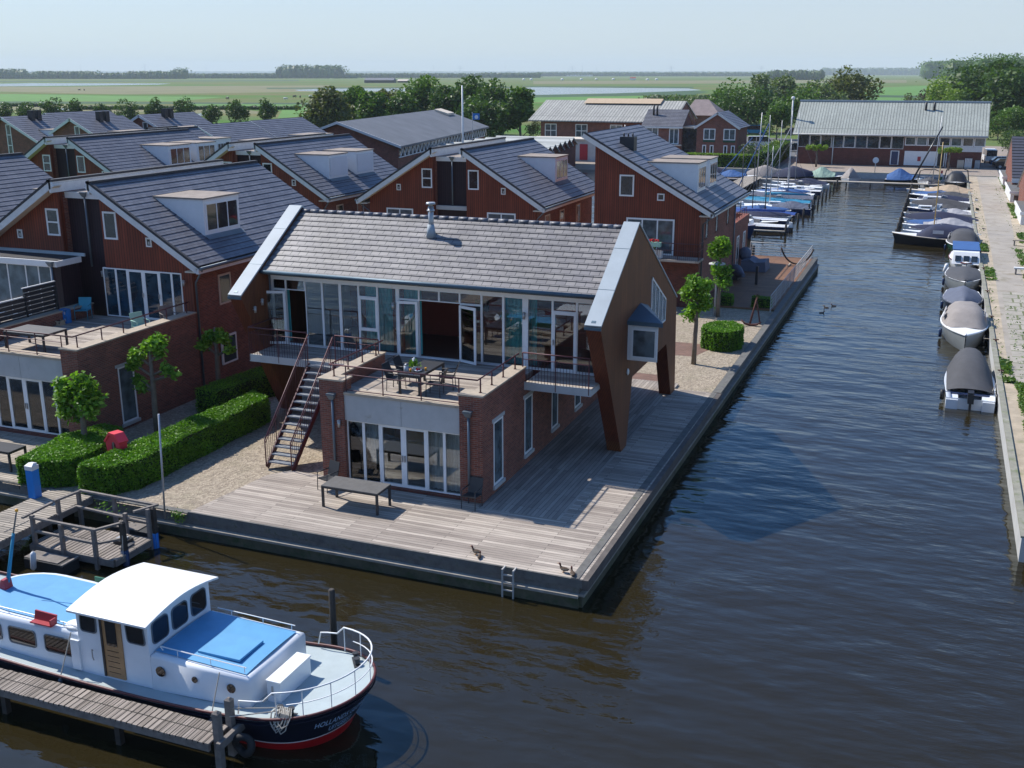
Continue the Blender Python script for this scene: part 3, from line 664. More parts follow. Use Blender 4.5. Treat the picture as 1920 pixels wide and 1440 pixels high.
# balconies beside the terrace
def balcony(x0, x1, y0, pts, name='balcony'):
    b = MB(); b.box(x0, x1, y0, 5.46, 3.02, 3.09); o = b.build(name, M['deck_x'], H)
    e = MB(); e.box(x0-.02, x1+.02, y0-.05, y0, 2.84, 3.12); e.box(x1-.04, x1+.02, y0, 5.46, 2.84, 3.02)
    for x in [x0+.2+k*(x1-x0-.4)/4 for k in range(5)]: e.box(x-.03, x+.03, y0, 5.46, 2.86, 3.02)
    e.build('edge_beam', M['concrete'], o)
    r = MB(); railing(r, pts, 1.3, 1.5, .022, (.82,), .11); r.build('railing', M['plum'], o)
    return o
balcony(.0, 2.42, 3.8, [(-.05, 3.76, 2.88), (2.36, 3.76, 2.88)])
lb = balcony(-11.2, -6.0, 3.6, [(-11.2, 3.56, 2.88), (-8.62, 3.56, 2.88)])
r = MB(); railing(r, [(-11.2, 5.4, 2.88), (-11.2, 3.56, 2.88)], 1.3, 1.5, .022, (.82,), .11); r.build('railing', M['plum'], lb); r = MB(); railing(r, [(-7.42, 3.56, 2.88), (-5.6, 3.56, 2.88)], 1.3, 1.2, .022, (.82,), .11); r.build('railing', M['plum'], lb)
# terrace railing
r = MB(); zt = 4.13
r.tube([(-5.5, 3.7, zt), (-5.6, .12, zt), (-.2, .12, zt), (-.2, 3.75, zt)], .028, 6)
for x in (-4.98, -3.6, -2.2, -.85): r.tube([(x, .12, 3.2), (x, .12, zt)], .022, 5)
r.tube([(-4.98, .12, 3.3), (-.85, .12, 3.3)], .018, 5); r.tube([(-4.98, .12, 3.84), (-.85, .12, 3.84)], .018, 5)
for y in (.35, 1.3, 2.3, 3.3): r.tube([(-5.57, y, 3.64), (-5.57, y, zt)], .028, 6); r.tube([(-5.57, y, 3.655), (-5.57, y, 3.67)], .055, 8)
for y in (.35, 1.3, 2.3, 3.4): r.tube([(-.2, y, 3.64), (-.2, y, zt)], .028, 6); r.tube([(-.2, y, 3.655), (-.2, y, 3.67)], .055, 8)
r.build('terrace_railing', M['plum'], H)
# outside stairs
ST = thing('outside_staircase', 'steep plum steel staircase with grey treads up to the balcony', 'staircase', (-8, .4, 0))
n = 14
for k in range(n):
    y = .42+k*3.14/n; z = (k+1)*3.02/n-.05
    MB().box(-8.47, -7.47, y-.02, y+.25, z-.02, z+.03).build('tread', M['tread'], ST)
for x in (-8.5, -7.44):
    q = Vector((0, 3.14, 3.02)).normalized(); nn = Vector((0, -q.z, q.y))
    MB().obox(Vector((0, .36, -.02)), X3, q, nn, x-.025, x+.025, 0, 4.35, -.09, .12).build('stringer', M['plum'], ST)
    r = MB(); a, b = Vector((x, .3, .02)), Vector((x, 3.46, 3.06))
    r.tube([a, a+Z3*1.0, b+Z3*1.08], .026, 6); r.tube([a+Z3*.86, b+Z3*.94], .016, 5)
    for i in range(1, 26):
        p = a.lerp(b, i/26); r.tube([p+Z3*.06, p+Z3*(.88 if i % 6 else 1.0)], .008 if i % 6 else .018, 4, cap=False)
    r.build('handrail', M['plum'], ST)

# deck around the house
def deck(name, label, m, boxes, cat='deck', edge=None):
    t = thing(name, label, cat, (boxes[0][0], boxes[0][2], 0)); mb = MB()
    for b in boxes: mb.box(*b)
    mb.build('deck_boards', M[m], t)
    if edge:
        e = MB()
        for b in edge: e.box(*b)
        e.build('edge_board', M['wood_post'], t)
    return t
M['wood_dark2'] = mat('dark_edge_timber', (.10, .085, .075), .8, var=.3, vs=3)
dk = thing('waterside_deck', 'weathered grey timber deck wrapping the corner of the canal house', 'deck', (-2, -2, 0))
mb = MB(); mb.prism([(-8.5, -4.0, -.12), (4.70, -4.0, -.12), (4.70, -.35, -.12), (-8.05, -.35, -.12)], (0, 0, .12)); mb.prism([(-8.05, -.35, -.12), (-5.97, -.35, -.12), (-5.97, .35, -.12), (-7.5, .35, -.12)], (0, 0, .12))
mb.box(-5.97, 0, -.35, 0, -.12, 0); mb.box(2.75, 4.70, -.35, 15.3, -.12, 0)
mb.build('deck_boards', M['deck_x'], dk)
MB().box(0, 2.75, -.35, 16.2, -.12, 0).build('deck_boards', M['deck_y'], dk)
MB().box(-8.55, 4.7, -4.06, -4.0, -.26, -.004).build('edge_board', M['fascia_wood'], dk); MB().box(4.70, 4.87, -4.06, 15.3, -.3, .004).build('edge_board', M['wood_dark2'], dk); MB().box(4.52, 4.84, 15.3, 53.4, -.12, .03).build('edge_board', M['fascia_wood'], dk)
M['silver_wood'] = mat('silvered_wood', (.42, .40, .37), .8)
lad = thing('swim_ladder', 'small grey wooden ladder hanging from the front deck edge', 'ladder', (2.55, -4.15, -.4))
mb = MB().box(2.37, 2.41, -4.27, -4.22, -1.0, .02).box(2.70, 2.74, -4.27, -4.22, -1.0, .02).box(2.37, 2.41, -4.22, -4.0, -.03, .02).box(2.70, 2.74, -4.22, -4.0, -.03, .02)
for z in (-.15, -.38, -.62): mb.box(2.41, 2.70, -4.26, -4.23, z-.02, z+.02)
mb.build('rungs', M['silver_wood'], lad)
# ================================================================ timber houses with twin roofs
M['tile'].node_tree.nodes['Brick Texture'].inputs['Row Height'].default_value = .3118
SL = .617
def zr(x): return 9.0-(abs(x)-1.06)*SL
def dormer(root, sgn, xf, y0, w, ztop, zroof, glaz='three', shut=False):
    """box dormer on a slope; xf = distance of its front from the axis, zroof(x) = roof height"""
    xb = 0
    x = xf
    while zroof(x-xb) < ztop-.02 and xb < 8: xb += .05
    q = lambda xx, y, z: (root.location.x+sgn*xx, y, z)
    zb = zroof(xf)-.05
    mb = MB(); mb.prism([q(xf, y0, zb), q(xf, y0, ztop), q(xf-xb, y0, ztop)], (0, w, 0)); d = mb.build('dormer', M['white'], root)
    t = MB(); X0, X1 = sorted((root.location.x+sgn*(xf-xb-.05), root.location.x+sgn*(xf+.06))); t.box(X0, X1, y0-.05, y0+w+.05, ztop+.002, ztop+.07); t.build('dormer_roof', M['flatroof'], d)
    a = MB(); e0, e1 = Vector(q(xf+.25, y0-.05, zroof(xf+.25)+.06)), Vector(q(xf+.25, y0+w+.05, zroof(xf+.25)+.06)); r1, r0 = Vector(q(xf-.02, y0+w+.05, zroof(xf)+.09)), Vector(q(xf-.02, y0-.05, zroof(xf)+.09)); a.face([e0, e1, r1, r0]); a.face([r0, r1, e1, e0]); a.build('apron', M['zinc'], d)
    U = Y3 if sgn > 0 else -Y3; O = Vector(q(xf+.004, y0+.12 if sgn > 0 else y0+w-.12, zb+.25))
    h = ztop-zb-.42; ww = w-.24
    if shut:
        MB().obox(O, U, Z3, U.cross(Z3), 0, ww, 0, h, 0, .05).build('roller_shutter', M['shutter'], d)
    elif glaz == 'three': frame_win(d, O, U, ww, h, cols=(1, 1, 1), fw=.07)
    else:
        frame_win(d, O+U*.2, U, .8, h*.85, cols=(1, 1), fw=.05); frame_win(d, O+U*(ww-1.0), U, .8, h*.85, cols=(1, 1), fw=.05)
    return d
def half(root, s, y0, D, lower, brk='brick', upper=True, blind=False, zfoot=2.9):
    """one half of a twin house; s = +1 right, -1 left"""
    cx = root.location.x; Q = lambda x, y, z: (cx+s*x, y, z); yw = y0+.45
    body = MB().prism([Q(1.1, yw+.25, GZ-.1), Q(5.68, yw+.25, GZ-.1), Q(5.68, yw+.25, zr(5.68)-.2), Q(1.1, yw+.25, zr(1.1)-.2)], (0, D-1.0, 0)).build('wall', M[brk], root)
    MB().prism([Q(1.12, yw, zfoot), Q(5.70, yw, zfoot), Q(5.70, yw, zr(5.70)-.19), Q(1.12, yw, zr(1.12)-.19)], (0, .25, 0)).build('timber_gable', M['siding'], root)
    if zfoot > 1: MB().prism([Q(1.12, yw+.02, GZ-.1), Q(5.69, yw+.02, GZ-.1), Q(5.69, yw+.02, zfoot), Q(1.12, yw+.02, zfoot)], (0, .23, 0)).build('brick_base', M['brick_dark'], root)
    rf = MB(); e = [Q(6.36, y0, zr(6.36)), Q(6.36, y0+D, zr(6.36)), Q(1.06, y0+D, 9.0), Q(1.06, y0, 9.0)]
    roof_slab(rf, *e, 17, .12, .03); roof = rf.build('roof', [M['tile'], M['tile_nose'], M['cream']], root)
    d = Vector((s*5.3, 0, -5.3*SL)).normalized(); n = Vector((s*SL, 0, 1)).normalized()
    o = Vector(Q(1.0, 0, 9.04)); v = MB(); L = 5.42/cos(math.atan(SL))
    v.obox(o, d, Y3, n, 0, L, y0-.05, y0+.0, -.30, -.035).build('verge_board', M['white_old'], roof)
    MB().obox(o, d, Y3, n, 0, L, y0-.06, y0+.06, -.035, .07).build('verge_tiles', M['tile_nose'], roof)
    MB().obox(o, d, Y3, n, 0, L-.1, y0, yw, -.3, -.26).build('soffit', M['cream'], roof)
    a, b = sorted((cx+s*6.30, cx+s*6.44)); MB().box(a, b, y0-.05, y0+D, zr(6.36)-.32, zr(6.36)-.10).build('eaves_board', M['white_old'], roof)
    a, b = sorted((cx+s*5.69, cx+s*6.3)); MB().box(a, b, y0, y0+D, zr(6.36)-.30, zr(6.36)-.24).build('soffit', M['cream'], roof)
    MB().tube([Q(6.5, y0-.02, zr(6.36)-.1), Q(6.5, y0+D, zr(6.36)-.1)], .07, 8).build('gutter', M['pipe'], roof)
    a, b = sorted((cx+s*1.0, cx+s*1.10)); MB().box(a, b, y0-.05, y0+D, 8.5, 8.97).build('slot_fascia', M['white_old'], root)
    a, b = sorted((cx+s*.96, cx+s*1.2)); MB().box(a, b, y0-.06, y0+D, 8.97, 9.07).build('ridge_cap', M['tile_nose'], roof)
    # openings
    if not blind:
        x0 = 1.24; O = Q(x0 if s > 0 else x0+.7, yw, 6.55); frame_win(root, O, X3, .72, 1.2, rows=(1,) if s > 0 else (1, 1), fw=.08)
        O = Q(3.44 if s > 0 else 3.73, yw, 6.33); f = frame_win(root, O, X3, .3, .4, fw=.06, name='small_window')
        MB().box(O[0]+.12, O[0]+.2, yw-.03, yw+.0, 6.43, 6.56).build('handle', M['steel'], f)
    for (a, b, z0, z1, cols, gl) in lower:
        O = Q(a if s > 0 else b, yw, z0); frame_win(root, O, X3, b-a, z1-z0, cols=cols, fw=.09, g=gl)
    # rain pipe on the side
    MB().tube([Q(6.45, y0+.15, zr(6.36)-.2), Q(5.78, y0+.55, 4.9), Q(5.78, y0+.55, .0)], .045, 8).build('downpipe', M['pipe'], root)
    for yy in (2.2, 5.0, 8.4):
        U = Y3 if s > 0 else -Y3; O = Vector(Q(5.685, y0+yy+(0 if s > 0 else .9), 3.6)); frame_win(root, O, U, .9, 1.35, fw=.08, m='cream')
    return roof
def twin(label, cx, y0, D=12.32, right=(), left=(), halves=(1, -1), dorm=(), brk='brick', slot=True, zfoot=2.9):
    R = thing('timber_house', label, 'house', (cx, y0, 0))
    if 1 in halves: half(R, 1, y0, D, right, brk, zfoot=zfoot)
    if -1 in halves: half(R, -1, y0, D, left, brk, zfoot=zfoot)
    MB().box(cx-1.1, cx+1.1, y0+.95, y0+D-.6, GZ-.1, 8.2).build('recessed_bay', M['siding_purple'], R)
    MB().box(cx-1.1, cx+1.1, y0+.82, y0+D-.5, 8.2, 8.46).build('bay_fascia', M['white_old'], R)
    MB().box(cx-1.0, cx+1.0, y0+.9, y0+D-.6, 8.46, 8.475).build('bay_roof', M['flatroof'], R)
    downpipe(R, cx, y0+.82, 5.2, 8.3)
    for (s, yo, w, gl, sh) in dorm: dormer(R, s, 5.02, y0+yo, w, 8.18, zr, gl, sh)
    return R
two = (1, 1)
GL6 = [(.97, 5.15, 3.12, 5.3, (.7, .64, .86, .85, .63, .52), 'glass')]
h2 = twin('nearest red timber house left of the canal house, with a white dormer and roof terrace', -22.05, 6.6, right=(), left=(), dorm=((1, 2.45, 2.6, 'three', False), (-1, 3, 2.6, 'three', False)))
for (a, b, k) in ((-21.1, -20.4, 0), (-20.4, -19.78, 0), (-19.78, -18.92, 1), (-18.92, -18.06, 1), (-18.06, -17.42, 0), (-17.42, -16.9, 0)):
    f = frame_win(h2, (a, 7.045, 3.12), X3, b-a, 2.17, fw=.1 if k else .05, name='glazed_door' if k else 'window', g='blueglass')
    if k: MB().box(b-.08, b-.05, 6.95, 7.0, 4.1, 4.3).build('handle', M['steel'], f)
wall_lamp(h2, -21.5, 7.5, 4.9); wall_lamp(h2, -16.7, 7.0, 4.9)
h3 = twin('red timber house left of centre whose white dormers have closed roller shutters', -30.5, 31.2, right=[(2.5, 4.4, 3.1, 5.2, two, 'curglass')], left=[(2.5, 4.4, 3.1, 5.2, two, 'curglass')], dorm=((1, 2.6, 2.5, 'three', True), (1, 6.3, 2.5, 'three', True)))
h4 = twin('red timber house straight behind the main chimney with one white dormer', -15.57, 31.2, right=[(2.5, 4.4, 3.1, 5.2, two, 'curglass')], left=[(2.6, 4.5, 3.1, 5.2, two, 'curglass')], dorm=((1, 6.0, 2.5, 'three', False),))
MB().box(-17.0, -14.2, 31.9, 32.6, 5.2, 5.45).build('porch_beam', M['concrete'], h4)
h6 = twin('red timber house half hidden behind the ridge of the nearest timber house', -46.9, 31.9, right=[(2.5, 4.4, 3.1, 5.2, two, 'curglass')], left=[(2.6, 4.5, 3.1, 5.2, two, 'curglass')], dorm=((1, 6.0, 2.6, 'three', False), (1, 9.4, 2.4, 'three', False)), D=13.5)
h7 = twin('red timber house at the left edge of which only the right roof slope shows', -38.2, 6.6, right=[(2.5, 4.4, 3.1, 5.2, two, 'curglass')], left=(), dorm=((1, 2.45, 2.6, 'three', False),))
# rear continuation roof with a cream dormer behind the half hidden house
hb = twin('timber house behind with a pale dormer peeping over the roof in front', -49.0, 45.6, right=(), left=(), dorm=((1, .9, 2.2, 'two', False),), D=3.8)
# ---- wing, terrace and garden side of the nearest timber house
wing(h2, -22.3, -16.3, 7.0, [(-21.38, -20.75, 'w'), (-20.75, -20.1, 'w'), (-20.1, -19.25, 'door'), (-19.25, -18.4, 'door'), (-18.4, -17.75, 'w'), (-17.75, -17.1, 'w')], right_win=((2.0, 2.9, .15, 2.45),), brick='brick')
curtains(h2, -21.3, -17.2, .1, 2.24, .6, 'cur_brown')
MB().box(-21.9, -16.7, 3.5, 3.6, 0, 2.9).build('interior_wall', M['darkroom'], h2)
frame_win(h2, (-16.29, 8.6, .9), Y3, 1.1, 1.3, fw=.08, m='white'); frame_win(h2, (-16.29, 13.6, 1.0), Y3, 1.1, 1.3, fw=.08, m='cream')
r = MB(); zt = 4.1
r.tube([(-22.2, .12, zt), (-16.55, .12, zt), (-16.55, 6.9, zt)], .028, 6); r.tube([(-22.2, .12, 3.3), (-17.1, .12, 3.3)], .018, 5); r.tube([(-22.2, .12, 3.84), (-17.1, .12, 3.84)], .018, 5)
for x in (-22.1, -21, -19.75, -18.35, -17.1): r.tube([(x, .12, 3.2), (x, .12, zt)], .022, 5)
for y in (.3, 1.6, 2.8, 4.1, 5.4, 6.7): r.tube([(-16.52, y, 3.64), (-16.52, y, zt)], .026, 6)
r.build('terrace_railing', M['plum'], h2)
# flat roofed conservatory of the left half
mb = MB().box(-27.4, -22.25, 5.55, 7.04, 5.45, 5.70); c = mb.build('conservatory', M['white'], h2)
MB().box(-27.3, -22.35, 5.65, 7.0, 5.70, 5.725).build('felt_roof', M['blackroof'], c); MB().box(-27.4, -22.0, 6.98, 7.04, 5.72, 5.86).build('flashing', M['zinc'], c)
frame_win(c, (-27.4, 5.8, 3.1), X3, 4.6, 2.35, cols=(1, 1, 1, .7, .7), fw=.07, g='curglass'); downpipe(c, -22.5, 5.5, 3.1, 5.5)
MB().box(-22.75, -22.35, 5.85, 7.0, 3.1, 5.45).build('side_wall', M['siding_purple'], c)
MB().box(-28.3, -22.3, 0, 7.0, 2.9, 3.1).box(-28.3, -22.35, .1, .4, 2.26, 3.2).build('left_terrace', M['deck_x'], h2)
MB().box(-28.0, -22.3, .4, .6, 0, 2.9).build('left_wall', M['brick_dark'], h2)
# slatted privacy screen between the two terraces
fs = thing('slatted_privacy_screen', 'dark grey stepped wooden slat screen on the roof terrace', 'fence', (-22.3, 3, 3.1))
mb = MB()
for k in range(9):
    z = 3.18+k*.19
    mb.box(-22.33, -22.28, .5 if k < 6 else (3.6 if k > 6 else .5), 5.4, z, z+.155)
mb.build('slats', M['anth'], fs); MB().box(-22.34, -22.27, 3.55, 5.4, 4.86, 4.90).box(-22.34, -22.27, .5, 3.55, 4.50, 4.54).build('top_cap', M['white_old'], fs)
mb = MB()
for y in (.7, 2.1, 3.6, 5.3): mb.box(-22.28, -22.2, y, y+.07, 3.1, 4.6)
mb.split('post', M['anth'], fs)

# ---- tall monopitch house by the marina
H5 = thing('monopitch_house', 'tall red timber house with one steep slope and twin white dormers beside the marina', 'house', (-3, 32.4, 0))
z5 = lambda x: 10.05-.556*(x+7.04)
MB().prism([(-6.5, 33.1, GZ-.1), (0, 33.1, GZ-.1), (0, 33.1, z5(0)-.2), (-6.5, 33.1, z5(-6.5)-.2)], (0, 11.3, 0)).build('wall', M['brick'], H5)
MB().prism([(-6.52, 32.85, 2.9), (.01, 32.85, 2.9), (.01, 32.85, z5(.01)-.19), (-6.52, 32.85, z5(-6.52)-.19)], (0, .25, 0)).build('timber_gable', M['siding'], H5)
MB().box(-6.5, .0, 32.87, 33.1, GZ-.1, 2.9).build('brick_base', M['brick_dark'], H5)
rf = MB(); roof_slab(rf, (.74, 32.4, z5(.74)), (.74, 44.72, z5(.74)), (-7.04, 44.72, 10.05), (-7.04, 32.4, 10.05), 24, .12, .03); rr = rf.build('roof', [M['tile'], M['tile_nose'], M['cream']], H5)
d = Vector((7.78, 0, -7.78*.556)).normalized(); n = Vector((.556, 0, 1)).normalized(); o = Vector((-7.1, 0, 10.08)); L = 7.95/cos(math.atan(.556))
MB().obox(o, d, Y3, n, 0, L, 32.35, 32.4, -.30, -.035).build('verge_board', M['white_old'], rr); MB().obox(o, d, Y3, n, 0, L, 32.34, 32.46, -.035, .07).build('verge_tiles', M['tile_nose'], rr)
MB().box(.68, .82, 32.35, 44.72, z5(.74)-.32, z5(.74)-.1).build('eaves_board', M['white_old'], rr); MB().tube([(.88, 32.4, z5(.74)-.1), (.88, 44.7, z5(.74)-.1)], .07, 8).build('gutter', M['pipe'], rr)
MB().box(0, .7, 32.4, 44.72, z5(.74)-.3, z5(.74)-.24).build('soffit', M['cream'], rr)
def z5f(x): return z5(x)
def dm5(y0, w):
    xf = -.7; zt = 8.25; xb = -.7
    while z5(xb) < zt-.02: xb -= .05
    d = MB().prism([(xf, y0, z5(xf)-.05), (xf, y0, zt), (xb, y0, zt)], (0, w, 0)).build('dormer', M['white'], H5)
    MB().box(xb-.05, xf+.06, y0-.05, y0+w+.05, zt+.002, zt+.07).build('dormer_roof', M['flatroof'], d); frame_win(d, (xf+.004, y0+.15, z5(xf)+.15), Y3, w-.3, 1.35, cols=(1, 1, 1), fw=.07)
dm5(34.9, 2.4); dm5(38.3, 2.5)
cb = MB().box(-5.75, -4.85, 35.4, 36.1, 8.6, 9.72); ch = cb.build('chimney', M['anth'], H5)
mb = MB(); [mb.tube([(-5.6+k*.28, 35.8, 9.7), (-5.6+k*.28, 35.8, 9.92)], .05, 8) for k in range(3)]; mb.split('flue', M['black'], ch)
frame_win(H5, (-4.97, 32.84, 6.4), X3, .9, 1.27, fw=.09); frame_win(H5, (-2.64, 32.84, 6.22), X3, .44, .42, fw=.07, name='small_window')
frame_win(H5, (-4.48, 32.84, 3.0), X3, 2.95, 2.15, cols=(1, .95, 1.05), fw=.1, name='sliding_door', g='curglass')
wall_lamp(H5, -5.1, 32.8, 4.6)
MB().tube([(.85, 32.6, 5.5), (.1, 33.2, 4.9), (.1, 33.2, 0)], .05, 8).tube([(.1, 43.9, 5.4), (.1, 43.9, 0)], .05, 8).split('downpipe', M['pipe'], H5)
mb = MB().box(-3.4, .3, 31.4, 32.85, 2.86, 2.98); bl = mb.build('balcony', M['deck_x'], H5)
r = MB(); railing(r, [(-3.4, 32.8, 2.9), (-3.4, 31.45, 2.9), (.25, 31.45, 2.9), (.25, 32.8, 2.9)], 1.05, 1.2, .022, (.6,), .12); r.build('railing', M['plum'], bl)
MB().box(-6.5, -.05, 44.4, 50.6, GZ-.2, 2.9).build('rear_wing', M['brick'], H5)
MB().box(-6.3, -.3, 44.6, 50.4, 2.9, 2.95).build('rear_terrace', M['deck_x'], H5); MB().box(-.4, .0, 44.4, 50.7, 2.9, 3.5).box(-6.5, -.4, 50.3, 50.7, 2.9, 3.5).build('rear_parapet', M['brick'], H5)
r = MB(); railing(r, [(-.2, 44.6, 3.5), (-.2, 50.5, 3.5)], .5, 1, .022, ()); r.build('rear_railing', M['plum'], H5)
for y in (34.4, 37.5, 41.3): frame_win(H5, (.0, y, 3.8), Y3, .8, 1.3, fw=.08, m='brick_dark')
for y in (46, 48.6): frame_win(H5, (-.045, y, .3), Y3, .9, 2.1, fw=.08)
# flower boxes on its balcony
fb = thing('flower_box', 'pale green planter box full of red flowers on the balcony rail', 'planter', (-2.6, 31.4, 3.8)); MB().box(-2.75, -1.95, 31.2, 31.5, 3.72, 3.98).build('trough', M['mint'], fb)
mb = MB(); 
for k in range(40): mb.sphere((-2.7+random.random()*.7, 31.35+random.uniform(-.1, .1), 4.0+random.random()*.14), .04, nu=5, nv=4)
mb.build('flowers', M['skin_fl'], fb)
wb = thing('white_planter', 'white picket planter with bushy green plants on the balcony floor', 'planter', (-2.6, 31.7, 2.98)); mb = MB()
for k in range(8): mb.box(-3.2+k*.16, -3.08+k*.16, 31.6, 31.63, 2.99, 3.5)
mb.box(-3.2, -1.95, 31.63, 31.95, 3.0, 3.4); mb.build('pickets', M['white'], wb)
mb = MB(); 
for k in range(90): 
    c = Vector((random.uniform(-3.15, -2.4), random.uniform(31.6, 31.95), 3.45+random.random()*.35)); u = Vector((random.gauss(0, 1), random.gauss(0, 1), random.gauss(0, 1))).normalized()*.06; w = u.orthogonal().normalized()*.05; mb.face([c-u-w, c+u-w, c+u+w, c-u+w])
mb.build('foliage', M['leaf_light'], wb)

# ================================================================ cottages in the third row
def cottage(label, xr, y0, D=10.5, lft=3.4, rgt=8.2, z=8.5, chim=True, dorm=True, black=False):
    R = thing('cottage', label, 'house', (xr, y0, 0), group='tiled cottages in the back row')
    zf = lambda x: z-abs(x)*.52
    MB().prism([(xr-lft+.3, y0+.4, -.1), (xr+rgt-.4, y0+.4, -.1), (xr+rgt-.4, y0+.4, zf(rgt-.4)-.15), (xr, y0+.4, z-.15), (xr-lft+.3, y0+.4, zf(lft-.3)-.15)], (0, D-.8, 0)).build('wall', M['brick'], R)
    rf = MB(); roof_slab(rf, (xr+rgt, y0, zf(rgt)), (xr+rgt, y0+D, zf(rgt)), (xr, y0+D, z), (xr, y0, z), 22, .1, .03); roof_slab(rf, (xr-lft, y0+D, zf(lft)), (xr-lft, y0, zf(lft)), (xr, y0, z), (xr, y0+D, z), 10, .1, .05)
    rr = rf.build('roof', [M['tile'], M['tile_nose'], M['cream']], R)
    for s, L_ in ((1, rgt), (-1, lft)):
        d = Vector((s, 0, -.52)).normalized(); n = Vector((s*.52, 0, 1)).normalized(); MB().obox(Vector((xr, 0, z)), d, Y3, n, 0, L_*1.127, y0-.06, y0+.01, -.28, .02).build('verge_board', M['white_old'], rr)
    frame_win(R, (xr+.2, y0+.4, 3.4), X3, .75, 4.2, rows=(1.4, 1, 1), fw=.1, name='stair_window', g='curglass')
    if dorm: dormer(R, 1, 6.2, y0+2.6, 4.4, 6.9, zf, 'two')
    if chim:
        c = MB(); c.box(xr+.6, xr+1.2, y0+3.6, y0+4.2, z-.6, z+.65); c.box(xr+.6, xr+1.2, y0+4.7, y0+5.3, z-.6, z+.65); c.split('chimney', M['black'], R)
    return R
cottage('tiled cottage at the far left edge with a dormer and two black chimneys', -92.7, 70.8, lft=3, rgt=9, D=8)
cottage('tiled cottage furthest back on the left, its roof plain', -97.2, 82.4, chim=False, dorm=False, rgt=8, D=12)
cottage('tiled cottage with two black chimneys, second from the left in the back row', -81.9, 70.5, rgt=7, D=9)
cottage('tiled cottage with chimneys in the middle of the back row before the round trees', -81.7, 82.1, rgt=8, D=11)
cottage('tiled cottage without chimneys in front of the last one of the back row', -57.0, 61.1, chim=False, rgt=7, D=9.2)
cottage('tiled cottage at the right end of the back row, next to the dark hall', -57.9, 71.7, chim=False, rgt=7.5, D=10.5)

# ================================================================ halls and buildings further off
HL = thing('sheet_roofed_hall', 'long brick hall with a low dark grey sheet roof and white zigzag bracing', 'hall', (-55, 90, 0))
ax = Vector((-.18, .9837, 0)); bx = Vector((.9837, .18, 0)); o0 = Vector((-48.2, 88.6, 0))
def hp(a, b, z): return o0+bx*a+ax*b+Z3*z         # a across (0 = right eave), b along
MB().prism([hp(-.6, .4, -.1), hp(-15.4, .4, -.1), hp(-15.4, .4, 4.7), hp(-8, .4, 7.5), hp(-.6, .4, 4.7)], ax*49).build('wall', M['brick'], HL)
rf = MB(); N1 = 20
for a0, a1, z0_, z1_ in ((0, -8, 5.0, 7.8), (-16, -8, 5.0, 7.8)): rf.prism([hp(a0, -.2, z0_), hp(a1, -.2, z1_), hp(a1, -.2, z1_-.25), hp(a0, -.2, z0_-.25)], ax*50.4)
rr = rf.build('roof', M['hall_roof'], HL); v = MB()
for a0, a1, z0_, z1_ in ((.05, -8, 4.98, 7.8), (-16, -8, 5.0, 7.8)): v.prism([hp(a0, -.3, z0_-.25), hp(a1, -.3, z1_-.25), hp(a1, -.3, z1_+.05), hp(a0, -.3, z0_+.05)], ax*.12)
v.build('verge_board', M['white_old'], rr)
MB().prism([hp(-7.6, 44, 7.65), hp(-5.4, 44, 6.95), hp(-5.4, 44, 7.3), hp(-7.6, 44, 7.95)], ax*4).build('rooflight', M['cream'], rr)
z = MB()
for k in range(28):
    p, q, s_ = hp(-.45, 1+k*1.75, 3.6), hp(-.35, 1.87+k*1.75, 4.75), hp(-.45, 2.75+k*1.75, 3.6); z.tube([p, q, s_], .09, 4)
z.tube([hp(-.45, .5, 3.6), hp(-.45, 49, 3.6)], .07, 4); z.build('zigzag_bracing', M['white'], HL)
MB().prism([hp(-.58, 1, 3.6), hp(-.58, 49, 3.6), hp(-.58, 49, 4.6), hp(-.58, 1, 4.6)], bx*.02).build('window_band', M['dglass'], HL)

BN = thing('metal_barn', 'long brick barn with pale corrugated roof and raised cream ridge light', 'barn', (-42, 155, 0))
MB().prism([(-54, 154, -.1), (-54, 171, -.1), (-54, 171, 5.2), (-54, 162.5, 8.4), (-54, 154, 5.2)], (24, 0, 0)).build('wall', M['brick'], BN)
M['fibre_roof_x'] = brickmat('pale_corrugated_roof_panels', (.42, .41, .37), (.36, .35, .32), (.22, .22, .2), 60, .55, .09, 'yx', 0, .75, 1.0, .2, (1, .08, 1), .3)
rf = MB().prism([(-56.0, 153, 5.5), (-56.0, 162.5, 8.75), (-56.0, 172, 5.5), (-56.0, 172, 5.3), (-56.0, 162.5, 8.55), (-56.0, 153, 5.3)], (26.2, 0, 0)); rr = rf.build('roof', M['fibre_roof'], BN)
MB().prism([(-48, 160.3, 8.3), (-48, 162.5, 9.1), (-48, 164.5, 8.4)], (14, 0, 0)).build('ridge_light', M['tan_cover'], rr)
for x in (-53.2, -47.5, -41.2, -35.5): frame_win(BN, (x, 153.98, 2.6), X3, 2.2, 2.3, cols=(1, 1), rows=(1, 1), fw=.14, g='curglass')
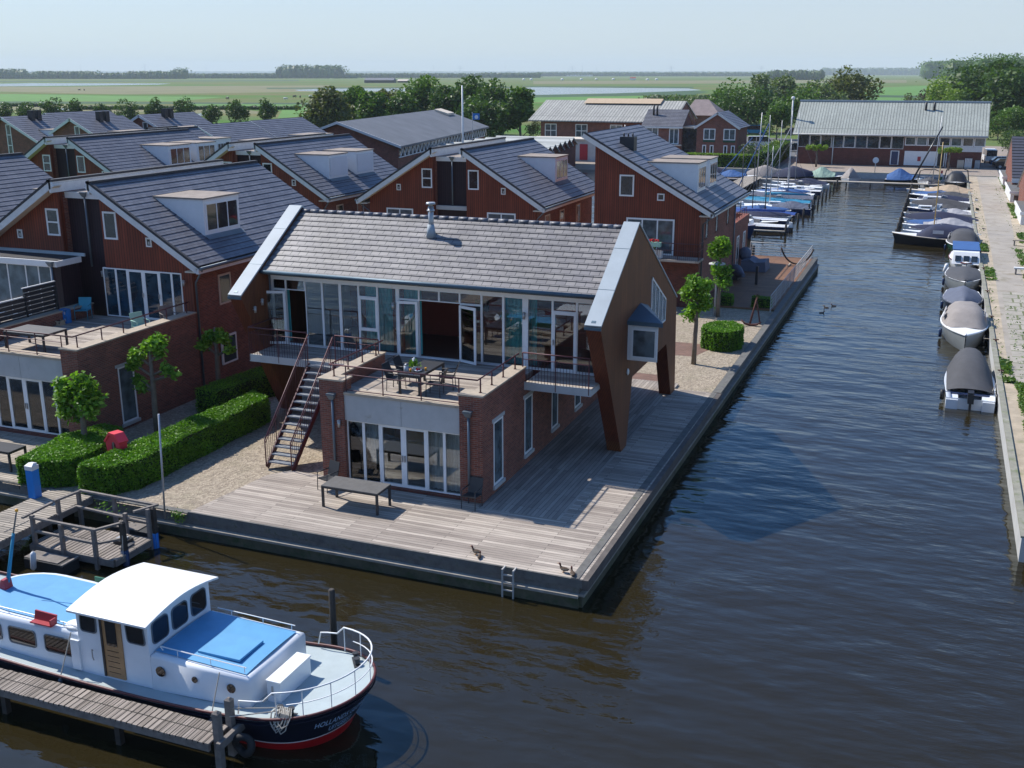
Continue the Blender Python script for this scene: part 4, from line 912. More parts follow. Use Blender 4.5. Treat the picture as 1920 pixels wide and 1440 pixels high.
def brickhouse(label, x0, x1, y0, D, ze, zp, along):
    R = thing('brick_house', label, 'house', ((x0+x1)/2, y0, 0)); xm = (x0+x1)/2
    if along == 'y':
        MB().prism([(x0, y0, -.1), (x1, y0, -.1), (x1, y0, ze), (xm, y0, zp-.1), (x0, y0, ze)], (0, D, 0)).build('wall', M['brick'], R)
        rf = MB(); s = (zp-ze)/(x1-xm); e = .5
        roof_slab(rf, (x1+e, y0-.3, ze-e*s), (x1+e, y0+D, ze-e*s), (xm, y0+D, zp), (xm, y0-.3, zp), 12, .1, .05); roof_slab(rf, (x0-e, y0+D, ze-e*s), (x0-e, y0-.3, ze-e*s), (xm, y0-.3, zp), (xm, y0+D, zp), 12, .1, .05)
        rr = rf.build('roof', [M['tile'], M['tile_nose'], M['cream']], R); v = MB()
        for sg in (1, -1):
            d = Vector((sg, 0, -s)).normalized(); n = Vector((sg*s, 0, 1)).normalized(); v.obox(Vector((xm, 0, zp)), d, Y3, n, 0, (x1-xm+e)*sqrt(1+s*s), y0-.36, y0-.29, -.3, .03)
        v.build('verge_board', M['white_old'], rr)
    else:
        MB().prism([(x0, y0, -.1), (x0, y0+D, -.1), (x0, y0+D, ze), (x0, y0+D/2, zp-.1), (x0, y0, ze)], (x1-x0, 0, 0)).build('wall', M['brick'], R)
        rf = MB(); roof_slab(rf, (x0-.3, y0-.4, ze-.2), (x1+.3, y0-.4, ze-.2), (x1+.3, y0+D/2, zp), (x0-.3, y0+D/2, zp), 12, .1, .05); roof_slab(rf, (x1+.3, y0+D+.4, ze-.2), (x0-.3, y0+D+.4, ze-.2), (x0-.3, y0+D/2, zp), (x1+.3, y0+D/2, zp), 12, .1, .05)
        rr = rf.build('roof', [M['tile'], M['tile_nose'], M['cream']], R)
        MB().box(x0-.3, x1+.3, y0-.52, y0-.42, ze-.5, ze-.22).build('gutter', M['white_old'], rr)
    return R
B1 = brickhouse('brick house with its gable and four tall slit windows facing the harbour', -24.1, -17.6, 145, 9, 5.4, 7.5, 'y')
for x in (-23.2, -20.0): f = frame_win(B1, (x+.2, 144.98, 3.2), X3, 1.9, 1.75, cols=(1, 1), fw=.14, g='curglass'); MB().box(x+.2, x+2.1, 144.9, 145.0, 2.85, 3.18).build('sill_panel', M['hull_green'], f)
for x in (-23.1, -21.9, -19.7, -18.5): frame_win(B1, (x, 144.98, .5), X3, .62, 1.9, fw=.14)
B2 = brickhouse('brick house with ridge along the harbour and two black roof pipes', -32.9, -26.6, 145, 8, 5.4, 7.7, 'x')
frame_win(B2, (-32.4, 144.98, 3.6), X3, 2.0, 1.4, cols=(1, 1), fw=.14, g='curglass'); frame_win(B2, (-28.6, 144.98, 2.4), X3, 1.6, 2.5, cols=(1, 1), fw=.14, g='curglass'); frame_win(B2, (-32.2, 144.98, .4), X3, 2.0, 1.5, cols=(1, 1), fw=.14)
MB().box(-29.5, -26.4, 143.9, 145, 2.2, 2.35).build('balcony', M['cream'], B2); mb = MB(); [mb.tube([(x, 147.5, 6.8), (x, 147.5, 8.4)], .16, 8) for x in (-31.9, -31.3)]; mb.split('roof_pipe', M['black'], B2)
MB().box(-26.6, -24.1, 146, 151, -.1, 4.9).build('glazed_link', M['dglass'], B2); MB().box(-26.6, -24.1, 145.9, 151, 4.9, 5.15).build('link_roof', M['cream'], B2)
M['thatch'] = mat('grey_brown_farm_tiles', (.24, .19, .18), .9, var=.2, vs=1)
FH = thing('farm_roof', 'grey brown farm roof half hidden by trees behind the brick houses', 'farmhouse', (-33, 195, 0))
MB().box(-36, -29.5, 190.5, 198.5, -.1, 5.4).build('wall', M['brick'], FH); mb = MB(); P4 = [(-36.6, 190, 5.3), (-29, 190, 5.3), (-29, 199, 5.3), (-36.6, 199, 5.3)]; T1, T2 = (-35.2, 194.6, 8.3), (-32.4, 194.6, 8.3)
for q in ([P4[0], P4[1], T2, T1], [P4[1], P4[2], T2], [P4[2], P4[3], T1, T2], [P4[3], P4[0], T1]): mb.face(q)
mb.build('roof', M['thatch'], FH)
# red doored shed and zigzag roofed boat shed by the basin
BS = thing('zigzag_boat_shed', 'open boat shed with a row of white zigzag roofs above the basin', 'shed', (-34, 112, 0))
M['ribbed'] = brickmat('pale_ribbed_sheet', (.5, .51, .48), (.46, .47, .44), (.25, .26, .24), 60, .5, .07, 'xy', 0, .7, .8, .1)
for k in range(7):
    y = 101+k*4.2; xr_ = -34.8-(y-100)*.172; mb = MB()
    for (ya, za), (yb, zb_) in (((y, 3.0), (y+2.1, 4.15)), ((y+2.1, 4.15), (y+4.2, 3.0))):
        d = Vector((0, yb-ya, zb_-za)); L = d.length; d.normalize(); n = Vector((0, -d.z, d.y)); mb.obox(Vector((-52, ya, za)), X3, d, n, 0, xr_+52, 0, L, -.12, 0)
    mb.build('zigzag_roof', M['ribbed'], BS)
    MB().prism([(xr_-.25, y+.15, 3.0), (xr_-.25, y+2.1, 4.0), (xr_-.25, y+4.05, 3.0)], (-.1, 0, 0)).build('gable_panel', M['brick_dark'], BS)
    MB().box(xr_-.5, xr_-.3, y-.1, y+.1, -1.5, 3.0).build('post', M['silver_wood'], BS)
    MB().box(xr_-.45, xr_-.35, y+.1, y+4.1, -.3, 3.0).build('wall_panel', M['brick_dark'], BS)
RD = thing('red_door_shed', 'low grey shed with a bright red door behind the basin', 'shed', (-40, 138, 0)); MB().box(-50, -34, 137, 142, -.1, 3.2).build('wall', M['concrete'], RD); p = aty(1095, 288, 137)
MB().box(p.x-.7, p.x+.6, 136.9, 137.02, .1, 2.6).build('door', M['darkred'], RD); MB().box(-50.2, -33.8, 136.7, 142.2, 3.2, 3.4).build('roof', M['cream'], RD)

# ---- long boathouse at the head of the canal
BH = thing('boathouse', 'long brick boathouse with grey green corrugated roof at the head of the canal', 'boathouse', (5, 145, 0))
MB().box(-8.2, 18.3, 145, 157, -.1, 4.4).build('wall', M['brick_dark'], BH)
MB().prism([(18.28, 145.0, 4.4), (18.28, 157.0, 4.4), (18.28, 151, 9.0)], (.02, 0, 0)).build('gable', M['brick'], BH)
mb = MB().prism([(-8.9, 144, 4.62), (-8.9, 151, 9.25), (-8.9, 158, 4.62), (-8.9, 158, 4.42), (-8.9, 151, 9.0), (-8.9, 144, 4.42)], (27.8, 0, 0)); rr = mb.build('roof', M['metal_roof'], BH)
MB().box(-9.0, 19.0, 150.75, 151.25, 9.15, 9.38).build('ridge_flashing', M['zinc'], rr); MB().tube([(-8.9, 143.95, 4.45), (18.9, 143.95, 4.45)], .14, 6).build('gutter', M['concrete'], rr)
mb = MB(); [mb.tube([(x, 149.2, 7.8), (x, 149.2, 9.2)], .17, 8) for x in (9.9, 11.1)]; mb.split('roof_pipe', M['black'], rr)
X_ = -8.1; wv = [1.7, 1.7, 1.6, 1.75, 1.75, 1.7, 1.8, 1.75, 1.75]
for k, w in enumerate(wv):
    frame_win(BH, (X_, 144.98, 2.45), X3, w-.06, 1.85, fw=.1 if k % 3 == 1 else .05, g='dglass'); X_ += w
for k in range(7):
    w = 1.6; frame_win(BH, (X_+.1, 144.98, 3.0), X3, w-.05, 1.3, fw=.13, g='curglass' if k in (1, 4, 6) else 'dglass'); X_ += w
MB().box(13.0, 18.3, 144.93, 145, 2.25, 2.98).build('white_panel', M['white_old'], BH)
f = MB().box(5.6, 6.85, 144.92, 145.0, .1, 2.2).build('door_frame', M['white'], BH); MB().box(5.75, 6.7, 144.88, 144.95, .15, 2.1).build('door', M['hull_navy'], f)
MB().box(7.6, 12.2, 144.9, 145, .1, 2.2).build('garage_door', M['white'], BH); MB().box(9.5, 9.95, 144.84, 144.92, .75, 1.4).build('red_sign', M['darkred'], BH)
MB().box(12.2, 13.3, 144.9, 145, .05, 2.25).build('door_frame', M['white'], BH); MB().box(12.3, 13.15, 144.86, 144.93, .1, 2.15).build('door', M['black'], BH)
MB().tube([(-2.85, 144.85, -.1), (-2.85, 144.85, 4.4)], .08, 6).tube([(13.5, 144.85, -.1), (13.5, 144.85, 2.3)], .08, 6).split('downpipe', M['white_old'], BH)
MB().tube([(-9.6, 147, 4), (-9.6, 147, 9.6)], .13, 8).sphere((-9.6, 147, 9.7), .3).build('vent_stack', M['white_old'], BH)

# ---- row houses on the right edge
M['slate_dark'] = mat('dark_slate', (.05, .05, .065), .6, var=.15, vs=2)
def rowhouse(label, y0, y1, ztop, zbot, x0=20.6):
    R = thing('row_house', label, 'house', (x0+3, y0, 0), group='slate roofed row houses on the right bank')
    MB().box(x0+.1, x0+9, y0+.2, y1+6, -.1, zbot).build('wall', M['brick'], R)
    rf = MB(); roof_slab(rf, (x0, y0, zbot), (x0+9, y0, zbot), (x0+9, y1, ztop), (x0, y1, ztop), 14, .2, .07); roof_slab(rf, (x0+9, y1+9, zbot), (x0, y1+9, zbot), (x0, y1, ztop), (x0+9, y1, ztop), 14, .2, .07)
    rf.build('roof', [M['slate_dark'], M['tile_nose'], M['white_old']], R); MB().box(x0-.02, x0+9, y0-.1, y0, zbot-.55, zbot-.05).build('eaves_board', M['white_old'], R)
    MB().prism([(x0+.1, y0+.2, zbot), (x0+.1, y1+8.8, zbot), (x0+.1, y1, ztop-.25)], (.1, 0, 0)).build('side_wall', M['brick'], R)
    for xx in (x0+.8, x0+2.4): frame_win(R, (xx, y0+.19, .1), X3, 1.2, 1.5, fw=.12, g='curglass')
    return R
rowhouse('slate roofed row house on the right bank, furthest one, beside the blue cars', 107, 117.5, 6.0, 1.9)
rowhouse('slate roofed row house on the right bank, nearest one, cut by the picture edge', 86, 93, 4.6, 1.5, 20.9)
def porch(label, y0, y1, x0=20.1):
    R = thing('flat_roofed_porch', label, 'porch', (x0, y0, 0), group='porches of the row houses')
    MB().box(x0+.15, x0+2, y0+.2, y1, -.1, .85).build('wall', M['white_old'], R); MB().box(x0, x0+2.2, y0, y1, .85, 1.1).build('fascia', M['white'], R); MB().box(x0+.12, x0+2.1, y0+.12, y1-.1, 1.1, 1.12).build('felt_roof', M['asphalt'], R)
    frame_win(R, (x0+.4, y0+.19, 0), X3, .9, .75, fw=.08)
porch('white edged porch furthest along the right bank', 118, 128); porch('white edged porch between the two slate roofs', 99.5, 111); porch('white edged porch nearest on the right bank at the picture edge', 80, 90)
# ================================================================ barge
BG = thing('barge', 'white and black river barge with sky blue decks and white wheelhouse roof', 'boat', (-4, -11.45, WZ))
BC = -11.45
def sheer(x): return (-.08+.40*((x+3)/5)**2) if x > -3 else (-.08+.28*((x+3)/7)**2)
def hb(x, k=0.0):
    """half beam at gunwale (k=0) .. waterline (k=1)"""
    tip = 2.05-.62*k; b = 1.66-.36*k
    if x > -.3: t = max(0, min(1, (x+.3)/(tip+.3))); return b*max(0, 1-t**2.5)**.5
    if x < -9: t = min(1, (-9-x)/3.2); return b*max(0, 1-t**2.5)**.5
    return b
def ring(k, z, n=20):
    """closed outline near side -> bow -> far side"""
    tip = 2.05-.62*k; xs_ = [-12.1+i*(11.8/14) for i in range(15)]; pts = []
    for x in xs_: pts.append((x, hb(x, k)))
    b = 1.66-.36*k
    for i in range(1, n+1):
        a = pi/2*i/n; t = sin(a)**(2/2.5) if i < n else 1; x = -.3+(tip+.3)*t; pts.append((x, b*max(0, 1-t**2.5)**.5))
    near = [(x, BC-y, z(x)) for x, y in pts]; far = [(x, BC+y, z(x)) for x, y in pts[:-1]][::-1]
    return near+far
lev = [(0, lambda x: sheer(x)), (.12, lambda x: sheer(x)*.75-.12), (.66, lambda x: -.62+.18*max(0, (x)/2)**2), (.69, lambda x: -.65+.18*max(0, x/2)**2), (1.0, lambda x: -.95)]
rg = [ring(k, z) for k, z in lev]
h = MB(); h.cur = 0; h.grid(rg[0:3]); h.cur = 1; h.grid(rg[2:4]); h.cur = 2; h.grid(rg[3:5]); hull = h.build('hull', [M['navy'], M['white'], M['redhull']], BG)
for p in hull.data.polygons: pass
MB().tube([Vector(p)+Z3*.01 for p in rg[0]], .035, 6).build('gunwale', M['maroon'], hull)
MB().tube([Vector(p)-Z3*.12+Vector((0, (p[1]-BC)*.002, 0)) for p in rg[0][12:-12]], .02, 5).build('rubbing_strake', M['navy'], hull)
dkr = ring(.02, lambda x: sheer(x)-.05); mb = MB()
half_ = len(dkr)//2
for i in range(half_-1): mb.face([dkr[i], dkr[i+1], dkr[-i-2], dkr[-i-1]])
mb.face([dkr[half_-1], dkr[half_], dkr[half_+1]] if len(dkr) % 2 else [dkr[half_-1], dkr[half_], dkr[half_+1]]); mb.build('deck', M['bargedeck'], BG)
# white painted waterway along the near side
mb = MB(); r1 = ring(.02, lambda x: sheer(x)-.04); r2 = [(x, BC+(y-BC)*.93, z) for x, y, z in r1]
for i in list(range(2, 9)) + list(range(13, 17)): mb.face([r1[i], r1[i+1], r2[i+1], r2[i]])
mb.split('waterway', M['boatwhite'], BG)
def cabin(name, x0, x1, y0, y1, z0, ztop, mt, crown=.06, rnd=.1, r0=0):
    """cabin with rounded shoulders; r0 rounds the aft end in plan"""
    rows = []; n = 10
    def outline(ins, z):
        pts = []
        for i in range(n+1):
            a = pi/2*i/n; 
        if r0:
            R_ = (y1-y0)/2-ins; cy = (y0+y1)/2
            pts = [(x1-ins, y0+ins), (x0+r0, y0+ins)]+[(x0+r0-(r0-ins)*sin(pi*i/12), cy-R_*cos(pi*i/12)) for i in range(1, 12)]+[(x0+r0, y1-ins), (x1-ins, y1-ins)]
        else: pts = [(x1-ins, y0+ins), (x0+ins, y0+ins), (x0+ins, y1-ins), (x1-ins, y1-ins)]
        cy = (y0+y1)/2
        return [(x, y, z(x)+crown*(1-((y-cy)/((y1-y0)/2))**2)*(1 if ins > .02 else 0)) for x, y in pts]
    mb = MB(); a = outline(0, lambda x: z0(x)); b = outline(0, lambda x: ztop(x)-rnd); c = outline(rnd*.3, lambda x: ztop(x)-rnd*.3); d = outline(rnd, lambda x: ztop(x))
    mb.grid([a, b, c, d], True, True); mb.face(d[::-1])
    return mb.build(name, mt, BG), d
dz = lambda x: sheer(x)-.06
aft, ad = cabin('aft_cabin', -8.75, -4.935, -12.66, -10.3, dz, lambda x: .84+.012*max(0, -5-x)**1.5, M['boatwhite'], .05, .1, 1.3)
mb = MB(); ad2 = [(x+(.12 if x < -7 else -.05), BC+(y-BC)*.90, z+.022) for x, y, z in ad]; mb.face(ad2[::-1]); mb.build('cabin_top', M['boatblue'], aft)
def rwin(parent, O, U, w, h, V=Z3, r=.09, name='window', g='bglass', sk=0.0):
    O = Vector(O); U = Vector(U); N = U.cross(V).normalized(); f = MB()
    def rr(ins, k):
        out = []; q = r*(1-ins*2) if r > ins else .02
        for cx, cy, a0 in ((w-ins-q, ins+q, -pi/2), (w-ins-q, h-ins-q, 0), (ins+q, h-ins-q, pi/2), (ins+q, ins+q, pi)):
            for i in range(5): a = a0+pi/2*i/4; x_ = cx+q*cos(a); y_ = cy+q*sin(a); out.append(O+U*(x_+sk*(y_/h))+V*y_+N*k)
        return out
    f.grid([rr(-.012, .0), rr(-.012, .018), rr(.014, .018), rr(.014, .004)], False, True); fr = f.build(name, M['pipe'], parent)
    p = MB().face(rr(.012, .006)); p.build('pane', M[g], fr)
for x, w in ((-8.0, .66), (-7.1, .84), (-5.98, .9)): rwin(aft, (x, -12.668, .23), X3, w, .44)
fwd, fd = cabin('forward_cabin', -2.872, -.22, -12.66, -10.35, dz, lambda x: .78-.03*(x+2.9), M['boatwhite'], .04, .09)
def quadtop(d, sc, dz_, x0=None, x1=None):
    xs_ = [p[0] for p in d]; a, b = min(xs_), max(xs_); ys_ = [p[1] for p in d]; y0, y1 = min(ys_), max(ys_); x0 = x0 or a; x1 = x1 or b
    return x0, x1, y0, y1
mb = MB(); rows = []
for i in range(9):
    y = -12.52+(2.03)*i/8; c = .04*(1-((y-BC)/1.15)**2); rows.append([(-2.82, y, .80+c), (-.36, y, .728+c)])
mb.grid(rows); mb.build('cabin_top', M['boatblue'], fwd)
sk_ = MB().box(-1.88, -.75, -12.22, -11.28, .79, .845); sk_.build('skylight', M['boatblue'], fwd)
for x, rr_ in ((-2.6, .125), (-1.66, .075), (-.68, .11)):
    p = MB(); p.tube([(x, -12.664, .40), (x, -12.69, .40)], rr_, 16); p.build('porthole', M['bglass'], fwd)
# coaming around cabin fronts
bx = MB().box(.0, .34, -12.3, -11.05, .0, .52); b_ = bx.build('deck_box', M['boatwhite'], BG); MB().box(-.02, .36, -12.32, -11.03, .52, .56).build('lid', M['white'], b_); MB().box(.12, .16, -12.32, -12.30, .2, .42).build('handle', M['steel'], b_)
# wheelhouse
whz0, whz1 = -.12, 1.56
wh = MB(); x0, x1, y0, y1 = -4.93, -2.88, -12.66, -10.4
wh.box(x0, x1, y0, y0+.04, whz0, whz1).box(x0, x1, y1-.04, y1, whz0, whz1).box(x0, x0+.04, y0+.04, y1-.04, whz0, whz1).box(x1-.04, x1, y0+.04, y1-.04, whz0, whz1)
wh.prism([(x1, y0, whz1), (x1, y1, whz1), (x1, BC, whz1+.17)], (-.04, 0, 0)); wh.prism([(x0+.04, y0, whz1), (x0+.04, y1, whz1), (x0+.04, BC, whz1+.17)], (-.04, 0, 0))
whb = wh.build('wheelhouse', M['boatwhite'], BG)
rows = []; 
for i in range(13):
    y = -12.86+(2.68)*i/12; c = .20*(1-abs((y-BC+.05)/1.38)**1.7); rows.append([(-5.0, y, 1.575+c), (-2.74, y, 1.575+c)])
mb = MB(); mb.grid(rows); mb.grid([[(a[0], a[1], a[2]-.05), (b[0], b[1], b[2]-.05)] for a, b in rows]); 
for i in range(12):
    for k in (0, 1): p, q = rows[i][k], rows[i+1][k]; mb.face([p, q, (q[0], q[1], q[2]-.05), (p[0], p[1], p[2]-.05)])
for k in (0, 12): a, b = rows[k]; mb.face([a, b, (b[0], b[1], b[2]-.05), (a[0], a[1], a[2]-.05)])
mb.build('wheelhouse_roof', M['white'], whb)
rwin(whb, (-4.82, -12.665, 1.0), X3, .46, .48, sk=.02); rwin(whb, (-3.46, -12.665, .97), X3, .5, .5, sk=-.03)
for y in (-12.52, -11.82, -11.12): rwin(whb, (-2.875, y, .93), Y3, .56, .56, g='bglass', r=.12)
for y in (-11.2, -12.0): rwin(whb, (-4.935, y, .93), -Y3, .5, .5, r=.12)
dd = MB().box(-4.2, -3.62, -12.69, -12.66, -.05, 1.52); dr = dd.build('wooden_door', M['wood_warm'], whb)
MB().box(-4.06, -3.76, -12.70, -12.688, .78, 1.40).build('pane', M['bglass'], dr); MB().box(-4.22, -4.16, -12.71, -12.66, -.05, 1.5).build('jamb', M['black'], dr)
mb = MB(); [mb.box(-4.08, -3.74, -12.697, -12.69, z, z+.012) for z in (.08, .22, .36, .5, .64)]; mb.build('louvres', M['dkbrown'], dr)
MB().tube([(-4.5, -12.7, .55), (-4.47, -12.76, .62), (-4.47, -12.76, .42), (-4.5, -12.7, .3)], .014, 5).build('grab_handle', M['steel'], whb)
MB().box(-5.15, -4.9, -12.72, -12.6, -.05, .72).build('locker', M['boatwhite'], aft)
# aft deck gear: leaning mast in red shoe, red tray, green board, rails
mp = at(13.5, 1106, .9); mst = MB(); m0 = Vector((mp.x, mp.y, .92)); top = at(27, 1040, 0); top = aty(25, 1000, mp.y+.3)
mst.tube([m0, top], [.055, .04], 8); ms = mst.build('mast_pole', M['tealcover'], BG); MB().prism([m0+Vector((-.2, -.12, -.05)), m0+Vector((.1, -.12, -.05)), m0+Vector((.05, -.12, .3)), m0+Vector((-.05, -.12, .3))], (0, .24, 0)).build('mast_shoe', M['darkred'], BG)
tt = aty(31, 957, mp.y+.3); MB().tube([top, tt], .022, 6).tube([top.lerp(tt, .25)+Vector((-.25, -.1, -.12)), top.lerp(tt, .25)+Vector((.35, .15, .18))], .014, 5).build('signal_arm', M['wood_post'], ms); MB().sphere(tt, .045).build('yellow_lamp', M['orange'], ms)
MB().prism([(-6.35, -12.55, .9), (-5.7, -12.55, .9), (-5.7, -12.5, 1.12), (-6.35, -12.5, 1.14)], (0, .04, 0)).box(-6.35, -5.7, -12.7, -12.52, .9, .93).box(-5.73, -5.7, -12.7, -12.52, .92, 1.08).build('red_light_board', M['darkred'], BG)
MB().box(-6.5, -5.0, -10.36, -10.32, .80, 1.0).build('green_light_board', M['green'], BG)
MB().sphere((-5.25, -12.35, .9), .28, .24, .07).build('dome_cover', M['white'], BG)
rl = MB()
rl.tube([(-8.2, -12.5, 1.03), (-5.05, -12.5, .98)], .014, 5); [rl.tube([(x, -12.5, .85), (x, -12.5, 1.0)], .009, 4) for x in (-8, -7.2, -6.4, -5.5)]
rl.tube([(-2.6, -12.52, .86), (-2.68, -12.52, .95), (-.35, -12.52, .9)], .014, 5); [rl.tube([(x, -12.52, .76), (x, -12.52, .92)], .009, 4) for x in (-2.2, -1.3, -.4)]
rl.tube([(-2.6, -10.48, .93), (-.4, -10.48, .88)], .012, 5); [rl.tube([(x, -10.48, .76), (x, -10.48, .9)], .009, 4) for x in (-2.2, -1.3, -.5)]
rl.split('cabin_rail', M['white'], BG)
# bow rail
bz = lambda x: sheer(x)
def bp(a, h, k=.04):     # a in -1..1 around the bow
    t = 1-abs(a); ang = pi/2*(1-abs(a)); 
    tt_ = cos(abs(a)*pi/2)**.8; x = -.3+2.3*tt_; y = 1.6*max(0, 1-tt_**2.5)**.5; return Vector((x, BC+(y if a > 0 else -y), bz(x)+h))
r = MB(); A = [-.95+1.9*i/24 for i in range(25)]
r.tube([bp(-.995, .06), bp(-.99, .38), bp(-.9, .40), bp(-.86, .42)], .02, 6)
r.tube([bp(-.86, .42), bp(-.8, .62)]+[bp(a, .62) for a in A if -.78 < a < .78]+[bp(.8, .62), bp(.86, .42), bp(.93, .40), bp(.97, .38), bp(.985, .06)], .02, 6)
r.tube([bp(a, .32) for a in A if -.75 < a < .72], .013, 5)
for a in (-.78, -.6, -.38, -.14, .12, .38, .62, .8): r.tube([bp(a, .0), bp(a, .62)], .013, 5)
r.build('bow_rail', M['white'], BG)
def bollards(c, d):
    c = Vector(c); d = Vector(d).normalized(); mb = MB().obox(c, d, Z3, d.cross(Z3), -.24, .24, 0, .03, -.08, .08)
    for s in (-.13, .13): mb.tube([c+d*s, c+d*s+Z3*.16], .05, 10); mb.tube([c+d*s+Z3*.16, c+d*s+Z3*.2], .075, 10)
    return mb.build('bollard', M['anth'], BG)
bollards((.75, -12.72, bz(.75)-.04), (1, .12, 0)); bollards((1.15, -10.35, bz(1.1)-.04), (.6, -.8, 0))
rp = MB(); random.seed(3)
for k in range(9):
    c = Vector((.62+.05*k*.6, -12.88, bz(.7)+.16)); w = .09+.03*(k % 3); L = .2+.05*(k % 4)
    rp.tube([c+Vector((-w*.3, .12, 0)), c+Vector((-w, -.06, -.05)), c+Vector((-w*.8, -.16, -L)), c+Vector((0, -.2, -L-.08)), c+Vector((w*.8, -.16, -L)), c+Vector((w, -.04, -.04)), c+Vector((w*.4, .12, .02))], .014, 5)
rp.tube([(.6, -12.72, bz(.6)+.12), (-.36, -13.22, .3)], .014, 5).tube([(.7, -12.72, bz(.6)+.08), (-.30, -13.3, .16)], .014, 5)
rp.build('mooring_rope', M['rope'], BG)
# name lettering on the near bow
tx = []
def ltext(s, size, u0, v0):
    cu = bpy.data.curves.new('t', 'FONT'); cu.body = s; cu.size = size; cu.resolution_u = 3; o = bpy.data.objects.new('t', cu); COL.objects.link(o)
    bpy.context.view_layer.update(); me = bpy.data.meshes.new_from_object(o); bpy.data.objects.remove(o)
    vs = [(v.co.x+u0, v.co.y+v0) for v in me.vertices]; fs = [tuple(p.vertices) for p in me.polygons]; bpy.data.meshes.remove(me); return vs, fs
path = [Vector(p) for p in rg[1][14:40]]; path2 = [Vector(p) for p in rg[2][14:40]]
cum = [0]
for a, b in zip(path, path[1:]): cum.append(cum[-1]+(b-a).length)
def onhull(s, t):      # s arc length, t 0 top .. 1 bottom of the navy band
    for i in range(len(cum)-1):
        if cum[i+1] >= s:
            k = (s-cum[i])/(cum[i+1]-cum[i]); a = path[i].lerp(path[i+1], k); b = path2[i].lerp(path2[i+1], k); tg = (path[i+1]-path[i]).normalized(); n = tg.cross(Z3); 
            if n.y > 0 and n.x < 0: n = -n
            return a.lerp(b, t)+Vector((n.x, n.y, 0))*.012
    return path[-1]
mb = MB()
tot = cum[-1]; s_of = lambda xq: next(cum[i] for i in range(len(path)) if path[i].x >= xq or i == len(path)-1)
s0 = s_of(1.42)
for txt, sz, u0, v0 in (('HOLLANDS GLORIE', .165, 0, .0), ('UITGEEST', .155, .40, -.165)):
    vs, fs = ltext(txt, sz, u0, v0); b = len(mb.v)
    for (u, v) in vs: mb.v.append(tuple(onhull(s0+u, min(.98, max(.03, (.20-v)/.43)))))
    for f in fs: mb.f.append(tuple(b+i for i in f)); mb.m.append(0); mb.sm.append(False)
mb.build('name_lettering', mat('pale_blue_lettering', (.45, .66, .95), .5, var=.02), hull)
# tyre fender, mooring things
ty = MB(); c = Vector((.05, -13.35, -.42)); pts = [c+Vector((cos(a)*.2, .03*sin(a*2), sin(a)*.2)) for a in [2*pi*i/20 for i in range(20)]]; ty.tube(pts, .085, 10, closed=True); tag(ty.build('tyre_fender', M['rubber']), 'black car tyre hanging as a fender between jetty end and barge bow', 'tyre')
MB().tube([c+Z3*.22, (.12, -13.05, .2)], .012, 5)
def fender(label, p, r, h, m, tilt=(0, 0, 0), line=None):
    t = thing('boat_fender', label, 'fender', p); p = Vector(p); d = Vector(tilt)+Z3; d.normalize()
    MB().tube([p, p+d*h*.12, p+d*h*.88, p+d*h], [r*.35, r, r, r*.35], 10).build('body', M[m], t); MB().tube([p+d*h, p+d*h*1.08 if line is None else Vector(line)], .014, 5).build('line', M['rope'], t); return t
fender('blue ball fender hanging between barge and jetty posts', (-.95, -13.13, -.42), .075, .24, 'pipe', (0, 0, 0), (-.9, -12.75, .8))
fender('small blue fender hanging between barge and jetty by the aft cabin', (-5.2, -13.1, -.3), .05, .18, 'pipe', (0, 0, 0), (-5.1, -12.7, .9))
# jetty
JT = thing('barge_jetty', 'narrow plank jetty running along the near side of the barge', 'jetty', (-6, -13.6, 0))
mb = MB(); random.seed(5); x = -14
while x < -.45:
    w = .155; j = random.uniform(-.01, .01); mb.box(x, x+w-.014, -13.98+j, -13.27+j, -.14, -.1+random.uniform(-.003, .003)); x += w
mb.build('planks', M['jetty'], JT); MB().box(-14, -.4, -13.95, -13.87, -.32, -.145).box(-14, -.4, -13.38, -13.3, -.32, -.145).build('beam', M['wood_post'], JT)
for x in (-13, -9.6, -6.3, -3.0): MB().box(x, x+.14, -13.86, -13.72, -1.6, -.15).build('pile', M['wood_dark'], JT)
def post(label, x, y, zt, r=.075, m='wood_post', cap=True, rnd=False, group=None, z0=-1.6):
    t = thing('mooring_post', label, 'post', (x, y, WZ), group=group)
    mb = MB()
    if rnd: mb.tube([(x, y, z0), (x, y, zt-.03), (x, y, zt)], [r, r*.95, r*.7], 10)
    else: mb.box(x-r, x+r, y-r, y+r, z0, zt-.05); mb.prism([(x-r, y-r, zt-.05), (x+r, y-r, zt-.05), (x+r, y+r, zt-.05), (x-r, y+r, zt-.05)], (0, 0, .004)); mb.tube([(x, y, zt-.047), (x, y, zt)], [r*1.35, r*.5], 4)
    mb.build('shaft', M[m], t); return t
post('squared mooring post at the jetty end, the one nearer the viewer', -.30, -13.72, .56); post('squared mooring post at the jetty end, the one nearer the barge', -.36, -13.2, .56)
tag(MB().box(-.24, -.14, -13.9, -13.0, -.28, -.1).build('cross_beam', M['wood_post']), 'short cross beam bolted to the two squared posts at the jetty end', 'beam')
post('tall dark round mooring pole standing behind the barge bow', -.27, -9.0, 1.16, .085, 'wood_dark', rnd=True)
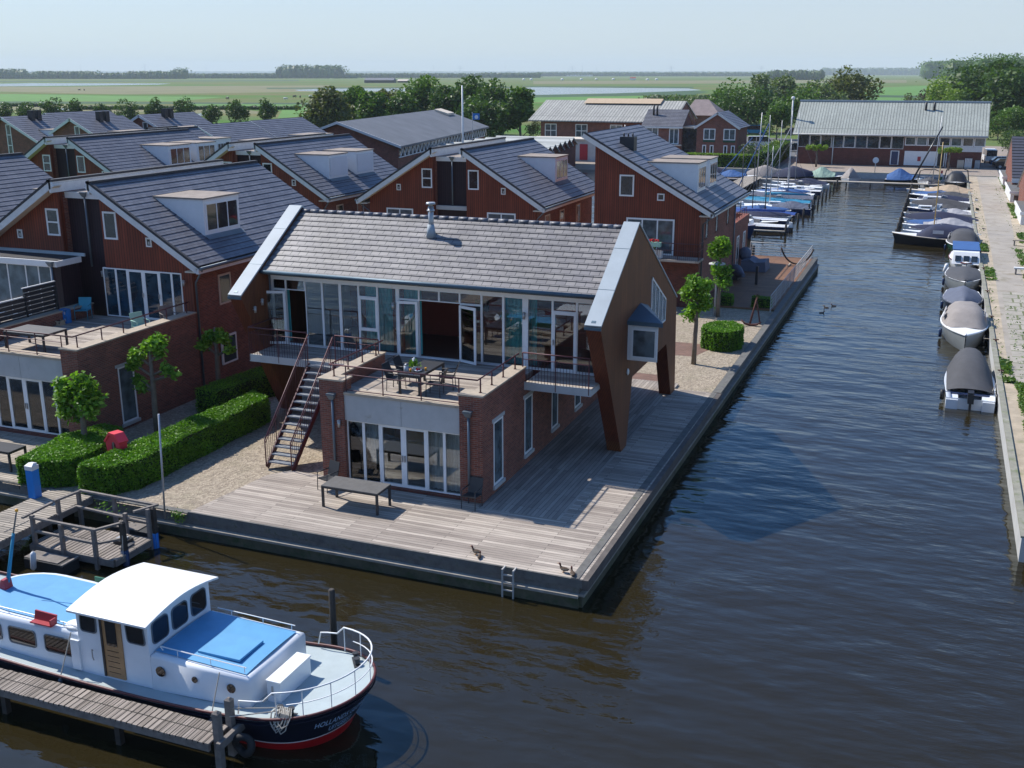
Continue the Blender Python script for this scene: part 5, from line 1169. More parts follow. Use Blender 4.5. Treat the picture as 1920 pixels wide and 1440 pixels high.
# far left walkway, low landing with rails, raft, bollard
WK = thing('plank_walkway', 'weathered plank walkway running down past the blue bollard at the left', 'jetty', (-13.2, -8, 0))
mb = MB(); y = -22
while y < -4.1: mb.box(-14.1, -12.35, y, y+.138, -.05, 0); y += .152
mb.build('planks', M['deck_old'], WK); MB().box(-12.42, -12.34, -22, -4.1, -.25, -.055).box(-14.1, -14.0, -22, -4.1, -.25, -.055).build('beam', M['wood_post'], WK)
for y in (-6, -9, -12): MB().box(-12.6, -12.45, y, y+.15, -1.6, -.06).build('pile', M['wood_dark'], WK)
LD = thing('low_landing', 'low wooden landing stage enclosed by grey timber rails next to the walkway', 'landing stage', (-10.4, -6.1, WZ))
mb = MB(); x = -12.2
while x < -9.0: mb.box(x, x+.135, -7.0, -5.35, -.5, -.45); x += .15
mb.build('planks', M['jetty'], LD); MB().box(-12.2, -8.98, -7.06, -7.0, -.68, -.46).box(-9.0, -8.93, -7.0, -5.35, -.68, -.46).build('beam', M['wood_post'], LD)
mb = MB()
for x, y, z in ((-12.0, -7.0, .52), (-10.85, -7.05, .42), (-9.6, -7.05, .42), (-9.05, -5.3, .5), (-12.3, -4.75, .42), (-12.35, -5.6, .42), (-10.9, -4.7, .4), (-10.0, -5.25, .2)): mb.box(x-.055, x+.055, y-.055, y+.055, -1.4, z)
mb.split('post', M['wood_post'], LD)
rl = MB()
def bar(a, b, w=.045): a, b = Vector(a), Vector(b); d = (b-a).normalized(); s = d.cross(Z3).normalized(); rl.obox(a, d, s, d.cross(s), -.03, (b-a).length+.03, -w, w, -w*.7, w*.7)
bar((-12.05, -7.0, .44), (-9.55, -7.05, .44)); bar((-12.05, -7.0, 0), (-9.55, -7.05, 0)); bar((-9.55, -7.05, .44), (-9.1, -6.5, .5)); bar((-9.55, -7.05, 0), (-9.1, -6.5, .0))
bar((-12.35, -5.7, .44), (-12.2, -4.75, .44)); bar((-12.2, -4.75, .46), (-9.1, -4.85, .46)); bar((-12.2, -5.0, .0), (-9.1, -5.3, .04)); bar((-12.35, -5.7, -.05), (-12.2, -5.0, .0)); bar((-9.3, -5.6, .5), (-9.0, -4.9, .5)); bar((-12.15, -7.2, .5), (-12.2, -6.0, .5))
rl.build('rail', M['wood_post'], LD)
post('dark post with blue wrapped foot at the outer corner of the low landing', -9.0, -6.5, .58, .07, 'wood_dark'); post('grey post with blue wrapped foot at the inner corner of the low landing', -8.98, -5.15, .52, .07, 'wood_dark')
for lb_, y in (('blue protective sleeve around the outer corner post in the water', -6.5), ('blue protective sleeve around the inner corner post in the water', -5.15)):
    tag(MB().tube([(-9.0, y, -1.3), (-9.0, y, -.35)], .11, 10).build('post_sleeve', M['hull_navy'] if y < -6 else M['blue']), lb_, 'sleeve')
rope_ = MB().tube([(-9.0, -6.52, .3), (-8.92, -6.66, -.2), (-8.88, -6.72, -.5), (-9.0, -6.7, -.62), (-9.08, -6.6, -.4), (-9.0, -6.5, .25)], .014, 5)
tag(rope_.build('hanging_rope', M['rope']), 'pale rope loop hanging from the outer corner post of the landing', 'rope')
RF = thing('black_pontoon', 'small black floating pontoon lying in front of the low landing', 'raft', (-10.9, -7.4, WZ)); MB().box(-11.75, -10.2, -7.75, -7.15, -1.0, -.55).build('float', M['rubber'], RF); MB().box(-11.78, -10.5, -7.7, -7.2, -.55, -.52).build('top', M['wood_post'], RF); MB().box(-10.3, -10.22, -7.8, -7.1, -.56, -.5).build('rim', M['wood_post'], RF)
RF = thing('black_pontoon', 'small black floating pontoon behind the low landing near the quay', 'raft', (-10, -4.7, WZ)); MB().box(-11.0, -9.5, -4.9, -4.35, -1.0, -.55).build('float', M['rubber'], RF); MB().box(-11.0, -9.9, -4.88, -4.4, -.55, -.52).build('top', M['wood_post'], RF)
fender('long white fender hanging by the low landing', (-11.25, -7.9, -.78), .085, .62, 'white', (.12, 0, 0))
GR = thing('folded_boat_gear', 'grey and black folded boat gear lying on the low landing', 'gear', (-9.5, -6, -.44)); MB().box(-9.8, -9.35, -6.1, -5.7, -.44, -.33).build('case', M['black'], GR); MB().prism([(-9.75, -6.05, -.33), (-9.45, -6.05, -.33), (-9.45, -5.8, -.33), (-9.75, -5.8, -.33)], (0.02, 0, .06)).build('plate', M['alu'], GR); MB().box(-9.35, -9.15, -6.35, -5.9, -.44, -.40).build('mat', M['grey_cover'], GR)
BL = thing('blue_bollard', 'square bright blue mooring bollard with a pale top on the walkway', 'bollard', (-14.05, -4.9, 0)); MB().box(-14.2, -13.9, -5.0, -4.72, 0, .98).build('body', M['blue'], BL); MB().box(-14.21, -13.89, -5.01, -4.71, .98, 1.12).prism([(-14.21, -5.01, 1.12), (-13.89, -5.01, 1.12), (-13.95, -4.86, 1.2), (-14.15, -4.86, 1.2)], (0, .15, -.03)).build('cap', M['white_old'], BL)
FP = tag(MB().tube([(-9.35, -4.2, -.3), (-9.2, -4.2, 3.25)], .032, 8).build('thin_grey_pole', M['alu']), 'thin grey metal pole standing between hedge and low landing', 'pole')
# lifebuoy housing
LB = thing('lifebuoy_case', 'faded red house shaped lifebuoy case on a post between the hedges', 'lifebuoy case', (-13.0, -2.1, 0))
c = Vector((-13.02, -2.05, 0)); U = Vector((.96, -.28, 0)).normalized(); Nn = U.cross(Z3)
prf = [(-.40, .78), (-.27, .60), (.27, .60), (.38, .78), (.42, 1.22), (.2, 1.46), (-.16, 1.46), (-.46, 1.14)]
MB().prism([c+U*a+Z3*b+Nn*.12 for a, b in prf], -Nn*.3).build('case', M['lifered'], LB)
MB().prism([c+U*a+Z3*b+Nn*.16 for a, b in ((-.50, 1.12), (-.44, 1.08), (-.14, 1.40), (.18, 1.40), (.42, 1.18), (.45, 1.24), (.2, 1.5), (-.16, 1.5))], -Nn*.38).build('lid', M['lifered'], LB)
MB().prism([c+U*(.05+.13*cos(t))+Z3*(.98+.2*sin(t))+Nn*.127 for t in [2*pi*i/16 for i in range(16)]], -Nn*.02).build('recess', M['maroon'], LB); MB().obox(c, U, Z3, Nn, .035, .065, .8, 1.18, .12, .15).build('handle', M['steel'], LB)
MB().obox(c, U, Z3, Nn, -.05, .05, -.1, .65, -.1, 0).build('post', M['wood_post'], LB)
# ================================================================ garden furniture
def table(label, x0, x1, y0, y1, zf, h=.74, m='anth', inset=.0, name='garden_table'):
    t = thing(name, label, 'table', ((x0+x1)/2, (y0+y1)/2, zf)); MB().box(x0, x1, y0, y1, zf+h-.035, zf+h).build('table_top', M[m], t)
    MB().box(x0+.02, x1-.02, y0+.02, y0+.06, zf+h-.1, zf+h-.036).box(x0+.02, x1-.02, y1-.06, y1-.02, zf+h-.1, zf+h-.036).box(x0+.02, x0+.06, y0+.06, y1-.06, zf+h-.1, zf+h-.036).box(x1-.06, x1-.02, y0+.06, y1-.06, zf+h-.1, zf+h-.036).build('apron', M[m], t)
    for x in (x0+.0, x1-.07):
        for y in (y0, y1-.07): MB().box(x, x+.07, y, y+.07, zf, zf+h-.04).build('leg', M[m], t)
    return t
M['tabletop'] = mat('grey_stone_table_top', (.11, .105, .1), .6, var=.15, vs=6)
tb = table('long dark garden table on the lower waterside deck', -4.76, -2.72, -2.12, -1.2, 0); tb.children
for ch in [c for c in bpy.data.objects if c.parent == tb and c.name.startswith('table_top')]: ch.data.materials[0] = M['tabletop']
table('small dark garden table on the roof terrace of the canal house', -3.38, -2.58, .8, 2.75, 3.1)
tb = table('dark table on the roof terrace of the nearest timber house', -20.6, -18.6, .75, 2.0, 3.1)
for ch in [c for c in bpy.data.objects if c.parent == tb and c.name.startswith('table_top')]: ch.data.materials[0] = M['tabletop']
tb = table('dark table partly cut by the left picture edge on the lower deck', -18.4, -16.7, -3.3, -2.5, -.05)
def chair(label, x, y, zf, rz, m='anth', arms=True, lean=.14, w=.5, name='garden_chair'):
    t = thing(name, label, 'chair', (x, y, zf), rz); R = Matrix.Translation((x, y, zf)) @ Matrix.Rotation(rz, 4, 'Z'); V = lambda a, b, c: R @ Vector((a, b, c))
    h = w/2; s = MB(); s.prism([V(-h, -.24, .40), V(h, -.24, .42), V(h, .2, .40), V(-h, .2, .38)], (0, 0, .03)); s.build('seat', M[m], t)
    b = MB(); b.prism([V(-h, .2, .40), V(h, .2, .40), V(h, .2+lean, .92), V(-h, .2+lean, .92)], R.to_3x3() @ Vector((0, .025, 0))); b.build('backrest', M[m], t)
    for a, q in ((-h, -.22), (h, -.22), (-h, .22), (h, .22)): MB().tube([V(a, q*1.1, 0), V(a, q, .62 if (arms and q < 0) else .42)], .016, 6).build('leg', M[m], t)
    if arms:
        for a in (-h, h): MB().tube([V(a, -.24, .62), V(a, .26, .64)], .02, 6).build('armrest', M[m], t)
    return t
chair('dark garden chair beside the left end of the lower deck table by the brick pillar', -5.35, -.75, 0, radians(-20))
chair('dark garden chair standing against the right brick pillar on the lower deck', -.22, -.4, 0, radians(-5))
for k, (x, y, a, lb_) in enumerate(((-3.75, 1.35, 90, 'near left chair at the roof terrace table, beside the water jug'), (-3.8, 2.25, 90, 'far left chair at the roof terrace table, nearest the glazed doors'), (-2.25, 1.25, -80, 'near right chair at the roof terrace table'), (-2.2, 2.15, -75, 'far right chair at the roof terrace table, leaning back towards the doors'))):
    tag(chair(lb_, x, y, 3.1, radians(a), lean=.2), group='chairs round the roof terrace table')
chair('turquoise plastic armchair on the shaded roof terrace left', -21.6, 6.1, 3.1, radians(20), 'teal', w=.56, name='plastic_armchair')
chair('mint green plastic armchair by the railing of the left roof terrace', -17.2, 4.6, 3.1, radians(70), 'mint', w=.56, name='plastic_armchair')
chair('grey brown armchair behind the mint one on the left roof terrace', -17.0, 6.1, 3.1, radians(60), 'wood_post', w=.56, name='plastic_armchair')
def crate(label, x, y, z, m, w=.38, d=.3, h=.3):
    t = thing('crate', label, 'crate', (x, y, z)); mb = MB(); mb.box(x-w/2, x+w/2, y-d/2, y+d/2, z, z+h*.3).box(x-w/2, x-w/2+.03, y-d/2, y+d/2, z+h*.3, z+h).box(x+w/2-.03, x+w/2, y-d/2, y+d/2, z+h*.3, z+h).box(x-w/2, x+w/2, y-d/2, y-d/2+.03, z+h*.72, z+h).box(x-w/2, x+w/2, y+d/2-.03, y+d/2, z+h*.3, z+h).box(x-.05, x+.05, y-d/2, y-d/2+.03, z+h*.3, z+h*.72)
    mb.build('body', M[m], t); MB().box(x-w/2+.04, x+w/2-.04, y-d/2+.04, y+d/2-.04, z+h*.3, z+h*.8).build('bottles', M['white_old'] if m == 'bluecrate' else M['black'], t); return t
crate('upper blue bottle crate of the stack on the left roof terrace', -21.85, 5.3, 3.4, 'bluecrate'); crate('lower blue bottle crate of the stack on the left roof terrace', -21.85, 5.3, 3.1, 'bluecrate')
crate('yellow brown bottle crate beside the blue crates', -22.1, 4.85, 3.1, 'tan_cover', .34, .3, .2); crate('second yellow brown crate in front of the blue crates', -21.75, 4.85, 3.1, 'tan_cover', .3, .3, .2)
# things on the terrace table
zt = 3.84
j = thing('water_jug', 'glass water jug with a metal lid at the near end of the terrace table', 'jug', (-3.2, 1.05, zt)); MB().tube([(-3.2, 1.05, zt), (-3.2, 1.05, zt+.24)], [.085, .08], 14).build('body', M['alu'], j); MB().tube([(-3.2, 1.05, zt+.24), (-3.2, 1.05, zt+.31)], [.07, .035], 12).build('lid', M['steel'], j)
v = thing('flower_pot', 'potted plant with white blossoms on the terrace table', 'plant', (-3.1, 1.45, zt)); MB().tube([(-3.1, 1.45, zt), (-3.1, 1.45, zt+.12)], [.06, .085], 12).build('pot', M['white'], v)
random.seed(11); mb = MB()
for k in range(80):
    a = random.random()*6.28; el = random.uniform(.1, 1.4); d = Vector((cos(a)*cos(el), sin(a)*cos(el), sin(el))); c = Vector((-3.1, 1.45, zt+.12))+d*random.uniform(.06, .24); w = d.orthogonal().normalized()*.035; mb.face([c-d*.05, c+w, c+d*.06, c-w])
mb.build('leaves', M['weed'], v); mb = MB(); [mb.sphere((-3.1+dx, 1.45+dy, zt+.34+dz_), .035, nu=7, nv=5) for dx, dy, dz_ in ((-.04, 0, .03), (.03, .03, 0), (0, -.05, .0), (-.02, .05, .05))]; mb.build('blossoms', M['white'], v)
for k, (x, y, lb_) in enumerate(((-3.12, 1.2, 'orange juice glass next to the water jug'), (-2.72, 1.55, 'orange juice glass at the right side of the terrace table'))):
    g_ = thing('juice_glass', lb_, 'glass', (x, y, zt)); MB().tube([(x, y, zt), (x, y, zt+.1)], .035, 10).build('juice', M['orange'], g_)
g_ = thing('fruit_bowl', 'white bowl of fruit on the terrace table', 'bowl', (-2.92, 1.35, zt)); MB().tube([(-2.92, 1.35, zt), (-2.92, 1.35, zt+.05)], [.08, .14], 14).build('bowl', M['white'], g_); mb = MB(); [mb.sphere((-2.92+dx, 1.35+dy, zt+.07), .035, nu=7, nv=5) for dx, dy in ((0, 0), (.06, .02), (-.05, .03), (.01, -.06))]; mb.build('fruit', M['skin_fl'], g_)
g_ = thing('blue_napkins', 'small stack of pale blue napkins on the near end of the terrace table', 'napkins', (-2.95, .95, zt)); MB().box(-3.03, -2.87, .87, 1.03, zt, zt+.03).build('napkins', M['zinc'], g_)
M['boatwhite']
# ducks
def duck(label, p, rz, sit=False, group=None, s=1.0):
    p = Vector(p); s *= .72; t = thing('duck', label, 'duck', p, rz, group); R = Matrix.Translation(p) @ Matrix.Rotation(rz, 4, 'Z') @ Matrix.Scale(s, 4); zz = .04 if sit else .10
    mb = MB(); pts = [(-.24, 0, zz+.09, .012), (-.17, 0, zz+.065, .055), (-.05, 0, zz+.05, .088), (.07, 0, zz+.055, .082), (.14, 0, zz+.09, .05), (.165, 0, zz+.15, .032), (.18, 0, zz+.2, .04), (.2, 0, zz+.235, .042), (.235, 0, zz+.235, .026)]
    mb.tube([R @ Vector(q[:3]) for q in pts[:6]], [q[3]*s for q in pts[:6]], 10); mb.cur = 1; mb.tube([R @ Vector(q[:3]) for q in pts[5:]], [q[3]*s for q in pts[5:]], 10); mb.build('body', [M['duck'], M['duck_head']], t)
    MB().tube([R @ Vector((.235, 0, zz+.23)), R @ Vector((.30, 0, zz+.215))], [.016*s, .010*s], 6).build('bill', M['duck_bill'], t)
    for sy in (-1, 1):
        w = MB(); w.prism([R @ Vector(q) for q in ((.08, sy*.083, zz+.08), (-.05, sy*.095, zz+.09), (-.2, sy*.03, zz+.10), (-.16, sy*.06, zz+.05), (0, sy*.095, zz+.03))], R.to_3x3() @ Vector((0, sy*.008, 0))); w.build('wing', M['duck_pale' if sy > 0 else 'duck'], t)
        if not sit: MB().tube([R @ Vector((0, sy*.03, zz)), R @ Vector((.01, sy*.03, .01)), R @ Vector((.06, sy*.035, .006))], [.01, .008, .012], 5).build('leg', M['duck_bill'], t)
    return t
duck('brown duck standing at the front right corner of the deck, its head turned left', (4.07, -3.78, 0), radians(165)); duck('duck crouching right at the corner tip of the deck', (4.36, -3.88, 0), radians(120), True)
duck('duck at the front deck edge left of the swim ladder, bending down', (1.32, -3.62, 0), radians(170)); duck('small duck lying behind the bending duck at the deck edge', (1.5, -3.8, 0), radians(100), True, s=.8)
duck('pale duck swimming on the canal, the right one of three', (7.33, 40.2, WZ-.06), radians(200), True); duck('dark duck swimming nearest the quay of the three', (6.85, 37.8, WZ-.06), radians(10), True); duck('pale duck swimming between the two other ducks', (6.94, 39.5, WZ-.06), radians(170), True)

# ================================================================ plants
import numpy as np
rng = np.random.default_rng(4)
def quads(c, size, up=0.35, asp=.6):
    """leaf quads: centres c (n,3), half sizes (n,) -> verts, faces"""
    n = len(c); d = rng.normal(size=(n, 3)); d[:, 2] = d[:, 2]*.6+up*0; d /= np.linalg.norm(d, axis=1)[:, None]
    e = rng.normal(size=(n, 3)); e -= d*(e*d).sum(1)[:, None]; e /= np.linalg.norm(e, axis=1)[:, None]
    s = size[:, None]; a = d*s; b = e*s*asp
    v = np.stack([c-a, c+b, c+a*1.1, c-b], 1).reshape(-1, 3); f = np.arange(n*4).reshape(-1, 4); return v, f
def leafmesh(name, c, size, m):
    v, f = quads(c, size); me = bpy.data.meshes.new(name); me.from_pydata(v.tolist(), [], f.tolist()); me.materials.append(M[m]); return me
def clump_pts(centers, radii, n, shell=.6):
    k = rng.integers(0, len(centers), n) if True else 0
    w = np.array(radii)**2; k = rng.choice(len(centers), n, p=w/w.sum()); d = rng.normal(size=(n, 3)); d /= np.linalg.norm(d, axis=1)[:, None]
    r = shell+(1-shell)*rng.random(n)**.7; r *= 1+rng.normal(size=n)*.06
    return np.array(centers)[k]+d*(r*np.array(radii)[k])[:, None]*np.array([1, 1, .85])
def crown(h, w, n, leaf, kind='round', ncl=16):
    """unit crown: centre clumps inside an ellipsoid of width w and height h, bottom at z=0"""
    cs, rs = [], []
    for i in range(ncl):
        u = rng.random()**.4; a = rng.random()*2*pi; el = math.acos(1-2*rng.random()*.95); x, y, z = u*sin(el)*cos(a), u*sin(el)*sin(a), u*cos(el)
        if kind == 'column': x *= .75; y *= .75
        cs.append((x*w*.36, y*w*.36, h*.5+z*h*.36)); rs.append(w*rng.uniform(.15, .26))
    return clump_pts(cs, rs, n), rng.uniform(.6, 1.25, n)*leaf
PROTO = {}
def tree(label, p, h, w, m='leaf_mid', trunk=.22, n=2600, leaf=None, kind='round', group=None, name='tree', tr=.28, key=None):
    p = Vector(p); t = thing(name, label, 'tree', p, random.random()*6.28, group); leaf = leaf or max(.14, h*.036)
    key = key or (round(h/w, 1), m, kind, n, random.randint(0, 2))
    if key not in PROTO:
        c, s = crown(1.0, w/h, n, leaf/h, kind, 26 if n > 3000 else 17); PROTO[key] = leafmesh('crown', c, s, m)
    o = bpy.data.objects.new('crown', PROTO[key]); COL.objects.link(o); o.parent = t; o.location = (0, 0, h*tr*.62); o.scale = (h*(1-tr*.62),)*3
    T = MB(); T.tube([p-Z3*.1, p+Vector((h*.01, 0, h*tr)), p+Vector((-h*.01, h*.01, h*.6))], [trunk*h*.11, trunk*h*.085, trunk*h*.02], 7)
    for k in range(4): a = k*1.6+random.random(); T.tube([p+Z3*h*(tr+.05*k), p+Z3*h*(tr+.15+.07*k)+Vector((cos(a), sin(a), 0))*w*.25], [trunk*h*.05, trunk*h*.012], 5)
    T.build('trunk', M['leaf_wood'], t); return t
def pollard(label, p, hb_, ht, r, clumps, n=1500, leaf=.10, m='leaf'):
    """pleached plane tree: bare trunk, knuckled limbs and leaf clumps"""
    p = Vector(p); t = thing('pollarded_tree', label, 'tree', p); T = MB(); T.tube([p-Z3*.1, p+Z3*hb_*.6, p+Vector((.03, 0, hb_)), p+Vector((0, .02, ht-.2))], [.13, .11, .10, .04], 9)
    cs = []; rs = []
    for (dx, dy, z, rr) in clumps:
        dx *= 1.22; rr *= random.uniform(.75, 1.05)
        q = p+Vector((dx, dy, z)); T.tube([p+Vector((0, 0, max(hb_*.9, z-.35))), p+Vector((dx*.6, dy*.6, z-.12)), q], [.055, .05, .03], 6); cs.append(tuple(q)); rs.append(rr)
    T.build('trunk', M['leaf_wood'], t)
    rs = [q*1.22 for q in rs]; n = int(n*1.45); c = clump_pts(cs, rs, n, .15); c = c+rng.normal(size=c.shape)*.06; me = leafmesh('crown', c, rng.uniform(.6, 1.3, n)*leaf, m); o = bpy.data.objects.new('crown', me); COL.objects.link(o); o.parent = t; o.matrix_parent_inverse = Matrix.Translation(-p); return t
def cl(n, rx, ry, z0, z1, r0=.2, r1=.34):
    return [(random.uniform(-1, 1)*rx, random.uniform(-1, 1)*ry, random.uniform(z0, z1), random.uniform(r0, r1)) for _ in range(n)]
random.seed(21)
t1 = at(158, 815, .85); pollard('young pollarded tree in front of the left terrace, rising from the hedge corner', (t1.x, t1.y, GZ), 1.5, 3.2, 1, [(-.5, 0, 1.75, .36), (-.7, .1, 2.15, .34), (-.35, -.1, 2.5, .36), (0, .1, 2.95, .34), (.4, 0, 2.75, .34), (.5, .1, 2.35, .3), (.45, -.1, 1.95, .26), (-.6, 0, 2.75, .3), (-.2, .1, 1.55, .22), (.15, -.15, 2.3, .26)], 1700)
t2 = at(294, 802, .2); pollard('young pollarded tree with open branches beside the long hedge', (t2.x, t2.y, GZ), 2.0, 3.9, 1, [(-.55, 0, 2.2, .24), (-.75, .1, 2.75, .26), (-.5, 0, 3.15, .28), (-.1, .1, 3.55, .3), (.35, 0, 3.75, .32), (.3, .1, 3.3, .22), (.62, 0, 2.75, .24), (.9, .05, 2.55, .16), (-.4, 0, 1.95, .2)], 1150)
t5 = at(412, 742, .2); pollard('young pollarded tree in the shade beside the canal house hedge', (t5.x, t5.y, GZ), 2.1, 3.5, 1, [(-.5, 0, 2.5, .24), (-.2, 0, 2.85, .26), (.3, 0, 2.9, .26), (.55, 0, 2.4, .2), (.1, .1, 3.1, .2)], 620)
pollard('round pollarded tree nearest the big gable on the gravel', (2.6, 20.1, GZ), 2.0, 4.4, 1, cl(10, .34, .4, 2.2, 4.0, .3, .42)+[(-.2, 0, 4.1, .35), (.35, 0, 3.9, .3)], 2000, .095)
pollard('tall pollarded tree behind the lamp post', (1.65, 31.0, GZ), 1.9, 4.6, 1, cl(10, .34, .4, 1.9, 4.2, .3, .42)+[(0, 0, 4.3, .4), (-.2, 0, 3.7, .4)], 2000, .1)
def hedge(label, poly, z0, z1, n, leaf=.043, m='hedge', name='hedge', rnd=.06):
    """clipped hedge: rounded prism core with leaf faces over its surface"""
    poly = [Vector((*q, 0)) for q in poly]; c0 = sum(poly, Vector())/len(poly); t = thing(name, label, 'hedge', (c0.x, c0.y, z0))
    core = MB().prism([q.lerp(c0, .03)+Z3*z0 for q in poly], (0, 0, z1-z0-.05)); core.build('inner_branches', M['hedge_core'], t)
    P = []; per = [(poly[i], poly[(i+1) % len(poly)]) for i in range(len(poly))]; Ls = [(b-a).length*(z1-z0) for a, b in per]
    xs_ = [q.x for q in poly]; ys_ = [q.y for q in poly]
    def inside(x, y):
        k = False
        for a, b in per:
            if (a.y > y) != (b.y > y) and x < (b.x-a.x)*(y-a.y)/(b.y-a.y)+a.x: k = not k
        return k
    A = 0.0
    for i in range(1, len(poly)-1): A += (poly[i]-poly[0]).cross(poly[i+1]-poly[0]).length/2
    nt_ = int(n*A/(A+sum(Ls))); 
    while nt_ > 0:
        x, y = random.uniform(min(xs_), max(xs_)), random.uniform(min(ys_), max(ys_))
        if inside(x, y): P.append((x, y, z1-abs(random.gauss(0, .03))+.045*sin(x*2.3+y*1.7)*sin(y*3.1-x)+.01)); nt_ -= 1
    for (a, b), L in zip(per, Ls):
        u = (b-a).normalized(); nn = u.cross(Z3)
        if (a+b)/2-c0 != 0 and nn.dot((a+b)/2-c0) < 0: nn = -nn
        for _ in range(int(n*L/(A+sum(Ls)))):
            s_, z = random.random(), random.uniform(z0, z1); q = a.lerp(b, s_)+nn*(.03*sin(s_*17+z*5)+random.gauss(0, .025)-(.12*max(0, (z-z1+.15)/.15)**2)); P.append((q.x, q.y, z))
    P = np.array(P); P += rng.normal(size=P.shape)*.018; st_ = rng.random(len(P)) < .012; P[st_, 2] += rng.random(st_.sum())*.09; me = leafmesh('foliage', P, rng.uniform(.6, 1.3, len(P))*leaf, m); o = bpy.data.objects.new('foliage', me); COL.objects.link(o); o.parent = t; o.matrix_parent_inverse = Matrix.Translation((-c0.x, -c0.y, -z0)); return t
hedge('long clipped hedge running back along the gravel beside the canal house', [(-12.95, -4.0), (-11.95, -3.7), (-11.45, -2.8), (-11.5, 5.0), (-12.6, 5.6), (-12.75, 0.6), (-12.95, -2.0)], GZ, .95, 46000)
hedge('low broad hedge around the tree between walkway and left deck', [(-15.6, -4.0), (-14.6, -4.0), (-13.75, -3.5), (-13.6, -2.3), (-13.9, -.9), (-14.6, .0), (-15.4, .0), (-15.9, -1.6)], GZ, .88, 30000)
hedge('short dark hedge in the shade behind the long one, at the house wall', [(-15.0, 4.9), (-14.0, 5.0), (-13.2, 8.9), (-14.6, 9.0)], GZ, .95, 10000)
hedge('round clipped green shrub on the gravel by the canal edge', [(2.15, 24.4), (2.3, 23.4), (3.0, 22.9), (3.8, 23.0), (4.2, 23.8), (4.1, 25.0), (3.5, 25.6), (2.6, 25.4)], GZ, .95, 13000, name='shrub')
hedge('dark shrub in the shade on the brown terrace below the tall house', [(1.0, 33.8), (1.9, 33.8), (1.9, 34.6), (1.0, 34.6)], -.1, .6, 1800, name='shrub'); hedge('dark shrub by the railing at the near end of the brown terrace', [(3.1, 33.9), (4.2, 33.9), (4.2, 34.6), (3.1, 34.6)], 0, .6, 1800, name='shrub')
hedge('bright hedge in front of the two brick houses by the harbour', [(-25.5, 134.0), (-12.5, 134.0), (-12.5, 136), (-25.5, 136)], GZ, 1.7, 5000, .2, 'leaf_light'); hedge('dark green hedge running back beside the access road', [(-12.3, 134), (-10.3, 134), (-11.3, 160), (-13.5, 160)], GZ, 2.4, 5000, .22, 'leaf_mid')
g_ = thing('weed_tuft', 'leafy green weed growing out of the quay timber left of the deck', 'weed', (-8.9, -4.1, -.2)); c = np.array([[-8.85, -4.2, -.15]])+rng.normal(size=(90, 3))*np.array([.13, .07, .1]); o = bpy.data.objects.new('leaves', leafmesh('leaves', c, rng.uniform(.03, .06, 90), 'weed')); COL.objects.link(o); o.parent = g_; o.matrix_parent_inverse = Matrix.Translation((8.9, 4.1, .2))
g_ = thing('weed_tuft', 'small weeds growing on the low landing behind the railing', 'weed', (-11.3, -4.7, -.4)); c = np.array([[-11.4, -4.5, -.1]])+rng.normal(size=(60, 3))*np.array([.3, .08, .1]); o = bpy.data.objects.new('leaves', leafmesh('leaves', c, rng.uniform(.03, .06, 60), 'weed')); COL.objects.link(o); o.parent = g_; o.matrix_parent_inverse = Matrix.Translation((11.3, 4.7, .4))
def grass(label, boxes, n, s=.06):
    cs = []
    for (x0, x1, y0, y1) in boxes:
        k = int(n/len(boxes)); q = np.stack([rng.uniform(x0, x1, k), rng.uniform(y0, y1, k), GZ+.01+np.abs(rng.normal(size=k))*.07], 1); d = np.sin(q[:, 0]*3.1)*np.sin(q[:, 1]*1.9+q[:, 0])+rng.normal(size=k)*.4; cs.append(q[d > -.25])
    c = np.concatenate(cs); o = bpy.data.objects.new('grass', leafmesh('grass', c, rng.uniform(.6, 1.5, len(c))*s, 'grassblade')); COL.objects.link(o); tag(o, label, 'grass', kind='stuff')
grass('patchy green grass on the right bank below the path', [(16.9, 19.5, 8, 22), (16.65, 19.5, 3.9, 10), (17.0, 18.5, 12, 22)], 26000, .07)
grass('thin weeds along the edges of the canal path', [(16.45, 16.75, 22, 60), (18.1, 18.9, 24, 44), (18.7, 19.3, 44, 66), (16.6, 17.2, 60, 110), (19.2, 20.2, 66, 118), (17.2, 17.9, 23, 40)], 1500, .05)
grass('grass tufts between the path and the row houses', [(18.9, 20.2, 40, 52), (19.0, 20.3, 56, 64), (19.6, 20.6, 68, 74), (19.9, 20.6, 85, 98), (20.2, 21.2, 112, 130), (16.45, 16.9, 22, 27), (16.5, 17.1, 49, 54), (16.5, 17.0, 62, 66)], 7000, .10)
# ---- far trees
random.seed(5)
def tp(label, px, pyb, pyt, pw, m='leaf_mid', z=GZ, n=2600, kind='round', group=None, y=None, tr=.2, **k):
    """tree at a photo position: base row, top row and crown width in photo pixels"""
    p = at(px, pyb, z); dist = (p-CP).dot(FW); s = dist/F
    return tree(label, p, (pyb-pyt)*s*1.06, pw*s*1.1, m, n=n, kind=kind, group=group, tr=tr*.3, **k)
rowg = 'round trees in a row behind the tiled cottages'
for k, (px, pyt, pw, d) in enumerate(((8, 190, 34, 'at the left picture edge'), (55, 190, 36, 'second from the left'), (103, 186, 36, 'third from the left, behind the plain cottage'), (146, 190, 28, 'small one before the two chimneys'), (196, 196, 26, 'smallest one, between two cottages'), (241, 189, 34, 'over the chimneys of the middle cottage'), (292, 188, 28, 'behind the middle cottage roof'), (347, 187, 36, 'right of the middle cottage, the widest'), (397, 194, 32, 'fourth from the right end'), (447, 189, 34, 'third from the right end'), (502, 189, 28, 'at the right end, above the last cottage'))):
    tp('dark rounded tree behind the cottages, '+d, px, 240, pyt-2, pw*1.3, 'leaf_dark', n=1700, group=rowg, leaf=.30)
big = 'large trees behind the dark hall'
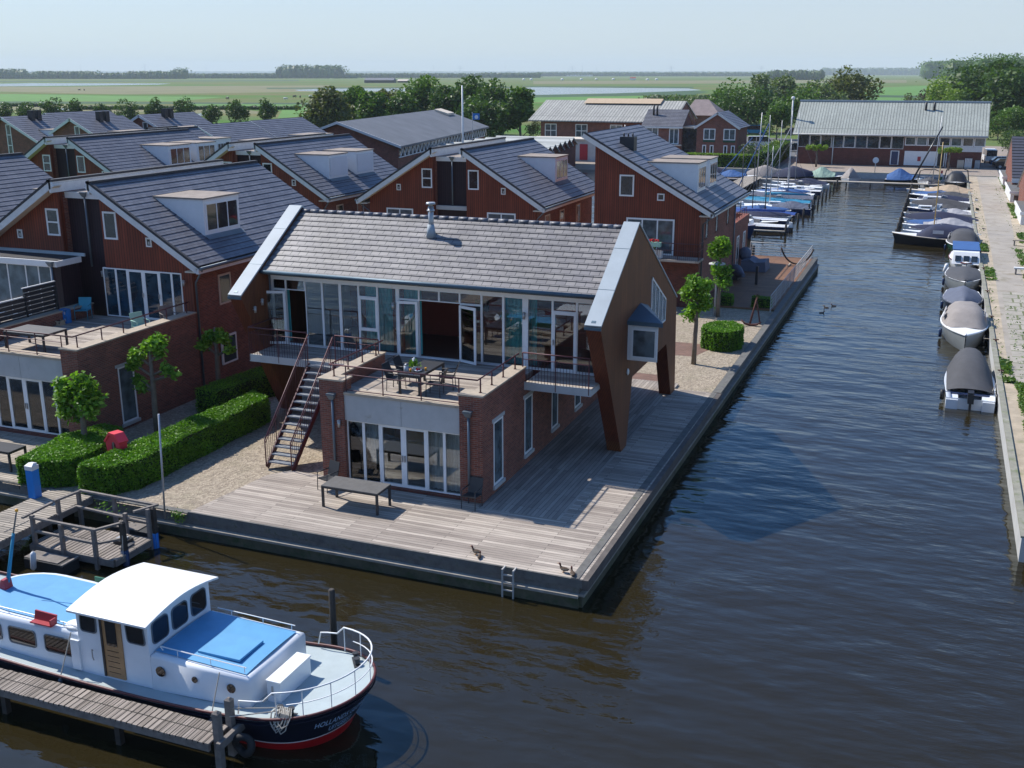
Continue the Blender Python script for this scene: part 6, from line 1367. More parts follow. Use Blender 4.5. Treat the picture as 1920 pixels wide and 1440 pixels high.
for px, pyb, pyt, pw, m, lb_ in ((615, 246, 170, 86, 'leaf_olive', 'olive brown bushy tree left end of the clump behind the hall'), (665, 236, 158, 66, 'leaf_mid', 'bright green rounded tree second in the clump behind the hall'), (722, 232, 166, 70, 'leaf_olive', 'olive tree in the low middle of the clump behind the hall'), (700, 242, 176, 60, 'leaf_mid', 'green tree in front of the olive one behind the hall'), (790, 236, 145, 80, 'leaf_mid', 'tall green tree left of the flagpole'), (845, 240, 160, 70, 'leaf_dark', 'dark tree directly behind the flagpole'), (880, 238, 146, 90, 'leaf_dark', 'tallest dark tree right of the flagpole'), (930, 246, 150, 84, 'leaf_dark', 'dark broad tree near the right end of the clump'), (975, 250, 154, 60, 'leaf_mid', 'tree at the right end of the clump by the barn'), (760, 244, 178, 60, 'leaf_dark', 'low dark tree in the middle of the clump'), (905, 252, 185, 90, 'leaf_dark', 'low dark tree in front at the right of the clump')):
    tp(lb_, px, pyb+14, pyt, pw*1.12, m, n=4200, group=big, tr=.1, leaf=.42)
for px, pyb, pyt, pw, m, lb_, n in ((1000, 262, 225, 30, 'leaf_olive', 'small olive tree at the left end of the metal barn', 1400), (1060, 266, 226, 26, 'leaf_mid', 'slim tree in front of the metal barn', 1200), (1125, 262, 232, 20, 'leaf_light', 'small light tree before the barn wall', 800), (1195, 262, 214, 34, 'leaf_light', 'yellow green tree left of the brick houses', 1500),
    (1262, 236, 180, 60, 'leaf_mid', 'grey green shrubby tree behind the brick houses', 1800), (1300, 240, 176, 70, 'leaf_grey', 'willow like tree beside the farm roof', 1800), (1372, 232, 160, 90, 'leaf_mid', 'broad green tree right of the farm roof', 4000), (1348, 246, 172, 64, 'leaf_mid', 'green tree hiding the right half of the farm roof', 3200), (1318, 250, 196, 40, 'leaf_mid', 'small tree just behind the gabled brick house', 1400), (1400, 250, 172, 110, 'leaf_dark', 'large dark green tree behind the gabled brick house', 4800), (1425, 222, 146, 60, 'leaf_grey', 'grey green rounded tree beyond the brick house', 2400), (1465, 216, 138, 70, 'leaf_grey', 'greyish willow behind the access road', 3000), (1455, 262, 190, 60, 'leaf_mid', 'dark slim tree standing by the access road', 2400), (1500, 250, 168, 80, 'leaf_mid', 'light green tree left of the boathouse', 3400),
    (1535, 232, 150, 90, 'leaf_grey', 'greyish tree rising over the left end of the boathouse roof', 3600), (1590, 228, 136, 100, 'leaf_olive', 'wide olive green tree behind the boathouse roof', 4200), (1712, 214, 172, 40, 'leaf_olive', 'small tree behind the middle of the boathouse roof', 1200), (1738, 214, 166, 36, 'leaf_copper', 'copper leaved shrub behind the boathouse roof', 1400), (1775, 222, 148, 90, 'leaf_light', 'yellow green tree behind the boathouse roof', 3800), (1815, 226, 158, 80, 'leaf_light', 'yellow green tree further right over the boathouse roof', 3200),
    (1840, 240, 122, 110, 'leaf_dark', 'big dark tree behind the right end of the boathouse', 5200), (1885, 250, 130, 100, 'leaf_dark', 'very dark tree right of the boathouse', 5200), (1800, 212, 122, 70, 'leaf_dark', 'tall dark tree in front of the poplars', 3400), (1870, 262, 206, 70, 'leaf_mid', 'green bush beside the parked blue cars', 2400), (1908, 262, 196, 60, 'leaf_mid', 'bushy tree at the right picture edge above the row houses', 2400), (1900, 292, 240, 60, 'leaf_dark', 'dark bush behind the parked cars', 1600), (1320, 262, 215, 60, 'leaf_olive', 'olive bush behind the link between the brick houses', 1500),
    (1330, 300, 262, 22, 'leaf_mid', 'small bush beside the gabled brick house wall', 500), (1405, 306, 268, 46, 'leaf_dark', 'dark shrub between brick house and hedge', 1200), (1440, 300, 262, 40, 'leaf_light', 'light green young tree at the hedge corner', 900)):
    tp(lb_, px, pyb, pyt, pw*1.1, m, n=n, tr=.12)
for px in (1530, 1783):
    p = Vector((-4.58, 139.2, GZ)) if px == 1530 else Vector((13.9, 139.6, GZ)); t = thing('flat_topped_tree', 'flat topped pleached tree in front of the boathouse, '+('left one' if px == 1530 else 'right one'), 'tree', p, group='flat topped trees on the harbour quay')
    MB().tube([p-Z3*.1, p+Z3*2.6], [.16, .12], 8).build('trunk', M['leaf_wood'], t); cs = [(p.x+dx, p.y+dy, 2.75+random.uniform(-.15, .2)) for dx in (-1.3, -.8, -.3, .2, .7, 1.2) for dy in (-.4, .4)]; me = leafmesh('crown', clump_pts(cs, [.42]*len(cs), 1300, .4), rng.uniform(.08, .16, 1300), 'leaf_light'); o = bpy.data.objects.new('crown', me); COL.objects.link(o); o.parent = t; o.matrix_parent_inverse = Matrix.Translation(-p)
# wood on the right horizon and distant tree lines: masses nobody could count
def wood(label, segs, m, leaf, n, name='distant_wood'):
    """segs: (photo x0, x1, base row, top row) of a far tree line"""
    cs, ss = [], []; tot = sum(b-a for a, b, *_ in segs)
    for x0, x1, yb, yt in segs:
        k = int(n*(x1-x0)/tot); ux = rng.uniform(x0, x1, k); base = [at(float(u), yb, GZ) for u in ux]
        for u, b in zip(ux, base):
            s = (b-CP).dot(FW)/F; H_ = (yb-yt)*s*(.95+.08*sin(u*.55)+.06*sin(u*1.7+1)); z = H_*rng.random()**.6; cs.append((b.x+rng.normal()*H_*.3, b.y+rng.random()*H_*1.2, b.z+z)); ss.append(leaf*s)
    v, f = quads(np.array(cs), np.array(ss)*rng.uniform(.6, 1.4, len(ss))); v = v.tolist(); f = f.tolist()
    for x0, x1, yb, yt in segs:                    # inner mass: overlapping rounded crowns
        step = max(2.2, (yb-yt)*.42); u = x0
        while u < x1:
            b = at(u, yb, GZ); s = (b-CP).dot(FW)/F; H_ = (yb-yt)*s*random.uniform(.78, 1.0); R_ = step*s*random.uniform(.8, 1.25); q = MB(); q.sphere((b.x, b.y+H_*.5, H_*.5), R_, H_*.6, H_*.55, 9, 6, lambda p: p*random.uniform(.88, 1.1)); n0 = len(v); v += [list(p) for p in q.v]; f += [[n0+i for i in p] for p in q.f]; u += step
    me = bpy.data.meshes.new(name); me.from_pydata(v, [], f); me.materials.append(M[m]); o = bpy.data.objects.new(name, me); COL.objects.link(o); return tag(o, label, 'wood', kind='stuff')
wood('tall poplar wood rising at the right horizon', [(1738, 1790, 148, 117), (1780, 1850, 160, 114), (1840, 1990, 170, 106)], 'leaf_mid', 2.0, 16000)
wood('dense dark wood edge in front of the poplar wood', [(1790, 1990, 215, 132)], 'leaf_dark', 2.6, 9000)
wood('blue green block of poplars on the left horizon', [(522, 636, 147, 124)], 'leaf_dark', 1.6, 3500)
wood('long low tree line along the left horizon', [(-60, 40, 148, 130), (40, 60, 148, 138), (60, 175, 148, 134), (175, 240, 148, 137), (240, 326, 148, 134), (324, 344, 148, 128), (344, 522, 147, 138), (636, 670, 147, 138)], 'leaf_dark', 1.5, 8000)
wood('long low tree line along the right horizon', [(670, 900, 146, 138), (1260, 1440, 143, 136), (1440, 1540, 150, 132), (1540, 1735, 141, 128)], 'leaf_dark', 1.5, 8000)
wood('hazy tree line in the middle of the horizon', [(1000, 1260, 143, 136), (900, 1010, 146, 137)], 'leaf_dark', 1.4, 4500)
wood('very distant hazy woods along the whole horizon', [(-80, 2000, 139.2, 134)], 'leaf_dark', 1.4, 12000)
wood('scrubby bushes behind the metal barn', [(1210, 1330, 205, 180), (1240, 1300, 220, 190)], 'leaf_grey', 3, 2500)
wood('low scrub along the ditch behind the cottages', [(0, 90, 200, 194), (130, 560, 206, 199)], 'leaf_dark', 2, 2500)
# distant buildings, cows, pylons
def farbox(name, label, cat, px0, px1, pyb, pyt, d, wall, roof):
    a = at(px0, pyb, GZ); b = at(px1, pyb, GZ); b = Vector((b.x, b.y, a.z)); s = (a-CP).dot(FW)/F; h = (pyb-pyt)*s; u = (b-a); n = Vector((-u.y, u.x, 0)).normalized()*d
    t = thing(name, label, cat, a); MB().prism([a, b, b+n, a+n], (0, 0, h*.55)).build('wall', M[wall], t); c = a+n/2; e = Z3*h*.55
    MB().prism([a-n*.04+e, a+n*1.04+e, a+n*.5+Z3*h], u).build('roof', M[roof], t); return t
farbox('greenhouse', 'long white greenhouse on the horizon right of centre', 'greenhouse', 1061, 1111, 143, 138, 60, 'far_white', 'far_white'); farbox('far_shed', 'pale low shed on the horizon beside the greenhouse', 'shed', 1119, 1154, 142.5, 139, 40, 'dkbrown', 'far_white')
farbox('farmhouse', 'little red roofed farmhouse far out in the meadows', 'farmhouse', 1181, 1192, 150, 144.5, 9, 'far_white', 'interior_red'); farbox('farm_barn', 'dark farm barns beside the far lake', 'barn', 683, 738, 155.5, 146.5, 22, 'dkbrown', 'hall_roof'); farbox('farm_barn', 'small pale roofed barn right of the dark farm barns', 'barn', 745, 765, 155, 149, 14, 'dkbrown', 'cream')
farbox('far_shed', 'long pale roofed shed on the left horizon', 'shed', 166, 192, 147, 140, 30, 'dkbrown', 'cream'); farbox('far_shed', 'second pale roofed shed on the left horizon', 'shed', 236, 262, 147, 142, 30, 'dkbrown', 'cream')
farbox('tiled_shed', 'red tiled shed between the boathouse and the dark trees', 'shed', 1850, 1880, 240, 207, 8, 'brick', 'fascia_wood')
farbox('far_office', 'grey tower block on the left horizon', 'building', 345.5, 351, 141, 129, 20, 'concrete', 'concrete')
random.seed(9)
for k, (px, py, lb_) in enumerate(((982, 150.5, 'first'), (1054, 150.5, 'third'), (996, 150.3, 'second'), (1090, 150.2, 'fourth'), (1118, 149.8, 'fifth'), (1150, 150, 'sixth'), (1214, 150.6, 'seventh'), (1231, 150.2, 'eighth'))):
    p = at(px, py, GZ); tag(MB().sphere(p+Z3*1.2, 3.2, 2.5, 2.4, 8, 6).build('wrapped_bale', M['bale']), 'white wrapped bale far out in the meadow, '+lb_+' from the left', 'bale', 'white bales in the far meadow')
def cow(label, px, py, m, m2='black', g='cows grazing on the polder'):
    p = at(px, py, GZ); t = thing('cow', label, 'cow', p, 0, g); R = Matrix.Translation(p) @ Matrix.Rotation(random.random()*6.28, 4, 'Z'); mb = MB(); mb.tube([R @ Vector(q) for q in ((-.95, 0, 1.15), (-.6, 0, 1.1), (0, 0, 1.0), (.6, 0, 1.08), (.95, 0, 1.2), (1.25, 0, .95), (1.45, 0, .6))], [.22, .4, .45, .42, .26, .17, .13], 8)
    for x in (-.7, .65):
        for y in (-.22, .22): mb.tube([R @ Vector((x, y, .9)), R @ Vector((x-.05, y, .5)), R @ Vector((x, y, 0))], [.15, .08, .06], 6)
    mb.build('body', M[m], t)
for px, py, m, lb_ in ((427, 187, 'black', 'black cow grazing at the left of the middle meadow'), (490, 190, 'black', 'black cow right of the middle meadow'), (552, 183.5, 'black', 'dark cow in the pasture near the olive tree'), (563, 183.8, 'dkbrown', 'brown cow next to the dark one near the olive tree'), (582, 183, 'cow_w', 'white cow in the pasture near the olive tree'), (149, 170, 'black', 'dark cow in the dry field at the left'), (158, 170.3, 'dkbrown', 'brown cow in the dry field at the left'), (1643, 169, 'black', 'black cow in the meadow behind the boathouse'), (1659, 147.5, 'cow_w', 'white cow on the far pasture right of centre'), (1697, 146.8, 'cow_w', 'white cow on the far pasture near the poplars'), (535, 188, 'cow_w', 'pale cow between the meadow and the olive tree')): cow(lb_, px, py, m)
def pylon(label, px, pyt, pyb=139.5, w=7):
    p = at(px, pyb, GZ); s = (p-CP).dot(FW)/F; h = (pyb-pyt)*s; t = thing('power_pylon', label, 'pylon', p, 0, 'power pylons on the horizon'); r = .45*s*.5; b = w*s*.32; mb = MB()
    for sx in (-1, 1): mb.tube([p+RT*sx*b, p+Z3*h*.6+RT*sx*b*.35, p+Z3*h], r, 4)
    for k in range(5): mb.tube([p+Z3*h*k*.13+RT*b*(1-k*.2), p+Z3*h*(k+1)*.13-RT*b*(1-(k+1)*.2)], r*.6, 3)
    for z_, q in ((.68, 1.0), (.82, .8), (.95, .5)): mb.tube([p+Z3*h*z_-RT*w*s*q, p+Z3*h*z_+RT*w*s*q], r*.8, 4)
    mb.build('lattice', M['pylon'], t)
for k, (px, pyt) in enumerate(((273, 121), (636, 124), (863, 124), (1073, 124), (1258, 124), (1427, 124), (1586, 121))): pylon('lattice power pylon on the horizon, number '+['one', 'two', 'three', 'four', 'five', 'six', 'seven'][k]+' counted from the left', px, pyt)
for k, (px, pyt) in enumerate(((387, 121), (152, 122), (813, 122), (947, 121), (1092, 121), (1118, 124), (702, 128), (1162, 128))):
    p = at(px, 139.5, GZ); s = (p-CP).dot(FW)/F; tag(MB().tube([p, p+Z3*(139.5-pyt)*s], [.35*s, .18*s], 5).build('slender_mast', M['pylon']), 'slender mast on the horizon, '+['left of the poplar block', 'near the left tree line', 'left of the centre pylon', 'right of the dark tall trees', 'beside the greenhouse', 'between greenhouse and red roof', 'right of the poplar block', 'over the pale low shed'][k], 'mast', 'slender masts on the horizon')
# ================================================================ boats
def boat(label, x, y, rz, L, B, hull='hull_navy', deck='white', cover=None, ctype='tent', fb=.55, mast=0, boom=None, cab=None, ob=None, stripe=None, name='motorboat', cat='boat', group=None, ch=.55, screen=False, sternflat=.82, wood=None, mm='alu', furl=None):
    """moored boat; bow points along local +X. ctype: tent | flat | hood"""
    t = thing(name, label, cat, (x, y, WZ), rz, group); R = Matrix.Translation((x, y, WZ)) @ Matrix.Rotation(rz, 4, 'Z'); P = lambda a, b, c: R @ Vector((a, b, c))
    n = 12; st = [i/n for i in range(n+1)]
    hbm = lambda s: B/2*(sternflat+(1-sternflat)*min(1, s/.35) if s < .35 else max(.02, 1-((s-.35)/.65)**2.3))
    sh = lambda s: fb*(1+.35*s**2)
    def sec(s):
        b = hbm(s); x_ = -L/2+L*s; r = s**3*L*.05
        return [P(x_-r*2, -b*.55, -.25), P(x_-r, -b*.86, 0.02), P(x_, -b, sh(s)), P(x_, b, sh(s)), P(x_-r, b*.86, .02), P(x_-r*2, b*.55, -.25)]
    S_ = [sec(s) for s in st]; h = MB(); h.cur = 0
    h.grid([[q[0], q[1], q[2]] for q in S_], True); h.grid([[q[3], q[4], q[5]] for q in S_], True); h.face([S_[0][0], S_[0][1], S_[0][2], S_[0][3], S_[0][4], S_[0][5]]); hb_o = h.build('hull', M[hull], t)
    if stripe:
        MB().tube([P(-L/2+L*s, -hbm(s)-.01, sh(s)-.02) for s in st]+[P(-L/2+L*s, hbm(s)+.01, sh(s)-.02) for s in st[::-1]], .045, 5).build('rubbing_strake', M[stripe], hb_o)
    d = MB(); k0 = .62
    rows = [[P(-L/2+L*s, -hbm(s)*.98, sh(s)), P(-L/2+L*s, 0, sh(s)+.06), P(-L/2+L*s, hbm(s)*.98, sh(s))] for s in st]
    if cover and ctype == 'flat' or not (ob or cab or cover) or mast: d.grid(rows, True)
    else:
        d.grid([r for r, s in zip(rows, st) if s >= k0], True)
        ins = [(s, hbm(s)*.98, hbm(s)*.78) for s in st if s <= k0+.01]
        for sg in (-1, 1): d.grid([[P(-L/2+L*s, sg*a, sh(s)), P(-L/2+L*s, sg*b, sh(s)), P(-L/2+L*s, sg*b*.95, .1)] for s, a, b in ins])
        d.grid([[P(-L/2+L*s, -b, .1), P(-L/2+L*s, b, .1)] for s, a, b in ins])
    d.build('deck', M[deck], t)
    if cover:
        rows = []; s0, s1 = (.0, .97) if ctype in ('flat', 'full') else (.04, .72)
        for i in range(11):
            s = s0+(s1-s0)*i/10; u = i/10
            if ctype == 'tent': hgt = ch*(.35+.65*max(0, 1-abs(u-.45)/.45)); p_ = 1.0
            elif ctype == 'full': hgt = ch*(.3+.7*max(0, 1-abs(u-.5)/.5)**.8); p_ = 1.1
            elif ctype == 'flat': hgt = .12+ch*.2*sin(u*pi); p_ = 2
            else: hgt = ch*min(1, max(0.02, u/.12))*min(1, max(.03, (1-u)/.25)); p_ = 3.2
            b = hbm(s)*1.02; row = []
            for j in range(9):
                v = -1+2*j/8; row.append(P(-L/2+L*s, v*b, sh(s)+.03+hgt*(1-abs(v)**p_)+(.02*sin(i*2.3+j*1.7) if 0 < j < 8 else -.08)))
            rows.append(row)
        o = MB().grid(rows, ctype != 'tent').build('canvas_cover', M[cover], t)
        if ctype == 'hood':
            for sg in (-1, 1):
                for s in (.22, .42): MB().obox(P(-L/2+L*s, sg*(hbm(s)*.93), sh(s)+ch*.38), R.to_3x3() @ X3, R.to_3x3() @ Vector((0, -sg*.32, .95)).normalized(), R.to_3x3() @ Vector((0, sg, .3)).normalized(), 0, L*.12, 0, ch*.3, .0, .03).build('hood_window', M['silver_cover'], o)
    if screen:
        xs0 = -L/2+L*.60; b = hbm(.6)*.95; z = sh(.6); q = [P(xs0-.5, -b, z), P(xs0+.15, -b*.5, z), P(xs0+.15, b*.5, z), P(xs0-.5, b, z)]; q2 = [P(xs0-.75, -b*.9, z+.5), P(xs0-.25, -b*.42, z+.55), P(xs0-.25, b*.42, z+.55), P(xs0-.75, b*.9, z+.5)]
        w = MB().grid([q, q2], False).build('windscreen', M['screen'], t); MB().tube(q2, .03, 5).tube(q, .025, 5).tube([q[1], q2[1]], .02, 5).tube([q[2], q2[2]], .02, 5).build('screen_frame', M['alu'], w)
    if cab:
        cm, c0, c1, chh = cab; a, b = -L/2+L*c0, -L/2+L*c1; w = min(hbm(c0), hbm(c1))*.82; z = sh(c0)
        c = MB().prism([P(a, -w, z), P(b, -w*.8, z), P(b-.35*chh, -w*.75, z+chh), P(a+.1, -w*.9, z+chh)], (P(0, 1, 0)-P(0, 0, 0))*w*1.75).build('cabin', M[cm], t)
        for sg, off in ((-1, 0), (1, 0)):
            MB().obox(P(a+.25, sg*w*.97 if sg < 0 else w*.93, z+chh*.45), R.to_3x3() @ X3, Z3, R.to_3x3() @ Vector((0, sg, 0)), 0, (b-a)*.6, 0, chh*.3, -.02, .03).build('window', M['dglass'], c)
    if ob:
        for yy in ([0] if ob != 'twin' else [-.35, .35]):
            x_ = -L/2-.14; q = MB().prism([P(x_-.22, yy-.13, fb*.75), P(x_+.14, yy-.13, fb*.75), P(x_+.12, yy-.11, fb+.42), P(x_-.18, yy-.11, fb+.36)], R.to_3x3() @ Vector((0, .25, 0))); q.box(0, 0, 0, 0, 0, 0) if False else None
            o = q.build('outboard_motor', M['black' if ob != 'w' else 'white'], t); MB().prism([P(x_-.08, yy-.05, -.4), P(x_+.06, yy-.05, -.4), P(x_+.06, yy-.05, fb*.75), P(x_-.08, yy-.05, fb*.75)], R.to_3x3() @ Vector((0, .1, 0))).build('shaft', M['anth'], o)
    if mast:
        mast *= .84; xm = L*.08; mo = MB().tube([P(xm, 0, sh(.5)), P(xm, 0, sh(.5)+mast)], [.055, .035], 8).build('mast', M[mm], t)
        MB().tube([P(xm, 0, sh(.5)+mast*.96), P(L/2-.1, 0, sh(1))], .012, 3, cap=False).tube([P(xm, 0, sh(.5)+mast*.96), P(-L/2+.1, 0, sh(0))], .012, 3, cap=False).tube([P(xm, 0, sh(.5)+mast*.7), P(xm-.2, B/2*.9, sh(.5))], .01, 3, cap=False).tube([P(xm, 0, sh(.5)+mast*.7), P(xm-.2, -B/2*.9, sh(.5))], .01, 3, cap=False).build('rigging', M['pylon'], mo)
        if boom: MB().tube([P(xm, 0, sh(.5)+.75), P(xm-L*.2, 0, sh(.5)+.8), P(-L/2+.3, 0, sh(.3)+.8)], [.16, .15, .08], 8).build('sail_cover', M[boom], mo)
        if furl: MB().tube([P(xm+.1, 0, sh(.5)+mast*.9), P(L/2-.2, 0, sh(1)+.3)], .06, 6).build('furled_jib', M[furl], mo)
    if wood: MB().prism([P(-L*.1, -B*.3, fb+.1), P(L*.2, -B*.25, fb+.1), P(L*.2, -B*.25, fb+.35), P(-L*.1, -B*.3, fb+.35)], R.to_3x3() @ Vector((0, B*.55, 0))).build('wooden_coaming', M[wood], t)
    return t
R0, R90, R180, R270 = 0, pi/2, pi, -pi/2
# --- right bank, moored in line along the path (near to far)
b1 = boat('white motorboat with a stretched dark grey canvas top and outboard, nearest on the right bank', 15.05, 23.4, R90, 7.6, 2.25, 'white', 'boatwhite', fb=.5, ob='y', name='motorboat', sternflat=.9)
mb = MB(); rows = []
for i in range(9):
    u = i/8; y = 20.6+6.6*u; w = 1.0-.0*u-max(0, u-.6)*.9; hh = .15+.75*min(1, u/.3)*(1 if u < .75 else max(.1, 1-(u-.75)/.25)); rows.append([(15.05+w*v, y, -.42+.12+hh*(1-abs(v)**2.6)) for v in (-1, -.75, -.5, -.25, 0, .25, .5, .75, 1)])
mb.grid(rows).build('canvas_top', M['grey_cover'], b1)
MB().box(14.05, 14.55, 19.5, 20.5, -.86, -.42).box(15.55, 16.05, 19.5, 20.5, -.86, -.42).box(14.55, 15.55, 19.9, 20.5, -.86, -.68).build('bathing_platform', M['boatwhite'], b1); MB().box(14.02, 16.08, 20.45, 20.52, -.42, -.34).build('blue_trim', M['hull_navy'], b1)
for x in (13.9, 16.2): MB().tube([(x, 20.6, -.75), (x, 20.6, -.3)], .1, 8).build('fender', M['black'], b1)
b2 = boat('grey launch with taupe hood and raised bow facing the viewer, second on the right bank', 14.95, 34.0, R270, 7.6, 2.5, 'hull_grey', 'white', 'taupe_cover', 'hood', fb=.75, ch=.85, stripe='white', screen=True)
b3 = boat('open boat completely under a slate blue ridge cover, third on the right bank', 14.95, 42.2, R270, 6.4, 2.4, 'hull_black', 'white', 'slate_cover', 'full', fb=.6, ch=.8)
b4 = boat('sloop under a smooth grey canvas pulled over the bow, fourth on the right bank', 15.1, 50.2, R270, 7.2, 2.6, 'hull_grey', 'white', 'grey_cover', 'full', fb=.7, ch=.4)
b5 = boat('white cabin cruiser with blue roof and maroon band, fifth on the right bank', 15.3, 58.6, R270, 7.2, 2.4, 'white', 'white', fb=.65, stripe='maroon')
cbn = MB().prism([(14.3, 55.6, -.15), (16.25, 55.6, -.15), (16.15, 56.3, .65), (14.4, 56.3, .65)], (0, 3.4, 0)).build('cabin', M['white'], b5); MB().box(14.3, 16.2, 57.0, 61.5, .66, .74).build('blue_roof', M['blue_cover'], cbn); [MB().obox(Vector((x, 55.72, 0)), X3, Vector((0, .66, .75)).normalized(), Vector((0, -.75, .66)), 0, .42, .05, .5, .0, .07).build('window', M['dglass'], cbn) for x in (14.5, 15.07, 15.62)]
fender('white fender on the outer side of the cabin cruiser', (13.85, 55.0, -.75), .14, .7, 'white', (.2, 0, 0))
b6 = boat('dark green launch with grey hood and red seats, sixth boat on the right bank', 15.2, 66.8, R270, 7.6, 2.6, 'hull_green', 'hull_green', 'grey_cover', 'hood', fb=.7, ch=.9, stripe='white', screen=True); MB().box(14.7, 15.7, 63.9, 64.5, -.3, .05).build('red_seat', M['darkred'], b6)
# --- right marina row, boats lying across (bow towards the canal = -X)
rowR = 'boats berthed across on the right side of the marina'
spec = [
 (69.5, 7.2, 2.5, 'hull_black', 'white', 'navy_cover', 'hood', .7, dict(ch=1.0, stripe='cream'), 'long black sloop with navy hood and pale strake, nearest of the right marina row'),
 (74.0, 6.2, 2.0, 'boatwhite', 'white', 'tan_cover', 'tent', .45, dict(mast=9.5, mm='varnish', ch=.5, name='sailboat'), 'small sailing boat with a tall varnished mast and tan cover in the right marina row'),
 (77.8, 6.6, 2.1, 'white', 'white', 'silver_cover', 'tent', .5, dict(ch=.95), 'white boat under a pale peaked tarpaulin beside the varnished mast'),
 (82.0, 6.8, 2.3, 'white', 'white', 'navy_cover', 'full', .55, dict(ch=.9), 'white motorboat under a high navy cover in the middle of the right marina row'),
 (86.2, 7.0, 2.3, 'white', 'white', 'grey_cover', 'flat', .55, dict(ch=.4), 'motorboat with a flat dark grey cover in the right marina row'),
 (90.6, 6.6, 2.3, 'hull_navy', 'white', None, 'tent', .6, dict(screen=True, ob='y', cab=('white', .62, .85, .35)), 'speedboat with dark blue sides and windscreen in the right marina row'),
 (95.0, 6.4, 2.2, 'white', 'white', 'grey_cover', 'full', .55, dict(ch=.8), 'white motorboat with a rounded grey cover in the right marina row'),
 (99.6, 6.8, 2.2, 'white', 'white', None, 'tent', .55, dict(cab=('white', .5, .8, .5), ob='w'), 'plain white cabin boat with a white outboard in the right marina row'),
 (104.5, 7.0, 2.3, 'hull_black', 'white', 'grey_cover', 'tent', .6, dict(ch=.6, stripe='white'), 'dark hulled boat with low grey cover near the far end of the right row'),
 (110.0, 7.6, 2.4, 'boatwhite', 'cream', 'tan_cover', 'tent', .6, dict(ch=.9), 'sloop under a long beige tarpaulin at the far end of the right marina row')]
for y, L, B, h, d, cv, ct, fb, kw, lb_ in spec:
    boat(lb_, 13.05 if L > 7 else 13.3, y, R180, L, B, h, d, cv, ct, fb=fb, group=rowR, **kw)
kinds = [('white', 'white', 'navy_cover', 'full', .6, 'white boat under a navy cover'), ('white', 'white', None, '', 0, 'white open motorboat with windscreen'), ('hull_black', 'white', 'grey_cover', 'tent', .6, 'black hulled boat with grey tarpaulin'), ('white', 'cream', 'silver_cover', 'tent', .7, 'white boat with a silver tarpaulin'), ('hull_navy', 'white', None, '', 0, 'navy hulled cabin boat'), ('white', 'white', 'blue_cover', 'full', .5, 'white boat under a blue cover')]
for k_, y in enumerate((71.9, 76.0, 80.0, 84.1, 88.4, 92.8, 97.3, 102.0, 107.2, 113.0)):
    h, d, cv, ct, chh, lb_ = kinds[(k_*5+1) % 6]; boat(f'{lb_} in the right marina row, {["nearest", "second", "third", "fourth", "fifth", "sixth", "seventh", "eighth", "ninth", "furthest"][k_]} narrow one', 13.5+.3*sin(k_*2.1), y, R180, 5.8+.5*sin(k_), 1.9, h, d, cv, ct, fb=.42, ch=chh, group=rowR, ob='y' if k_ % 2 else 'w', screen=(k_ % 3 != 0), cab=('white', .55, .8, .35) if cv is None else None)
for k_, y in enumerate((75.8, 80.4, 85.2, 90.6, 95.2, 99.8, 104.2, 108.6, 113.0)):
    h, d, cv, ct, chh, lb_ = [kinds[0], kinds[2], kinds[4], kinds[5]][(k_*3+1) % 4]; boat(f'{lb_} in the left marina row, {["nearest", "second", "third", "fourth", "fifth", "sixth", "seventh", "eighth", "furthest"][k_]} narrow one', -4.2+.5*sin(k_*1.7), y, 0, 6.0+.5*sin(k_*1.3), 1.9, h, d, cv, ct, fb=.42, ch=chh, group='narrow boats in the left marina row', screen=(k_ % 2 == 0), cab=('white', .55, .8, .35) if cv is None else None, mast=(7.5 if k_ in (1, 3, 6) else 0), mm='anth' if k_ == 1 else 'alu')
